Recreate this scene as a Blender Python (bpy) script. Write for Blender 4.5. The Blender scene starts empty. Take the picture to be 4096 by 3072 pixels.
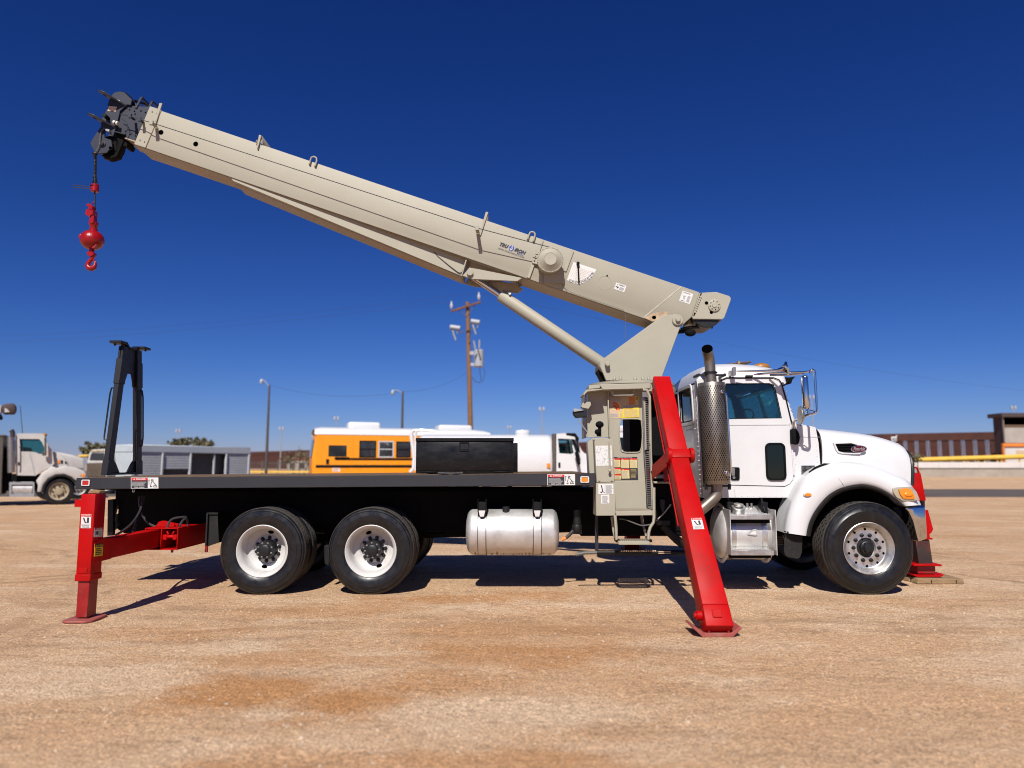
import bpy, bmesh, math, random
from mathutils import Vector, Matrix, Quaternion
from mathutils.geometry import tessellate_polygon
R = math.radians
random.seed(7)
scene = bpy.context.scene
COL = scene.collection

# ------------------------------------------------------------------ camera
CAM_D, CAM_H, PITCH, FPX = 8.8, 1.57, R(6.45), 2840.0
cd = bpy.data.cameras.new('camera')
cam = bpy.data.objects.new('camera', cd); COL.objects.link(cam)
cam.location = (0, -CAM_D, CAM_H)
cam.rotation_euler = (R(90) + PITCH, 0, 0)
cd.sensor_width = 36.0
cd.lens = FPX / 4096 * 36.0
cd.clip_start, cd.clip_end = 0.05, 3000
cd.dof.use_dof = True
cd.dof.focus_distance = 8.3
cd.dof.aperture_fstop = cd.lens / 1000 / 0.030
scene.camera = cam

# ------------------------------------------------------------------ sky and sun
SKY_R, SKY_G, SKY_B = 0.132, 0.278, 0.785
SUN_EL, SUN_AZ = R(46), R(9)
world = bpy.data.worlds.new('World'); scene.world = world
world.use_nodes = True
wn = world.node_tree; wn.nodes.clear()
w_out = wn.nodes.new('ShaderNodeOutputWorld')
w_bg = wn.nodes.new('ShaderNodeBackground')
w_sky = wn.nodes.new('ShaderNodeTexSky')
w_sky.sky_type = 'NISHITA'
w_sky.sun_disc = False
w_sky.sun_elevation = SUN_EL
w_sky.sun_rotation = R(180) + SUN_AZ
w_sky.altitude = 1100
w_sky.air_density = 1.0
w_sky.dust_density = 0.35
w_sky.ozone_density = 3.0
w_sep = wn.nodes.new('ShaderNodeSeparateColor'); w_com = wn.nodes.new('ShaderNodeCombineColor')
wn.links.new(w_sky.outputs[0], w_sep.inputs[0])
for _i, (_p, _g) in enumerate(((1.75, SKY_R), (1.41, SKY_G), (1.17, SKY_B))):      # one colour grade for the whole sky
    _a = wn.nodes.new('ShaderNodeMath'); _a.operation = 'POWER'; _a.inputs[1].default_value = _p
    _b = wn.nodes.new('ShaderNodeMath'); _b.operation = 'MULTIPLY'; _b.inputs[1].default_value = _g
    wn.links.new(w_sep.outputs[_i], _a.inputs[0]); wn.links.new(_a.outputs[0], _b.inputs[0]); wn.links.new(_b.outputs[0], w_com.inputs[_i])
wn.links.new(w_com.outputs[0], w_bg.inputs[0])
w_bg.inputs[1].default_value = 0.05
wn.links.new(w_bg.outputs[0], w_out.inputs[0])

sd = bpy.data.lights.new('sun', 'SUN')
sd.energy, sd.angle, sd.color = 4.6, R(0.53), (1.0, 0.955, 0.89)
sun = bpy.data.objects.new('sun', sd); COL.objects.link(sun)
SUN_DIR = Vector((math.sin(SUN_AZ) * math.cos(SUN_EL), math.cos(SUN_AZ) * math.cos(SUN_EL), -math.sin(SUN_EL)))
sun.rotation_euler = SUN_DIR.to_track_quat('-Z', 'Y').to_euler()
sun.location = (-10, -30, 40)

vs = scene.view_settings
scene.display_settings.display_device = 'sRGB'
vs.view_transform, vs.look, vs.gamma, vs.use_curve_mapping = 'Standard', 'None', 1.0, False
vs.exposure = 0.42
scene.cycles.max_bounces = 7
scene.cycles.transparent_max_bounces = 12
scene.cycles.use_denoising = True
scene.cycles.filter_width = 1.05

# ------------------------------------------------------------------ helpers
CP, SP = math.cos(PITCH), math.sin(PITCH)
CAMV = Vector((0, -CAM_D, CAM_H))
def ray(p):
    x, y = (p[0] - 2048) / FPX, (1536 - p[1]) / FPX
    return Vector((x, CP - y * SP, SP + y * CP))
def W(p, Y):
    """photo pixel -> point on the upright plane at distance Y behind the truck's near side"""
    r = ray(p); return CAMV + r * ((Y + CAM_D) / r.y)
def WP(p, P0, N):
    r = ray(p); return CAMV + r * ((Vector(P0) - CAMV).dot(N) / r.dot(N))
def WG(p, z=0.0):
    r = ray(p); return CAMV + r * ((z - CAM_H) / r.z)
def crop(x0, y0, s): return lambda x, y: (x0 + x / s, y0 + y / s)
cA = crop(200, 300, 1.951); cB = crop(200, 1300, 2.37); cC = crop(200, 1850, 2.37); cD = crop(800, 1900, 2.212)
cE = crop(1700, 1650, 2.37); cF = crop(2250, 1450, 1.952); cG = crop(2550, 1350, 2.37); cH = crop(2600, 1900, 2.37)
cI = crop(3050, 1550, 1.8435); cJ = crop(3400, 1600, 2.073); cK = crop(2200, 1050, 2.765); cL = crop(1750, 800, 3.0157)
cM = crop(900, 500, 2.4578); cN = crop(0, 1550, 3.3175); cO = crop(300, 1450, 2.765); cQ = crop(1150, 1600, 1.7015)
cR = crop(1700, 1150, 2.91); cS = crop(3450, 1600, 3.424); cT = crop(2350, 1500, 2.766); cU = crop(330, 340, 5.183)
cV = crop(2800, 1440, 4.424); cHB = crop(300, 600, 3.318); cX = crop(2350, 1950, 4.022); cY = crop(400, 1950, 4.424)
def WW(c, pts, Y): return [W(c(*p), Y) for p in pts]
def lerp(a, b, t): return a + (b - a) * t

# ------------------------------------------------------------------ materials
def mat(name, col, rough=0.5, metal=0.0, var=0.08, vscale=6.0, bump=0.0, bscale=60.0, dirt=None, dirt_amt=0.0,
        dirt_scale=2.5, stretch=(1, 1, 1), coat=0.0, spec=0.5, rvar=0.0, emit=0.0):
    m = bpy.data.materials.new(name); m.use_nodes = True
    nt = m.node_tree; b = nt.nodes['Principled BSDF']
    b.inputs['Roughness'].default_value = rough; b.inputs['Metallic'].default_value = metal
    b.inputs['Specular IOR Level'].default_value = spec
    b.inputs['Coat Weight'].default_value = coat; b.inputs['Coat Roughness'].default_value = 0.06
    tc = nt.nodes.new('ShaderNodeNewGeometry')
    mp = nt.nodes.new('ShaderNodeMapping'); mp.inputs['Scale'].default_value = stretch
    nt.links.new(tc.outputs['Position'], mp.inputs[0])
    n = nt.nodes.new('ShaderNodeTexNoise'); n.inputs['Scale'].default_value = vscale
    n.inputs['Detail'].default_value = 7; n.inputs['Roughness'].default_value = 0.62
    nt.links.new(mp.outputs[0], n.inputs['Vector'])
    mr = nt.nodes.new('ShaderNodeMapRange')
    mr.inputs['From Min'].default_value = 0.3; mr.inputs['From Max'].default_value = 0.7
    mr.inputs['To Min'].default_value = 1 - var; mr.inputs['To Max'].default_value = 1 + var
    nt.links.new(n.outputs[0], mr.inputs[0])
    mul = nt.nodes.new('ShaderNodeMix'); mul.data_type = 'RGBA'; mul.blend_type = 'MULTIPLY'
    mul.inputs[0].default_value = 1.0
    mul.inputs[6].default_value = (*col, 1)
    nt.links.new(mr.outputs[0], mul.inputs[7])
    out = mul.outputs[2]
    if dirt:
        n2 = nt.nodes.new('ShaderNodeTexNoise'); n2.inputs['Scale'].default_value = dirt_scale
        n2.inputs['Detail'].default_value = 9; n2.inputs['Roughness'].default_value = 0.7
        nt.links.new(mp.outputs[0], n2.inputs['Vector'])
        r2 = nt.nodes.new('ShaderNodeMapRange')
        r2.inputs['From Min'].default_value = 0.5; r2.inputs['From Max'].default_value = 0.72
        r2.inputs['To Max'].default_value = dirt_amt
        nt.links.new(n2.outputs[0], r2.inputs[0])
        mx = nt.nodes.new('ShaderNodeMix'); mx.data_type = 'RGBA'
        nt.links.new(r2.outputs[0], mx.inputs[0]); nt.links.new(out, mx.inputs[6])
        mx.inputs[7].default_value = (*dirt, 1); out = mx.outputs[2]
    nt.links.new(out, b.inputs['Base Color'])
    if rvar:
        rr = nt.nodes.new('ShaderNodeMapRange')
        rr.inputs['From Min'].default_value = 0.3; rr.inputs['From Max'].default_value = 0.7
        rr.inputs['To Min'].default_value = max(0.02, rough - rvar); rr.inputs['To Max'].default_value = min(1, rough + rvar)
        nt.links.new(n.outputs[0], rr.inputs[0]); nt.links.new(rr.outputs[0], b.inputs['Roughness'])
    if bump:
        n3 = nt.nodes.new('ShaderNodeTexNoise'); n3.inputs['Scale'].default_value = bscale
        n3.inputs['Detail'].default_value = 4
        nt.links.new(mp.outputs[0], n3.inputs['Vector'])
        bp = nt.nodes.new('ShaderNodeBump'); bp.inputs['Strength'].default_value = bump; bp.inputs['Distance'].default_value = 0.02
        nt.links.new(n3.outputs[0], bp.inputs['Height']); nt.links.new(bp.outputs[0], b.inputs['Normal'])
    if emit:
        b.inputs['Emission Color'].default_value = (*col, 1); b.inputs['Emission Strength'].default_value = emit
    return m
def glass(name, tint, gloss=0.09, rough=0.03):
    m = bpy.data.materials.new(name); m.use_nodes = True
    nt = m.node_tree; nt.nodes.clear()
    o = nt.nodes.new('ShaderNodeOutputMaterial'); t = nt.nodes.new('ShaderNodeBsdfTransparent')
    g = nt.nodes.new('ShaderNodeBsdfGlossy'); mx = nt.nodes.new('ShaderNodeMixShader')
    fr = nt.nodes.new('ShaderNodeLayerWeight'); fr.inputs[0].default_value = 0.25
    mr = nt.nodes.new('ShaderNodeMapRange'); mr.inputs['To Min'].default_value = gloss; mr.inputs['To Max'].default_value = 0.7
    t.inputs[0].default_value = (*tint, 1); g.inputs['Roughness'].default_value = rough
    nt.links.new(fr.outputs['Facing'], mr.inputs[0]); nt.links.new(mr.outputs[0], mx.inputs[0])
    nt.links.new(t.outputs[0], mx.inputs[1]); nt.links.new(g.outputs[0], mx.inputs[2]); nt.links.new(mx.outputs[0], o.inputs[0])
    return m
M = {}
M['cream'] = mat('cream_paint', (0.325, 0.303, 0.235), 0.6, var=0.035, vscale=2.2, bump=0.05, bscale=180, dirt=(0.27, 0.235, 0.17), dirt_amt=0.14, dirt_scale=1.3)
M['cream_worn'] = mat('cream_paint_underside', (0.30, 0.26, 0.19), 0.5, var=0.12, vscale=3, dirt=(0.30, 0.17, 0.06), dirt_amt=0.8, dirt_scale=1.1, stretch=(0.5, 1, 1))
M['navy'] = mat('dark_blue_grey_paint', (0.0095, 0.0125, 0.027), 0.5, var=0.12, vscale=5, bump=0.04, bscale=150)
M['slate'] = mat('slate_deck_paint', (0.0145, 0.0145, 0.0195), 0.55, var=0.07, vscale=4, bump=0.06, bscale=140, dirt=(0.035, 0.032, 0.03), dirt_amt=0.2)
M['red'] = mat('red_paint', (0.385, 0.001, 0.0015), 0.5, var=0.09, vscale=5, bump=0.03, bscale=90, dirt=(0.20, 0.008, 0.006), dirt_amt=0.5, dirt_scale=2.6, spec=0.16, rvar=0.06)
M['red_gloss'] = mat('glossy_red_casting', (0.27, 0.003, 0.005), 0.3, var=0.15, vscale=14, bump=0.15, bscale=60, spec=0.45)
M['red_dull'] = mat('worn_red_paint', (0.25, 0.006, 0.006), 0.42, var=0.15, vscale=9, dirt=(0.20, 0.07, 0.05), dirt_amt=0.7, dirt_scale=4)
M['red_dust'] = mat('dusty_red_plate', (0.27, 0.055, 0.045), 0.7, var=0.15, vscale=14, dirt=(0.28, 0.16, 0.11), dirt_amt=0.7, dirt_scale=5)
M['white'] = mat('white_paint', (0.595, 0.595, 0.60), 0.3, var=0.015, vscale=3, coat=0.25, dirt=(0.50, 0.485, 0.46), dirt_amt=0.3, dirt_scale=1.6)
M['white_dull'] = mat('aged_white_paint', (0.47, 0.45, 0.425), 0.5, var=0.05, vscale=2.5, dirt=(0.30, 0.26, 0.22), dirt_amt=0.5, dirt_scale=1.2)
M['black'] = mat('black_paint', (0.0035, 0.0035, 0.004), 0.45, var=0.2, vscale=8, dirt=(0.012, 0.011, 0.01), dirt_amt=0.5, dirt_scale=3, spec=0.3)
M['box_black'] = mat('toolbox_black_paint', (0.0045, 0.0045, 0.005), 0.36, var=0.15, vscale=5, spec=0.3, dirt=(0.022, 0.022, 0.023), dirt_amt=0.5, dirt_scale=6, stretch=(1, 1, 2.5), rvar=0.1)
M['matt_black'] = mat('matt_black', (0.0025, 0.0025, 0.003), 0.8, var=0.15, spec=0.15)
M['void'] = mat('opening_black', (0.0012, 0.0012, 0.0012), 0.95, var=0.0, spec=0.0)
M['rubber'] = mat('tyre_rubber', (0.0062, 0.0063, 0.0075), 0.36, var=0.25, vscale=12, dirt=(0.03, 0.025, 0.02), dirt_amt=0.45, dirt_scale=7, rvar=0.12, spec=0.45)
M['tread'] = mat('dusty_tread_rubber', (0.045, 0.038, 0.032), 0.85, var=0.3, vscale=25, bump=0.5, bscale=120)
M['hose'] = mat('rubber_hose', (0.03, 0.03, 0.032), 0.5, var=0.2)
M['mudflap'] = mat('rubber_flap', (0.011, 0.0105, 0.0105), 0.65, var=0.3, vscale=12, spec=0.3, dirt=(0.05, 0.042, 0.034), dirt_amt=0.3)
M['rim_white'] = mat('white_wheel_paint', (0.52, 0.51, 0.49), 0.38, var=0.05, vscale=9, dirt=(0.34, 0.29, 0.25), dirt_amt=0.4, dirt_scale=6)
M['rim_aged'] = mat('yellowed_wheel_paint', (0.33, 0.27, 0.18), 0.5, var=0.15, vscale=5, dirt=(0.14, 0.10, 0.07), dirt_amt=0.6, dirt_scale=4)
M['alum'] = mat('brushed_aluminium', (0.60, 0.59, 0.57), 0.42, metal=0.95, var=0.1, vscale=7, dirt=(0.33, 0.29, 0.25), dirt_amt=0.55, dirt_scale=3.0, rvar=0.1)
M['tank'] = mat('weathered_aluminium_tank', (0.60, 0.59, 0.575), 0.5, metal=0.65, var=0.10, vscale=5, dirt=(0.36, 0.32, 0.28), dirt_amt=0.6, dirt_scale=3.2, rvar=0.08)
M['rust_dirt'] = mat('rusty_dirt_stain', (0.20, 0.115, 0.06), 0.8, var=0.4, vscale=20)
M['chrome'] = mat('chrome', (0.62, 0.62, 0.63), 0.09, metal=1.0, var=0.03)
M['steel_hub'] = mat('black_hub_steel', (0.013, 0.0135, 0.015), 0.45, metal=0.3, var=0.3, vscale=20)
M['steel'] = mat('bare_steel', (0.33, 0.32, 0.31), 0.42, metal=0.9, var=0.2, vscale=15)
M['exhaust'] = mat('heat_stained_steel', (0.25, 0.22, 0.185), 0.40, metal=0.85, var=0.3, vscale=6, dirt=(0.13, 0.09, 0.06), dirt_amt=0.7, dirt_scale=3, stretch=(1, 1, 0.4))
M['wood'] = mat('weathered_timber', (0.27, 0.175, 0.09), 0.85, var=0.35, vscale=5, bump=0.5, bscale=30, stretch=(1, 6, 8))
M['wood2'] = mat('weathered_timber_brown', (0.11, 0.066, 0.036), 0.85, var=0.35, vscale=6, bump=0.4, bscale=30, stretch=(0.6, 6, 8))
M['amber'] = mat('amber_lens', (0.78, 0.22, 0.012), 0.22, var=0.12, vscale=30, coat=0.6)
M['red_lens'] = mat('red_lens', (0.42, 0.008, 0.012), 0.2, var=0.2, vscale=60, coat=0.6)
M['lens_clear'] = mat('yellowed_clear_lens', (0.52, 0.47, 0.34), 0.15, metal=0.4, var=0.15, vscale=14, coat=0.8)
M['decal_white'] = mat('decal_white', (0.60, 0.595, 0.575), 0.45, var=0.05, vscale=30)
M['decal_black'] = mat('decal_black', (0.025, 0.025, 0.03), 0.45, var=0.1)
M['decal_red'] = mat('decal_red', (0.55, 0.02, 0.015), 0.45, var=0.05)
M['decal_yellow'] = mat('decal_yellow', (0.72, 0.50, 0.02), 0.45, var=0.08, vscale=40)
M['decal_tan'] = mat('decal_tan', (0.60, 0.47, 0.19), 0.5, var=0.1, vscale=60)
M['decal_cream'] = mat('decal_faded', (0.52, 0.38, 0.26), 0.5, var=0.15, vscale=50)
M['decal_orange'] = mat('decal_orange', (0.62, 0.20, 0.04), 0.5, var=0.15, vscale=50)
M['decal_grey'] = mat('decal_grey_print', (0.34, 0.34, 0.34), 0.5, var=0.1)
M['blue'] = mat('logo_blue', (0.012, 0.035, 0.30), 0.4, var=0.05)
M['maroon'] = mat('emblem_maroon', (0.075, 0.003, 0.012), 0.3, var=0.08)
M['grime'] = mat('oily_grimy_steel', (0.030, 0.020, 0.017), 0.5, var=0.3, vscale=8, dirt=(0.16, 0.012, 0.01), dirt_amt=0.7, dirt_scale=3)
M['cable'] = mat('grey_cable', (0.10, 0.095, 0.085), 0.6, var=0.4, vscale=60)
M['glass_cab'] = glass('cab_glass', (0.50, 0.74, 0.73), 0.04)
M['glass_dark'] = mat('dark_glass', (0.004, 0.010, 0.011), 0.06, var=0.05, spec=0.35)
M['rest_black'] = mat('boom_rest_paint', (0.0065, 0.0072, 0.010), 0.5, var=0.15, vscale=5, bump=0.04, bscale=150, spec=0.35)
M['amber_old'] = mat('faded_amber_lens', (0.30, 0.13, 0.02), 0.4, var=0.2, vscale=20)
M['glass_bus'] = mat('bus_glass', (0.02, 0.022, 0.025), 0.06, var=0.2, vscale=3, spec=0.9)
M['seat'] = mat('dark_cab_lining', (0.012, 0.014, 0.018), 0.8, var=0.2)
M['burnt'] = mat('burnt_paint', (0.40, 0.29, 0.18), 0.7, var=0.35, vscale=22, dirt=(0.10, 0.075, 0.06), dirt_amt=0.8, dirt_scale=9)
M['weld'] = mat('weld_line', (0.42, 0.40, 0.33), 0.5, var=0.2)
M['yellow_bus'] = mat('bus_yellow_paint', (0.76, 0.262, 0.005), 0.4, var=0.05, vscale=3, coat=0.2)
M['yellow_pipe'] = mat('yellow_pipe_paint', (0.66, 0.40, 0.05), 0.55, var=0.1, vscale=2)
M['orange'] = mat('orange_trim_paint', (0.72, 0.20, 0.03), 0.6, var=0.06)
M['grey_panel'] = mat('grey_shutter', (0.43, 0.435, 0.45), 0.5, var=0.08, vscale=2.5)
M['silver_panel'] = mat('silver_panel', (0.46, 0.50, 0.52), 0.42, metal=0.15, var=0.07, vscale=2)
M['pole_wood'] = mat('pole_timber', (0.20, 0.098, 0.042), 0.85, var=0.35, vscale=4, bump=0.4, bscale=20, stretch=(8, 8, 0.6))
M['crossarm'] = mat('crossarm_timber', (0.15, 0.06, 0.03), 0.85, var=0.25, vscale=5)
M['porcelain'] = mat('grey_porcelain', (0.33, 0.34, 0.37), 0.45, var=0.05)
M['grey_metal'] = mat('galvanised_metal', (0.30, 0.31, 0.32), 0.55, metal=0.3, var=0.12)
M['dark_metal'] = mat('dark_pole_metal', (0.085, 0.07, 0.06), 0.6, metal=0.2, var=0.2)
M['rust'] = mat('rusty_wall_steel', (0.058, 0.0155, 0.009), 0.85, var=0.25, vscale=1.2, dirt=(0.04, 0.014, 0.01), dirt_amt=0.6, dirt_scale=0.4)
M['block'] = mat('grey_block_wall', (0.31, 0.27, 0.22), 0.85, var=0.12, vscale=0.8, dirt=(0.22, 0.18, 0.14), dirt_amt=0.5, dirt_scale=0.5)
M['siding'] = mat('grey_siding', (0.36, 0.32, 0.28), 0.8, var=0.12, vscale=1.0)
M['roof_dark'] = mat('dark_roof_fascia', (0.055, 0.035, 0.033), 0.7, var=0.15)
M['wall_white'] = mat('whitewashed_wall', (0.56, 0.525, 0.49), 0.8, var=0.08, vscale=0.6, dirt=(0.50, 0.45, 0.39), dirt_amt=0.5, dirt_scale=0.5)
M['asphalt'] = mat('asphalt', (0.082, 0.064, 0.055), 0.9, var=0.15, vscale=0.5, bump=0.2, bscale=20, dirt=(0.16, 0.115, 0.08), dirt_amt=0.6, dirt_scale=0.3)
M['foliage'] = mat('olive_foliage', (0.12, 0.11, 0.055), 0.8, var=0.45, vscale=1.5)
M['foliage2'] = mat('dry_foliage', (0.13, 0.095, 0.055), 0.8, var=0.45, vscale=1.5)
M['bark'] = mat('bark', (0.09, 0.065, 0.045), 0.9, var=0.3, vscale=5)
M['wire'] = mat('wire', (0.03, 0.03, 0.035), 0.6, var=0)

# ------------------------------------------------------------------ mesh builder
FONT_CACHE = {}
def text_mesh(s, bold=0.0, shear=0.0):
    k = (s, bold, shear)
    if k not in FONT_CACHE:
        cu = bpy.data.curves.new('lettering', 'FONT'); cu.body = s; cu.resolution_u = 2
        cu.offset = bold; cu.shear = shear
        o = bpy.data.objects.new('lettering', cu)
        me = bpy.data.meshes.new_from_object(o)
        vs_ = [v.co.copy() for v in me.vertices]; fs = [tuple(p.vertices) for p in me.polygons]
        bpy.data.objects.remove(o); bpy.data.meshes.remove(me); bpy.data.curves.remove(cu)
        FONT_CACHE[k] = (vs_, fs)
    return FONT_CACHE[k]

class MB:
    def __init__(s): s.v, s.f, s.m, s.open = [], [], [], set()
    def add(s, vs, fs, mi=0):
        b = len(s.v); s.v += [Vector(v) for v in vs]
        for f in fs: s.f.append([b + i for i in f]); s.m.append(mi)
        return s
    def prism(s, pts, vec, mi=0):
        pts = [Vector(p) for p in pts]; vec = Vector(vec); n = len(pts)
        fs = [list(range(n)), list(range(2 * n - 1, n - 1, -1))] + [[i, i + n, (i + 1) % n + n, (i + 1) % n] for i in range(n)]
        return s.add(pts + [p + vec for p in pts], fs, mi)
    def quad(s, a, b, c, d, mi=0): return s.add([a, b, c, d], [[0, 1, 2, 3]], mi)
    def box(s, x0, x1, y0, y1, z0, z1, mi=0):
        return s.prism([(x0, y0, z0), (x1, y0, z0), (x1, y0, z1), (x0, y0, z1)], (0, y1 - y0, 0), mi)
    def beam(s, a, b, w, h, up=(0, 0, 1), mi=0, w2=None, h2=None):
        a, b = Vector(a), Vector(b); d = (b - a).normalized(); up = Vector(up)
        x = d.cross(up)
        if x.length < 1e-4: x = d.cross(Vector((1, 0, 0)))
        x.normalize(); y = x.cross(d)
        w2, h2 = w2 or w, h2 or h
        A = [a + x * sx * w / 2 + y * sy * h / 2 for sx, sy in ((-1, -1), (1, -1), (1, 1), (-1, 1))]
        B = [b + x * sx * w2 / 2 + y * sy * h2 / 2 for sx, sy in ((-1, -1), (1, -1), (1, 1), (-1, 1))]
        return s.add(A + B, [[3, 2, 1, 0], [4, 5, 6, 7]] + [[i, (i + 1) % 4, (i + 1) % 4 + 4, i + 4] for i in range(4)], mi)
    def tube(s, path, r, n=8, mi=0, caps=True):
        P = [Vector(p) for p in path]; k = len(P)
        rs = list(r) if isinstance(r, (list, tuple)) else [r] * k
        t0 = (P[1] - P[0]).normalized()
        nrm = t0.orthogonal().normalized(); vs_ = []
        for i in range(k):
            t = ((P[i + 1] - P[i]).normalized() if i < k - 1 else Vector()) + ((P[i] - P[i - 1]).normalized() if i else Vector())
            t.normalize(); nrm = (nrm - t * nrm.dot(t)).normalized(); bn = t.cross(nrm)
            vs_ += [P[i] + (nrm * math.cos(2 * math.pi * j / n) + bn * math.sin(2 * math.pi * j / n)) * rs[i] for j in range(n)]
        fs = [[i * n + j, i * n + (j + 1) % n, (i + 1) * n + (j + 1) % n, (i + 1) * n + j] for i in range(k - 1) for j in range(n)]
        if caps: fs += [list(range(n - 1, -1, -1)), [(k - 1) * n + j for j in range(n)]]
        return s.add(vs_, fs, mi)
    def lathe(s, prof, o, ax, n=32, mi=0, capA=False, capB=False, mis=None):
        """prof: (radius, distance along the axis)"""
        o, ax = Vector(o), Vector(ax).normalized(); u = ax.orthogonal().normalized(); w = ax.cross(u)
        k = len(prof); b = len(s.v)
        s.v += [o + ax * t + (u * math.cos(2 * math.pi * j / n) + w * math.sin(2 * math.pi * j / n)) * r for r, t in prof for j in range(n)]
        for i in range(k - 1):
            for j in range(n):
                s.f.append([b + i * n + j, b + i * n + (j + 1) % n, b + (i + 1) * n + (j + 1) % n, b + (i + 1) * n + j])
                s.m.append(mis[i] if mis else mi)
        if capA: s.f.append([b + j for j in range(n)]); s.m.append(mis[0] if mis else mi)
        if capB: s.f.append([b + (k - 1) * n + j for j in range(n)]); s.m.append(mis[-1] if mis else mi)
        return s
    def cyl(s, a, b, r, n=16, mi=0, r2=None):
        a, b = Vector(a), Vector(b)
        return s.lathe([(r, 0), (r if r2 is None else r2, (b - a).length)], a, b - a, n, mi, True, True)
    def ball(s, c, r, sc=(1, 1, 1), n=16, k=9, mi=0):
        c = Vector(c); vs_ = []
        for i in range(k + 1):
            a = math.pi * i / k
            for j in range(n):
                q = 2 * math.pi * j / n
                vs_.append(c + Vector((r * sc[0] * math.sin(a) * math.cos(q), r * sc[1] * math.sin(a) * math.sin(q), r * sc[2] * math.cos(a))))
        return s.add(vs_, [[i * n + j, (i + 1) * n + j, (i + 1) * n + (j + 1) % n, i * n + (j + 1) % n] for i in range(k) for j in range(n)], mi)
    def grid(s, rows, mi=0, closed=False):
        n = len(rows[0]); vs_ = [p for r in rows for p in r]
        fs = [[i * n + j, i * n + (j + 1) % n, (i + 1) * n + (j + 1) % n, (i + 1) * n + j] for i in range(len(rows) - 1) for j in range(n if closed else n - 1)]
        return s.add(vs_, fs, mi)
    def plate(s, outer, holes, vec, mi=0):
        """a sheet with openings; vec gives its thickness"""
        loops = [[Vector(p) for p in outer]] + [[Vector(p) for p in h] for h in holes]
        vec = Vector(vec); flat = [p for l in loops for p in l]; n = len(flat)
        tri = tessellate_polygon(loops)
        fs = [list(t) for t in tri] + [[i + n for i in reversed(t)] for t in tri]
        b = 0
        for l in loops:
            k = len(l); fs += [[b + i, b + i + n, b + (i + 1) % k + n, b + (i + 1) % k] for i in range(k)]; b += k
        return s.add(flat + [p + vec for p in flat], fs, mi)
    def build(s, name, mats, parent=None, bevel=0.0, seg=1, sharp=38, smooth=True, xf=None, kind=None, recalc=True, weld=True):
        if not isinstance(mats, (list, tuple)): mats = [mats]
        vs_ = [xf @ v for v in s.v] if xf is not None else s.v
        c = Vector((0, 0, 0))
        if vs_:
            lo = Vector(min(v[i] for v in vs_) for i in range(3)); hi = Vector(max(v[i] for v in vs_) for i in range(3)); c = (lo + hi) / 2
        me = bpy.data.meshes.new(name)
        me.from_pydata([v - c for v in vs_], [], s.f)
        for mm in mats: me.materials.append(M[mm] if isinstance(mm, str) else mm)
        me.polygons.foreach_set('material_index', s.m)
        bm = bmesh.new(); bm.from_mesh(me)
        if weld: bmesh.ops.remove_doubles(bm, verts=bm.verts, dist=1e-5)
        if recalc: bmesh.ops.recalc_face_normals(bm, faces=bm.faces)
        if bevel:
            ed = [e for e in bm.edges if len(e.link_faces) == 2 and e.calc_face_angle(0) > R(28)]
            bmesh.ops.bevel(bm, geom=ed, offset=bevel, offset_type='OFFSET', segments=seg, profile=0.5, affect='EDGES', clamp_overlap=True)
        if smooth:
            for f in bm.faces: f.smooth = True
            for e in bm.edges:
                if len(e.link_faces) != 2 or e.calc_face_angle(0) > R(sharp): e.smooth = False
        bm.to_mesh(me); bm.free()
        o = bpy.data.objects.new(name, me); COL.objects.link(o)
        o.location = c
        if parent is not None: attach(o, parent)
        if kind: o['kind'] = kind
        return o
WLOC = {}
def attach(o, parent):
    o.parent = parent
    pl, p = Vector((0, 0, 0)), parent
    if 'wx' in p: pl = Vector(p['wx'])
    o.matrix_parent_inverse = Matrix.Translation(-pl)
    return o
_build = MB.build
def _build2(self, *a, **k):
    o = _build(self, *a, **k); o['wx'] = tuple(o.location); return o
MB.build = _build2
def thing(name, label, cat, loc=(0, 0, 0), group=None):
    o = bpy.data.objects.new(name, None); COL.objects.link(o); o.empty_display_size = 0.2
    o.location = loc; o['wx'] = tuple(loc)
    return tag(o, label, cat, group)
def tag(o, label, cat, group=None, kind=None):
    o['label'] = label; o['category'] = cat
    if group: o['group'] = group
    if kind: o['kind'] = kind
    return o
def struct(o): o['kind'] = 'structure'; return o

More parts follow.
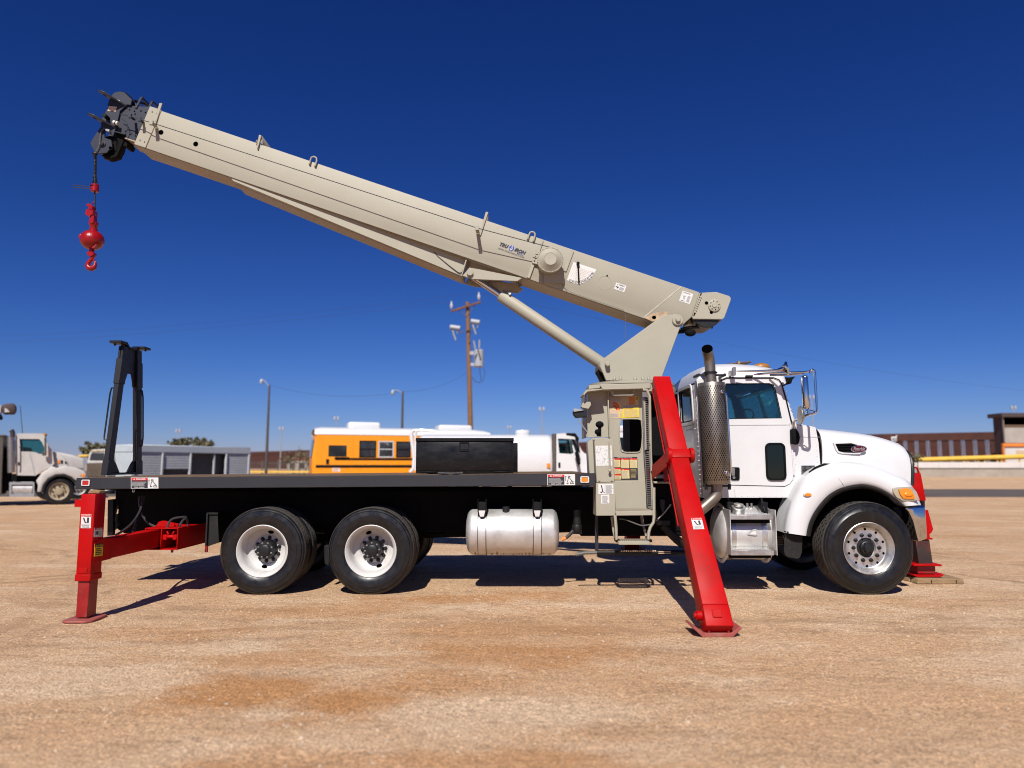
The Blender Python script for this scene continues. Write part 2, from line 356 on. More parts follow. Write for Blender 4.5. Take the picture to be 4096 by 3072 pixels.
class Decal:
    """flat print: a thin plate and marks laid over it, u to the right and v down, 0..1"""
    def __init__(s, TL, TR, BL, toward=(0, -1, 0)):
        s.mb = MB(); s.TL = Vector(TL); s.U = Vector(TR) - s.TL; s.V = Vector(BL) - s.TL
        n = s.U.cross(s.V).normalized()
        s.N = n if n.dot(Vector(toward)) > 0 else -n
        s.k = 0
    def p(s, u, v, lift): return s.TL + s.U * u + s.V * v + s.N * lift
    def base(s, mi=0):
        s.mb.prism([s.p(0, 0, 0.0005), s.p(1, 0, 0.0005), s.p(1, 1, 0.0005), s.p(0, 1, 0.0005)], s.N * 0.002, mi); return s
    def poly(s, uv, mi, layer=1):
        s.mb.add([s.p(u, v, 0.0025 + 0.0012 * layer) for u, v in uv], [list(range(len(uv)))], mi); return s
    def rect(s, u0, v0, u1, v1, mi, layer=1): return s.poly([(u0, v0), (u1, v0), (u1, v1), (u0, v1)], mi, layer)
    def line(s, u0, v0, u1, v1, w, mi, layer=2):
        a, b = s.p(u0, v0, 0), s.p(u1, v1, 0); d = (b - a).normalized().cross(s.N) * w / 2; q = s.N * (0.0025 + 0.0012 * layer)
        s.mb.add([a + d + q, b + d + q, b - d + q, a - d + q], [[0, 1, 2, 3]], mi); return s
    def rows(s, u0, v0, u1, v1, n, mi, layer=2, fill=0.5, rag=0.25):
        for i in range(n):
            v = v0 + (v1 - v0) * (i + 0.25) / n; e = u1 - (u1 - u0) * rag * random.random()
            s.rect(u0, v, e, v + (v1 - v0) / n * fill, mi, layer)
        return s
    def text(s, u0, v0, u1, v1, t, mi, layer=3, bold=0.012, shear=0.0):
        vs_, fs = text_mesh(t, bold, shear)
        x0, x1 = min(v.x for v in vs_), max(v.x for v in vs_); y0, y1 = min(v.y for v in vs_), max(v.y for v in vs_)
        s.mb.add([s.p(lerp(u0, u1, (v.x - x0) / (x1 - x0)), lerp(v1, v0, (v.y - y0) / (y1 - y0)), 0.0025 + 0.0012 * layer) for v in vs_], fs, mi)
        return s
    def build(s, name, mats, parent): return s.mb.build(name, mats, parent, smooth=False, recalc=False, weld=False)

# ================================================================== ground, road
def ground_material():
    m = bpy.data.materials.new('dirt_yard'); m.use_nodes = True
    nt = m.node_tree; b = nt.nodes['Principled BSDF']; b.inputs['Roughness'].default_value = 0.95
    b.inputs['Specular IOR Level'].default_value = 0.15
    geo = nt.nodes.new('ShaderNodeNewGeometry')
    def mapped(sc, loc=(0, 0, 0), rot=0):
        q = nt.nodes.new('ShaderNodeMapping'); q.inputs['Scale'].default_value = sc; q.inputs['Location'].default_value = loc
        q.inputs['Rotation'].default_value = (0, 0, rot)
        nt.links.new(geo.outputs['Position'], q.inputs[0]); return q.outputs[0]
    def noise(scale, det=6, rough=0.6, vec=None, dist=0.0):
        n = nt.nodes.new('ShaderNodeTexNoise'); n.inputs['Scale'].default_value = scale; n.inputs['Detail'].default_value = det
        n.inputs['Roughness'].default_value = rough; n.inputs['Distortion'].default_value = dist
        nt.links.new(vec or geo.outputs['Position'], n.inputs['Vector']); return n.outputs[0]
    def rng(x, a, b_, c=0.0, d=1.0):
        q = nt.nodes.new('ShaderNodeMapRange'); q.inputs['From Min'].default_value = a; q.inputs['From Max'].default_value = b_
        q.inputs['To Min'].default_value = c; q.inputs['To Max'].default_value = d
        nt.links.new(x, q.inputs[0]); return q.outputs[0]
    def mix(f, a, b_, mode='MIX'):
        q = nt.nodes.new('ShaderNodeMix'); q.data_type = 'RGBA'; q.blend_type = mode
        if isinstance(f, float): q.inputs[0].default_value = f
        else: nt.links.new(f, q.inputs[0])
        for s_, x in ((6, a), (7, b_)):
            if isinstance(x, tuple): q.inputs[s_].default_value = (*x, 1)
            else: nt.links.new(x, q.inputs[s_])
        return q.outputs[2]
    def math_(op, a, b_=None):
        q = nt.nodes.new('ShaderNodeMath'); q.operation = op
        for i, x in enumerate((a, b_)):
            if x is None: continue
            if isinstance(x, (int, float)): q.inputs[i].default_value = x
            else: nt.links.new(x, q.inputs[i])
        return q.outputs[0]
    c = mix(rng(noise(0.55, 8, 0.65), 0.36, 0.66), GR_A, GR_B)
    c = mix(rng(noise(0.16, 5, 0.6), 0.42, 0.62, 0, 0.55), c, GR_C)
    # swept tracks running along the yard
    c = mix(rng(noise(1.0, 8, 0.66, mapped((0.42, 1.7, 1), rot=R(4)), 1.2), 0.52, 0.68, 0, 0.5), c, GR_DARK)
    c = mix(rng(noise(1.0, 7, 0.62, mapped((0.35, 0.9, 1), (7, 3, 0), R(-9)), 1.0), 0.50, 0.66, 0, 0.62), c, GR_LIGHT)
    c = mix(rng(noise(2.2, 10, 0.78, mapped((0.8, 1.8, 1), (3, 8, 0))), 0.54, 0.62, 0, 0.45), c, GR_DARK)
    # tyre tracks: pairs of arcs, broken up
    brk = rng(noise(1.3, 5, 0.65), 0.40, 0.60)
    trk = None
    for cx, cy, r_, w_, k_ in TRACKS:
        vm = nt.nodes.new('ShaderNodeVectorMath'); vm.operation = 'DISTANCE'; nt.links.new(geo.outputs['Position'], vm.inputs[0]); vm.inputs[1].default_value = (cx, cy, 0)
        f = rng(math_('ABSOLUTE', math_('SUBTRACT', vm.outputs['Value'], math_('ADD', rng(noise(0.5, 3), 0.3, 0.7, -0.15, 0.15), r_))), w_, w_ * 0.25, 0, k_)
        trk = f if trk is None else math_('MAXIMUM', trk, f)
    trk = math_('MULTIPLY', trk, brk)
    c = mix(trk, c, GR_DARK)
    # damp orange patches
    patch = None
    nz = noise(0.9, 6, 0.65)
    for (px, py, rx, ry, k) in PATCHES:
        w = WG((px, py))
        sx = nt.nodes.new('ShaderNodeMapping'); sx.vector_type = 'POINT'
        sx.inputs['Location'].default_value = (-w.x / rx, -w.y / ry, 0); sx.inputs['Scale'].default_value = (1 / rx, 1 / ry, 0)
        nt.links.new(geo.outputs['Position'], sx.inputs[0])
        ln = nt.nodes.new('ShaderNodeVectorMath'); ln.operation = 'LENGTH'; nt.links.new(sx.outputs[0], ln.inputs[0])
        f = rng(math_('ADD', ln.outputs['Value'], rng(nz, 0.3, 0.7, -0.75, 0.75)), 1.15, 0.45, 0, k)
        patch = f if patch is None else math_('MAXIMUM', patch, f)
    c = mix(patch, c, GR_ORANGE)
    # grit: light and dark grains, coarser pebbles
    g1 = noise(55, 3, 0.6); g2 = noise(150, 2, 0.6); g3 = noise(14, 5, 0.7)
    c = mix(1.0, c, rng(g1, 0.30, 0.70, 0.55, 1.42), 'MULTIPLY')
    c = mix(1.0, c, rng(g2, 0.30, 0.70, 0.62, 1.38), 'MULTIPLY')
    c = mix(1.0, c, rng(g3, 0.3, 0.7, 0.78, 1.2), 'MULTIPLY')
    nt.links.new(c, b.inputs['Base Color'])
    hs = math_('ADD', math_('MULTIPLY', g1, 0.55), math_('ADD', math_('MULTIPLY', g3, 1.3), math_('ADD', math_('MULTIPLY', g2, 0.2), math_('MULTIPLY', trk, math_('MULTIPLY', g3, -1.6)))))
    bp = nt.nodes.new('ShaderNodeBump'); bp.inputs['Strength'].default_value = 0.75; bp.inputs['Distance'].default_value = 0.03
    nt.links.new(hs, bp.inputs['Height']); nt.links.new(bp.outputs[0], b.inputs['Normal'])
    return m
GR_A, GR_B, GR_C = (0.488, 0.308, 0.178), (0.56, 0.382, 0.240), (0.484, 0.284, 0.149)
GR_DARK, GR_LIGHT, GR_ORANGE = (0.28, 0.173, 0.10), (0.62, 0.46, 0.315), (0.415, 0.203, 0.08)
TRACKS = [(-15, -4, 8.3, 0.13, 0.75), (-15, -4, 8.62, 0.12, 0.6), (-15, -4, 10.4, 0.14, 0.6), (-15, -4, 10.75, 0.12, 0.7), (-13, 13, 13.2, 0.16, 0.7), (-13, 13, 13.6, 0.14, 0.6), (-13, 13, 15.4, 0.15, 0.5), (17, 8, 10.2, 0.14, 0.6), (17, 8, 10.55, 0.13, 0.7), (17, 8, 12.3, 0.14, 0.65), (14, -13, 10.6, 0.14, 0.5), (14, -13, 10.95, 0.14, 0.45), (2, -34, 32.2, 0.16, 0.55), (2, -34, 32.6, 0.13, 0.5), (3, 40, 41.3, 0.2, 0.6), (3, 40, 41.75, 0.16, 0.5)]
PATCHES = [(960, 2760, 0.75, 0.42, 0.85), (1370, 2800, 0.55, 0.42, 0.9), (1180, 2640, 0.8, 0.25, 0.5), (2180, 2615, 0.95, 0.42, 0.7), (1950, 2395, 1.35, 0.42, 0.75),
           (1350, 2440, 1.1, 0.45, 0.45), (700, 2535, 0.9, 0.4, 0.45), (1820, 2730, 0.5, 0.35, 0.5), (2000, 2520, 1.0, 0.3, 0.4), (1500, 3060, 0.9, 0.25, 0.5), (2200, 3040, 0.5, 0.2, 0.55), (1000, 2310, 1.0, 0.3, 0.35), (3750, 2130, 1.0, 2.0, 0.2)]
from mathutils import noise as mnoise
def axis(lo, hi, step, far):
    a = [lo + step * i for i in range(int(round((hi - lo) / step)) + 1)]
    s, x = step, a[-1]
    while x < far: s *= 1.32; x += s; a.append(x)
    s, x = step, a[0]; pre = []
    while x > -far: s *= 1.32; x -= s; pre.append(x)
    return pre[::-1] + a
def ground_z(x, y):
    if not (-11 < x < 11 and -8.5 < y < 9): return 0.0
    q = mnoise.noise(Vector((x * 0.9, y * 2.6, 0))) * 0.006 + mnoise.noise(Vector((x * 4.2, y * 6.0, 3))) * 0.004 + mnoise.noise(Vector((x * 13, y * 13, 9))) * 0.0025
    return min(q, 0.004) - 0.003
xs, ys = axis(-9, 9, 0.06, 700), axis(-6.2, 6, 0.06, 900)
gm = MB(); gm.grid([[(x, y, ground_z(x, y)) for x in xs] for y in ys])
struct(gm.build('ground', ground_material(), recalc=False, weld=False, sharp=180))
M['stone'] = mat('pale_pebble', (0.40, 0.30, 0.21), 0.9, var=0.45, vscale=9)
random.seed(21); sm = MB()
for i in range(3800):
    d_ = 2.6 + 9 * random.random() ** 1.4; x = (random.random() - 0.5) * 1.55 * d_; y = d_ - CAM_D; r = 0.004 + 0.016 * random.random() ** 4
    z = ground_z(x, y) - 0.001; a = random.random() * 6.3; e = 0.7 + 0.6 * random.random()
    c_, s_ = math.cos(a) * r, math.sin(a) * r
    sm.add([(x + c_, y + s_, z), (x - s_ * e, y + c_ * e, z), (x - c_, y - s_, z), (x + s_ * e, y - c_ * e, z), (x + 0.3 * c_, y + 0.3 * s_, z + r * 0.8)], [[0, 1, 4], [1, 2, 4], [2, 3, 4], [3, 0, 4]])
o = sm.build('gravel', 'stone', recalc=False, weld=False, smooth=False, kind='stuff'); tag(o, 'small loose pebbles scattered over the tan dirt yard', 'gravel', kind='stuff')
rd = MB()
rd.quad((-260, 28.6, 0.004), (260, 23.4, 0.004), (260, 32.5, 0.004), (-260, 42, 0.004))
struct(rd.build('road', 'asphalt', recalc=False))

# ================================================================== the crane truck: frame, bed, wheels
truck = thing('crane_truck', 'white and grey boom crane truck with red outriggers down and its boom raised', 'crane truck', (0, 1.22, 0))
dl, dr = W((305, 1912), 0), W((2382, 1894), 0)
def deck_z(x): return lerp(dl.z, dr.z, (x - dl.x) / (dr.x - dl.x))
DX0, DX1 = dl.x, dr.x
# deck edge rails
b = MB(); b.prism([W(p, 0) for p in ((305, 1912), (2382, 1894), (2382, 1942), (299, 1957))], (0, 0.07, 0))
b.build('deck_rail', 'slate', truck, bevel=0.006)
b = MB(); b.prism([W(p, 0) + Vector((0, 2.37, 0)) for p in ((305, 1912), (2382, 1894), (2382, 1942), (299, 1957))], (0, 0.07, 0))
b.build('deck_rail', 'slate', truck, bevel=0.006)
for x, w in ((DX0 + 0.012, 0.07), (DX1 - 0.085, 0.07)):
    b = MB(); z = deck_z(x) - 0.003; b.box(x, x + w, 0.072, 2.368, z - 0.13, z); b.build('deck_end_rail', 'slate', truck, bevel=0.004)
nb = 11
for i in range(nb):
    y0 = 0.075 + i * (2.29 / nb); y1 = y0 + 2.29 / nb - 0.006; lift = 0.004 + 0.006 * random.random()
    xa, xb = DX0 + 0.085, DX1 - 0.09
    b = MB(); b.prism([(xa, y0, deck_z(xa) - 0.05), (xb, y0, deck_z(xb) - 0.05), (xb, y0, deck_z(xb) + lift), (xa, y0, deck_z(xa) + lift)], (0, y1 - y0, 0))
    b.build('deck_board', 'wood2', truck, bevel=0.003)
# cross members and long sills under the bed
b = MB()
for k in range(15):
    x = lerp(DX0 + 0.2, DX1 - 0.2, k / 14); z = deck_z(x) - 0.055
    b.box(x - 0.03, x + 0.03, 0.09, 2.35, z - 0.10, z)
b.build('bed_crossmember', 'matt_black', truck)
b = MB()
for y in (0.72, 1.62): b.box(DX0 + 0.1, DX1 + 0.3, y, y + 0.10, 0.98, 1.245)
b.build('bed_sill', 'matt_black', truck)
# main frame rails with the swept rear end
xr = W(cC(690, 300), 0.78).x
for y in (0.78, 1.58):
    b = MB(); b.prism([(xr, y, 1.0), (5.0, y, 1.0), (5.0, y, 0.70), (xr + 0.05, y, 0.66), (xr - 0.05, y, 0.72)], (0, 0.08, 0))
    b.build('frame_rail', 'matt_black', truck, bevel=0.004)
b = MB()
for x in (-3.9, -2.4, -1.0, 0.2, 1.1, 2.4, 3.4): b.box(x, x + 0.12, 0.86, 1.58, 0.68, 0.97)
b.build('frame_crossmember', 'matt_black', truck)
b = MB(); b.box(2.5, 4.85, 0.88, 1.56, 0.62, 1.42); b.build('engine', 'matt_black', truck, bevel=0.02)
b = MB(); b.box(0.9, 2.45, 0.80, 1.64, 0.62, 1.25); b.build('turret_subframe', 'matt_black', truck, bevel=0.02)
b = MB(); b.box(-0.9, 0.6, 0.861, 1.579, 0.60, 0.96); b.build('gearbox', 'matt_black', truck, bevel=0.02)
b = MB(); b.cyl((-1.5, 1.22, 0.60), (1.0, 1.22, 0.70), 0.06, 12); b.build('drive_shaft', 'matt_black', truck)
# added black panel standing in for the deep shade under the deck
b = MB(); b.box(xr + 0.02, 0.98, 0.66, 0.70, 0.80, 1.22); b.build('underbed_shade_panel', 'matt_black', truck)
# underride bar uprights at the tail
p0 = WW(cY, [(135, 215), (238, 205), (225, 850), (125, 855)], 0.55)
b = MB(); b.prism(p0, (0, 0.06, 0)); b.build('underride_bracket', 'black', truck, bevel=0.004)
b = MB(); b.prism(WW(cY, [(745, 600), (890, 600), (890, 790), (745, 790)], 1.9), (0, 0.06, 0)); b.build('underride_bracket', 'black', truck, bevel=0.004)
b = MB(); b.prism(WW(cY, [(235, 520), (400, 395), (400, 590), (240, 760), (232, 720)], 0.72), (0, 0.05, 0)); b.build('tail_gusset', 'black', truck)
b = MB(); b.tube(WW(cY, [(270, 480), (285, 420), (300, 360), (320, 320)], 0.6), 0.012, 6); b.tube(WW(cY, [(290, 470), (270, 560), (235, 640)], 0.6), 0.012, 6)
b.build('trailer_cable', 'hose', truck)
# tail marker and front marker lights
def marker(c, x0, y0, x1, y1, lens):
    Y = -0.004
    q = [c(x0, y0), c(x1, y0), c(x1, y1), c(x0, y1)]
    P = [W(p, 0) for p in q]; cx, cz = sum(p.x for p in P) / 4, sum(p.z for p in P) / 4
    w, h = abs(P[1].x - P[0].x) / 2, abs(P[0].z - P[3].z) / 2
    f = MB()
    def rr(w_, h_, r_): return [(cx + sx * (w_ - r_) + r_ * math.cos(a), 0, cz + sz * (h_ - r_) + r_ * math.sin(a)) for sx, sz, a0 in ((1, 1, 0), (-1, 1, 90), (-1, -1, 180), (1, -1, 270)) for a in (R(a0), R(a0 + 45), R(a0 + 90))]
    f.plate(rr(w, h, h * 0.35), [rr(w * 0.72, h * 0.68, h * 0.12)], (0, -0.016, 0))
    o = f.build('marker_light', 'chrome' if False else 'decal_white', truck, bevel=0.003)
    l = MB(); l.prism(rr(w * 0.71, h * 0.67, h * 0.12), (0, -0.010, 0)); l.build('lens', lens, o, bevel=0.003)
marker(cC, 302, 163, 382, 223, 'red_lens'); marker(cE, 1472, 605, 1555, 668, 'amber')
# DANGER plates on the deck edge
DM = ['decal_white', 'decal_black', 'decal_red', 'decal_grey', 'decal_yellow', 'decal_tan', 'decal_cream', 'decal_orange', 'blue', 'maroon', 'navy', 'chrome', 'steel']
DW, DK, DR, DG, DY, DT, DC, DO, DB_, DMAR, DN, DCH, DST = range(13)
def tri_mark(d, u, v, w, h, mi, ex=None):
    d.poly([(u, v + h), (u + w / 2, v), (u + w, v + h)], mi, 3)
    if ex is not None: d.rect(u + w * 0.45, v + h * 0.35, u + w * 0.55, v + h * 0.85, ex, 4)
def danger_plate(c, x0, y0, x1, y1):
    d = Decal(W(c(x0, y0), 0), W(c(x1, y0 - 1), 0), W(c(x0, y1), 0)).base(DW)
    d.rect(0.02, 0.04, 0.615, 0.96, DK, 1); d.rect(0.02, 0.04, 0.615, 0.25, DR, 2)
    tri_mark(d, 0.09, 0.07, 0.075, 0.15, DW, DR); d.text(0.20, 0.075, 0.54, 0.215, 'DANGER', DW, bold=0.025)
    d.text(0.16, 0.285, 0.48, 0.34, 'ELECTRICAL HAZARD', DR)
    d.rows(0.045, 0.37, 0.58, 0.80, 6, DG); d.text(0.14, 0.845, 0.50, 0.93, 'KEEP CLEAR', DW, bold=0.02)
    for a in ((0.66, 0.2, 0.66, 0.62), (0.63, 0.23, 0.69, 0.23), (0.74, 0.15, 0.84, 0.25), (0.77, 0.3, 0.70, 0.85), (0.78, 0.3, 0.90, 0.65), (0.80, 0.32, 0.94, 0.85), (0.70, 0.86, 0.78, 0.80), (0.84, 0.7, 0.95, 0.7), (0.83, 0.86, 0.96, 0.86), (0.84, 0.7, 0.83, 0.86), (0.82, 0.2, 0.74, 0.28)):
        d.line(*a, 0.006, DK)
    d.build('danger_plate', DM, truck)
danger_plate(cC, 768, 143, 1028, 247); danger_plate(cE, 1160, 585, 1422, 689)
b = MB(); b.tube(WW(cC, [(785, 256), (782, 275), (790, 283), (800, 275), (798, 256)], 0.02), 0.006, 6); b.build('tie_ring', 'steel', truck)

# ------------------------------------------------------------------ wheels
def tyre_mb(r, w, bead):
    m = MB(); t = 0.0
    side = [(bead - 0.012, 0.045), (bead + 0.006, 0.026), (bead + 0.03, 0.012), (lerp(bead, r, 0.32), 0.001), (lerp(bead, r, 0.55), 0.0), (lerp(bead, r, 0.56), 0.004), (lerp(bead, r, 0.78), 0.012), (lerp(bead, r, 0.79), 0.009), (r - 0.042, 0.018), (r - 0.04, 0.023), (r - 0.026, 0.026), (r - 0.024, 0.031), (r - 0.009, 0.042), (r - 0.001, 0.058)]
    tread = []; n = 5; a, e = 0.058, w - 0.058; rw = (e - a) / n
    for i in range(n):
        q = a + i * rw
        if i: tread += [(r - 0.012, q - 0.005), (r - 0.012, q + 0.005), (r, q + 0.007)]
        tread += [(r + 0.0005, q + rw * 0.5), (r, q + rw - 0.007)] if i < n - 1 else [(r, q + rw * 0.5)]
    other = [(rr, w - tt) for rr, tt in reversed(side)]
    prof = side + tread + other; k = len(prof)
    mis = [1 if (len(side) - 2 <= i < len(side) + len(tread)) else 0 for i in range(k - 1)]
    m.lathe(prof, (0, 0, 0), (0, 1, 0), 72, mis=mis)
    # tread blocks: short sipes across each rib
    for i in range(n):
        q = a + i * rw
        for j in range(44):
            an = 2 * math.pi * (j + 0.5 * (i % 2)) / 44; da = 0.022
            c_, s_ = math.cos, math.sin; rr = r + 0.0018
            p = [(rr * c_(an), q + 0.009, rr * s_(an)), (rr * c_(an + 0.028), q + 0.009, rr * s_(an + 0.028)), (rr * c_(an + 0.028 + da), q + rw - 0.009, rr * s_(an + 0.028 + da)), (rr * c_(an + da), q + rw - 0.009, rr * s_(an + da))]
            m.add(p, [[0, 1, 2, 3]], 0)
    return m
def side_text(m, s, r, ang, h, mi, y=-0.001):
    """raised letters round the tyre wall"""
    vs_, fs = text_mesh(s, 0.0, 0.0); x0, x1 = min(v.x for v in vs_), max(v.x for v in vs_); y1 = max(v.y for v in vs_)
    out = []
    for v in vs_:
        a = ang - (v.x - (x0 + x1) / 2) / y1 * h / r; rr = r + v.y / y1 * h
        out.append((rr * math.cos(a), y, rr * math.sin(a)))
    m.add(out, fs, mi)
def nut_mb(r=0.021, l=0.035):
    m = MB(); m.lathe([(r, 0), (r, -l * 0.6), (r * 0.62, -l * 0.62), (r * 0.6, -l), ], (0, 0, 0), (0, 1, 0), 6, capB=True); m.lathe([(r * 1.3, -0.002), (r * 1.3, -0.008), (r, -0.009)], (0, 0, 0), (0, 1, 0), 10)
    return m
def local(o, parent):
    o.parent = parent; return o
def wheel_rear():
    w = MB()  # deep white disc wheel, seen into the dish
    w.lathe([(0.262, 0.26), (0.270, 0.10), (0.285, 0.06), (0.300, 0.045), (0.314, 0.030), (0.316, 0.018), (0.309, 0.014), (0.300, 0.020), (0.285, 0.042), (0.272, 0.060), (0.262, 0.10), (0.252, 0.19), (0.236, 0.208), (0.19, 0.222), (0.172, 0.232), (0.168, 0.240), (0.105, 0.240)], (0, 0, 0), (0, 1, 0), 56)
    o = w.build('wheel', 'rim_white', None, sharp=50); del o['wx']; o.location = (0, 0, 0)
    # keep the origin on the axle line
    return o
def make_wheel(kind):
    """one wheel with its sub-parts, axle along Y through its origin, outer face at y=0"""
    w = MB()
    if kind == 'rear':
        w.lathe([(0.262, 0.26), (0.270, 0.10), (0.285, 0.06), (0.300, 0.045), (0.314, 0.030), (0.316, 0.018), (0.309, 0.014), (0.300, 0.020), (0.285, 0.042), (0.272, 0.060), (0.262, 0.10), (0.252, 0.19), (0.236, 0.208), (0.19, 0.222), (0.172, 0.232), (0.168, 0.240), (0.09, 0.240)], (0, 0, 0), (0, 1, 0), 56)
        mt, r, wd, bead = 'rim_white', 0.525, 0.29, 0.305
    elif kind == 'inner':
        w.lathe([(0.316, 0.02), (0.30, 0.03), (0.27, 0.1), (0.25, 0.2), (0.10, 0.21)], (0, 0, 0), (0, 1, 0), 40)
        mt, r, wd, bead = 'rim_white', 0.525, 0.29, 0.305
    else:
        w.lathe([(0.262, 0.30), (0.272, 0.12), (0.290, 0.07), (0.302, 0.045), (0.313, 0.030), (0.315, 0.017), (0.308, 0.013), (0.299, 0.020), (0.288, 0.040), (0.270, 0.055), (0.255, 0.078), (0.247, 0.094), (0.238, 0.098), (0.19, 0.094), (0.12, 0.090), (0.112, 0.102), (0.09, 0.12)], (0, 0, 0), (0, 1, 0), 56)
        mt, r, wd, bead = 'alum', 0.56, 0.40, 0.305
    def place(mb, name, mats, parent, bevel=0.0, sharp=38, kind_=None):
        o = mb.build(name, mats, None, bevel=bevel, sharp=sharp)
        if 'wx' in o: del o['wx']
        if parent is not None: o.parent = parent
        if kind_: o['kind'] = kind_
        return o
    wh = place(w, 'wheel', mt, None, sharp=55)
    c0 = wh.location.copy()
    me = wh.data; me.transform(Matrix.Translation(c0)); wh.location = (0, 0, 0)
    t = tyre_mb(r, wd, bead)
    if kind == 'rear':
        side_text(t, 'RADIAL', 0.43, R(120), 0.035, 2); side_text(t, 'TUBELESS', 0.43, R(-20), 0.03, 2); side_text(t, '11R22.5', 0.43, R(245), 0.03, 2)
    if kind == 'front':
        side_text(t, 'RADIAL', 0.46, R(88), 0.035, 2); side_text(t, '425/65R22.5', 0.46, R(-60), 0.03, 2)
    place(t, 'tyre', ['rubber', 'tread', 'mudflap'], wh, sharp=50)
    if kind == 'inner': return wh
    h = MB()
    if kind == 'rear':
        h.lathe([(0.122, 0.24), (0.12, 0.20), (0.112, 0.18), (0.108, 0.125), (0.104, 0.118), (0.072, 0.116), (0.068, 0.102), (0.060, 0.096), (0.02, 0.094)], (0, 0, 0), (0, 1, 0), 36, capB=True)
        place(h, 'hub', 'steel_hub', wh)
        n0 = nut_mb(0.013, 0.026); q = None
        for i in range(8):
            a = R(22 + 45 * i); p = (0.088 * math.cos(a), 0.118, 0.088 * math.sin(a))
            if q is None: q = place(n0, 'axle_bolt', 'steel', wh); q.location = p; base = q
            else: c = base.copy(); COL.objects.link(c); c.location = p
        for i, a in enumerate((80, 262)):
            e = MB(); A = R(a); rad = 0.213
            pts = [Vector((rad + 0.021 * math.sin(t_ * 2 * math.pi / 16), 0, 0.036 * math.cos(t_ * 2 * math.pi / 16))) for t_ in range(16)]
            rot = Matrix.Rotation(-A, 3, 'Y')
            e.prism([rot @ p + Vector((0, 0.2075 if True else 0, 0)) for p in pts], (0, 0.02, 0))
            place(e, 'hand_hole', 'void', wh)
        r_n, yy = 0.1425, 0.238
    else:
        h.lathe([(0.108, 0.13), (0.102, 0.098), (0.082, 0.094), (0.08, 0.06), (0.072, 0.054), (0.055, 0.052), (0.05, 0.025), (0.044, 0.018), (0.02, 0.017)], (0, 0, 0), (0, 1, 0), 36, capB=True)
        for i in range(6):
            a = R(60 * i); h.cyl((0.064 * math.cos(a), 0.054, 0.064 * math.sin(a)), (0.064 * math.cos(a), 0.040, 0.064 * math.sin(a)), 0.009, 6)
        place(h, 'hub', 'steel_hub', wh)
        for i in range(10):
            a = R(36 * i + 18); e = MB(); e.cyl((0.222 * math.cos(a), 0.0935, 0.222 * math.sin(a)), (0.222 * math.cos(a), 0.11, 0.222 * math.sin(a)), 0.015, 12)
            place(e, 'hand_hole', 'void', wh)
        r_n, yy = 0.1575, 0.089
    base = place(nut_mb(0.019, 0.045), 'lug_nut', 'steel_hub', wh)
    for i in range(10):
        a = R(36 * i + (12 if kind == 'rear' else 0)); p = (r_n * math.cos(a), yy - 0.02, r_n * math.sin(a))
        if i == 0: base.location = p
        else: c = base.copy(); COL.objects.link(c); c.location = p
    return wh
def put_wheel(src, x, y, z, rot=0.0, turn=0.0, first=False):
    if first: c = src
    else:
        c = src.copy(); COL.objects.link(c)
        for ch in list(src.children):
            k = ch.copy(); COL.objects.link(k); k.parent = c
    c.parent = truck; c.matrix_parent_inverse = Matrix.Translation(-Vector(truck['wx']))
    c.location = (x, y, z); c.rotation_euler = (0, turn, rot)
XA1, XA2, XF = W((1048, 2206), 0.02).x, W((1482.6, 2205), 0.02).x, W((3476.5, 2200), 0.02).x
wr, wi, wf = make_wheel('rear'), make_wheel('inner'), make_wheel('front')
ZR, ZF = 0.519, 0.553
put_wheel(wr, XA1, 0, ZR, turn=0.0, first=True); put_wheel(wr, XA2, 0, ZR, turn=R(-28))
put_wheel(wr, XA1, 2.44, ZR, R(180), R(70)); put_wheel(wr, XA2, 2.44, ZR, R(180), R(20))
put_wheel(wi, XA1, 0.33, ZR, first=True); put_wheel(wi, XA2, 0.33, ZR)
put_wheel(wi, XA1, 2.11, ZR, R(180)); put_wheel(wi, XA2, 2.11, ZR, R(180))
put_wheel(wf, XF, 0.0, ZF, first=True); put_wheel(wf, XF, 2.44, ZF, R(180))
b = MB()
for x in (XA1, XA2):
    b.cyl((x, 0.4, ZR), (x, 2.04, ZR), 0.09, 14); b.ball((x, 1.22, ZR), 0.22)
b.cyl((XF, 0.3, ZF - 0.05), (XF, 2.14, ZF - 0.05), 0.07, 12); b.build('axle', 'matt_black', truck)
b = MB(); b.box(XA1 - 0.2, XA2 + 0.2, 0.80, 0.92, 0.52, 0.64); b.build('suspension_beam', 'matt_black', truck, bevel=0.02)
# bracket seen between the rear wheels
b = MB(); b.prism(WW(cD, [(1098, 625), (1140, 620), (1140, 800), (1105, 790), (1100, 760)], 0.5), (0, 0.1, 0)); b.build('spring_hanger', 'steel_hub', truck, bevel=0.004)
# rubber flap ahead of the rear wheels
b = MB(); b.prism(WW(cC, [(1498, 478), (1588, 478), (1600, 760), (1540, 780), (1500, 795)], 0.12), (0, 0.012, 0)); b.prism(WW(cC, [(1490, 475), (1592, 475), (1590, 492), (1492, 492)], 0.10), (0, 0.03, 0))
b.build('mud_flap', 'mudflap', truck)
b = MB(); p = W(cC(1494, 480), 0.1); b.box(p.x - 0.006, p.x + 0.012, 0.08, 0.62, W(cC(1494, 790), 0.1).z, p.z); b.build('mud_flap', 'mudflap', truck)

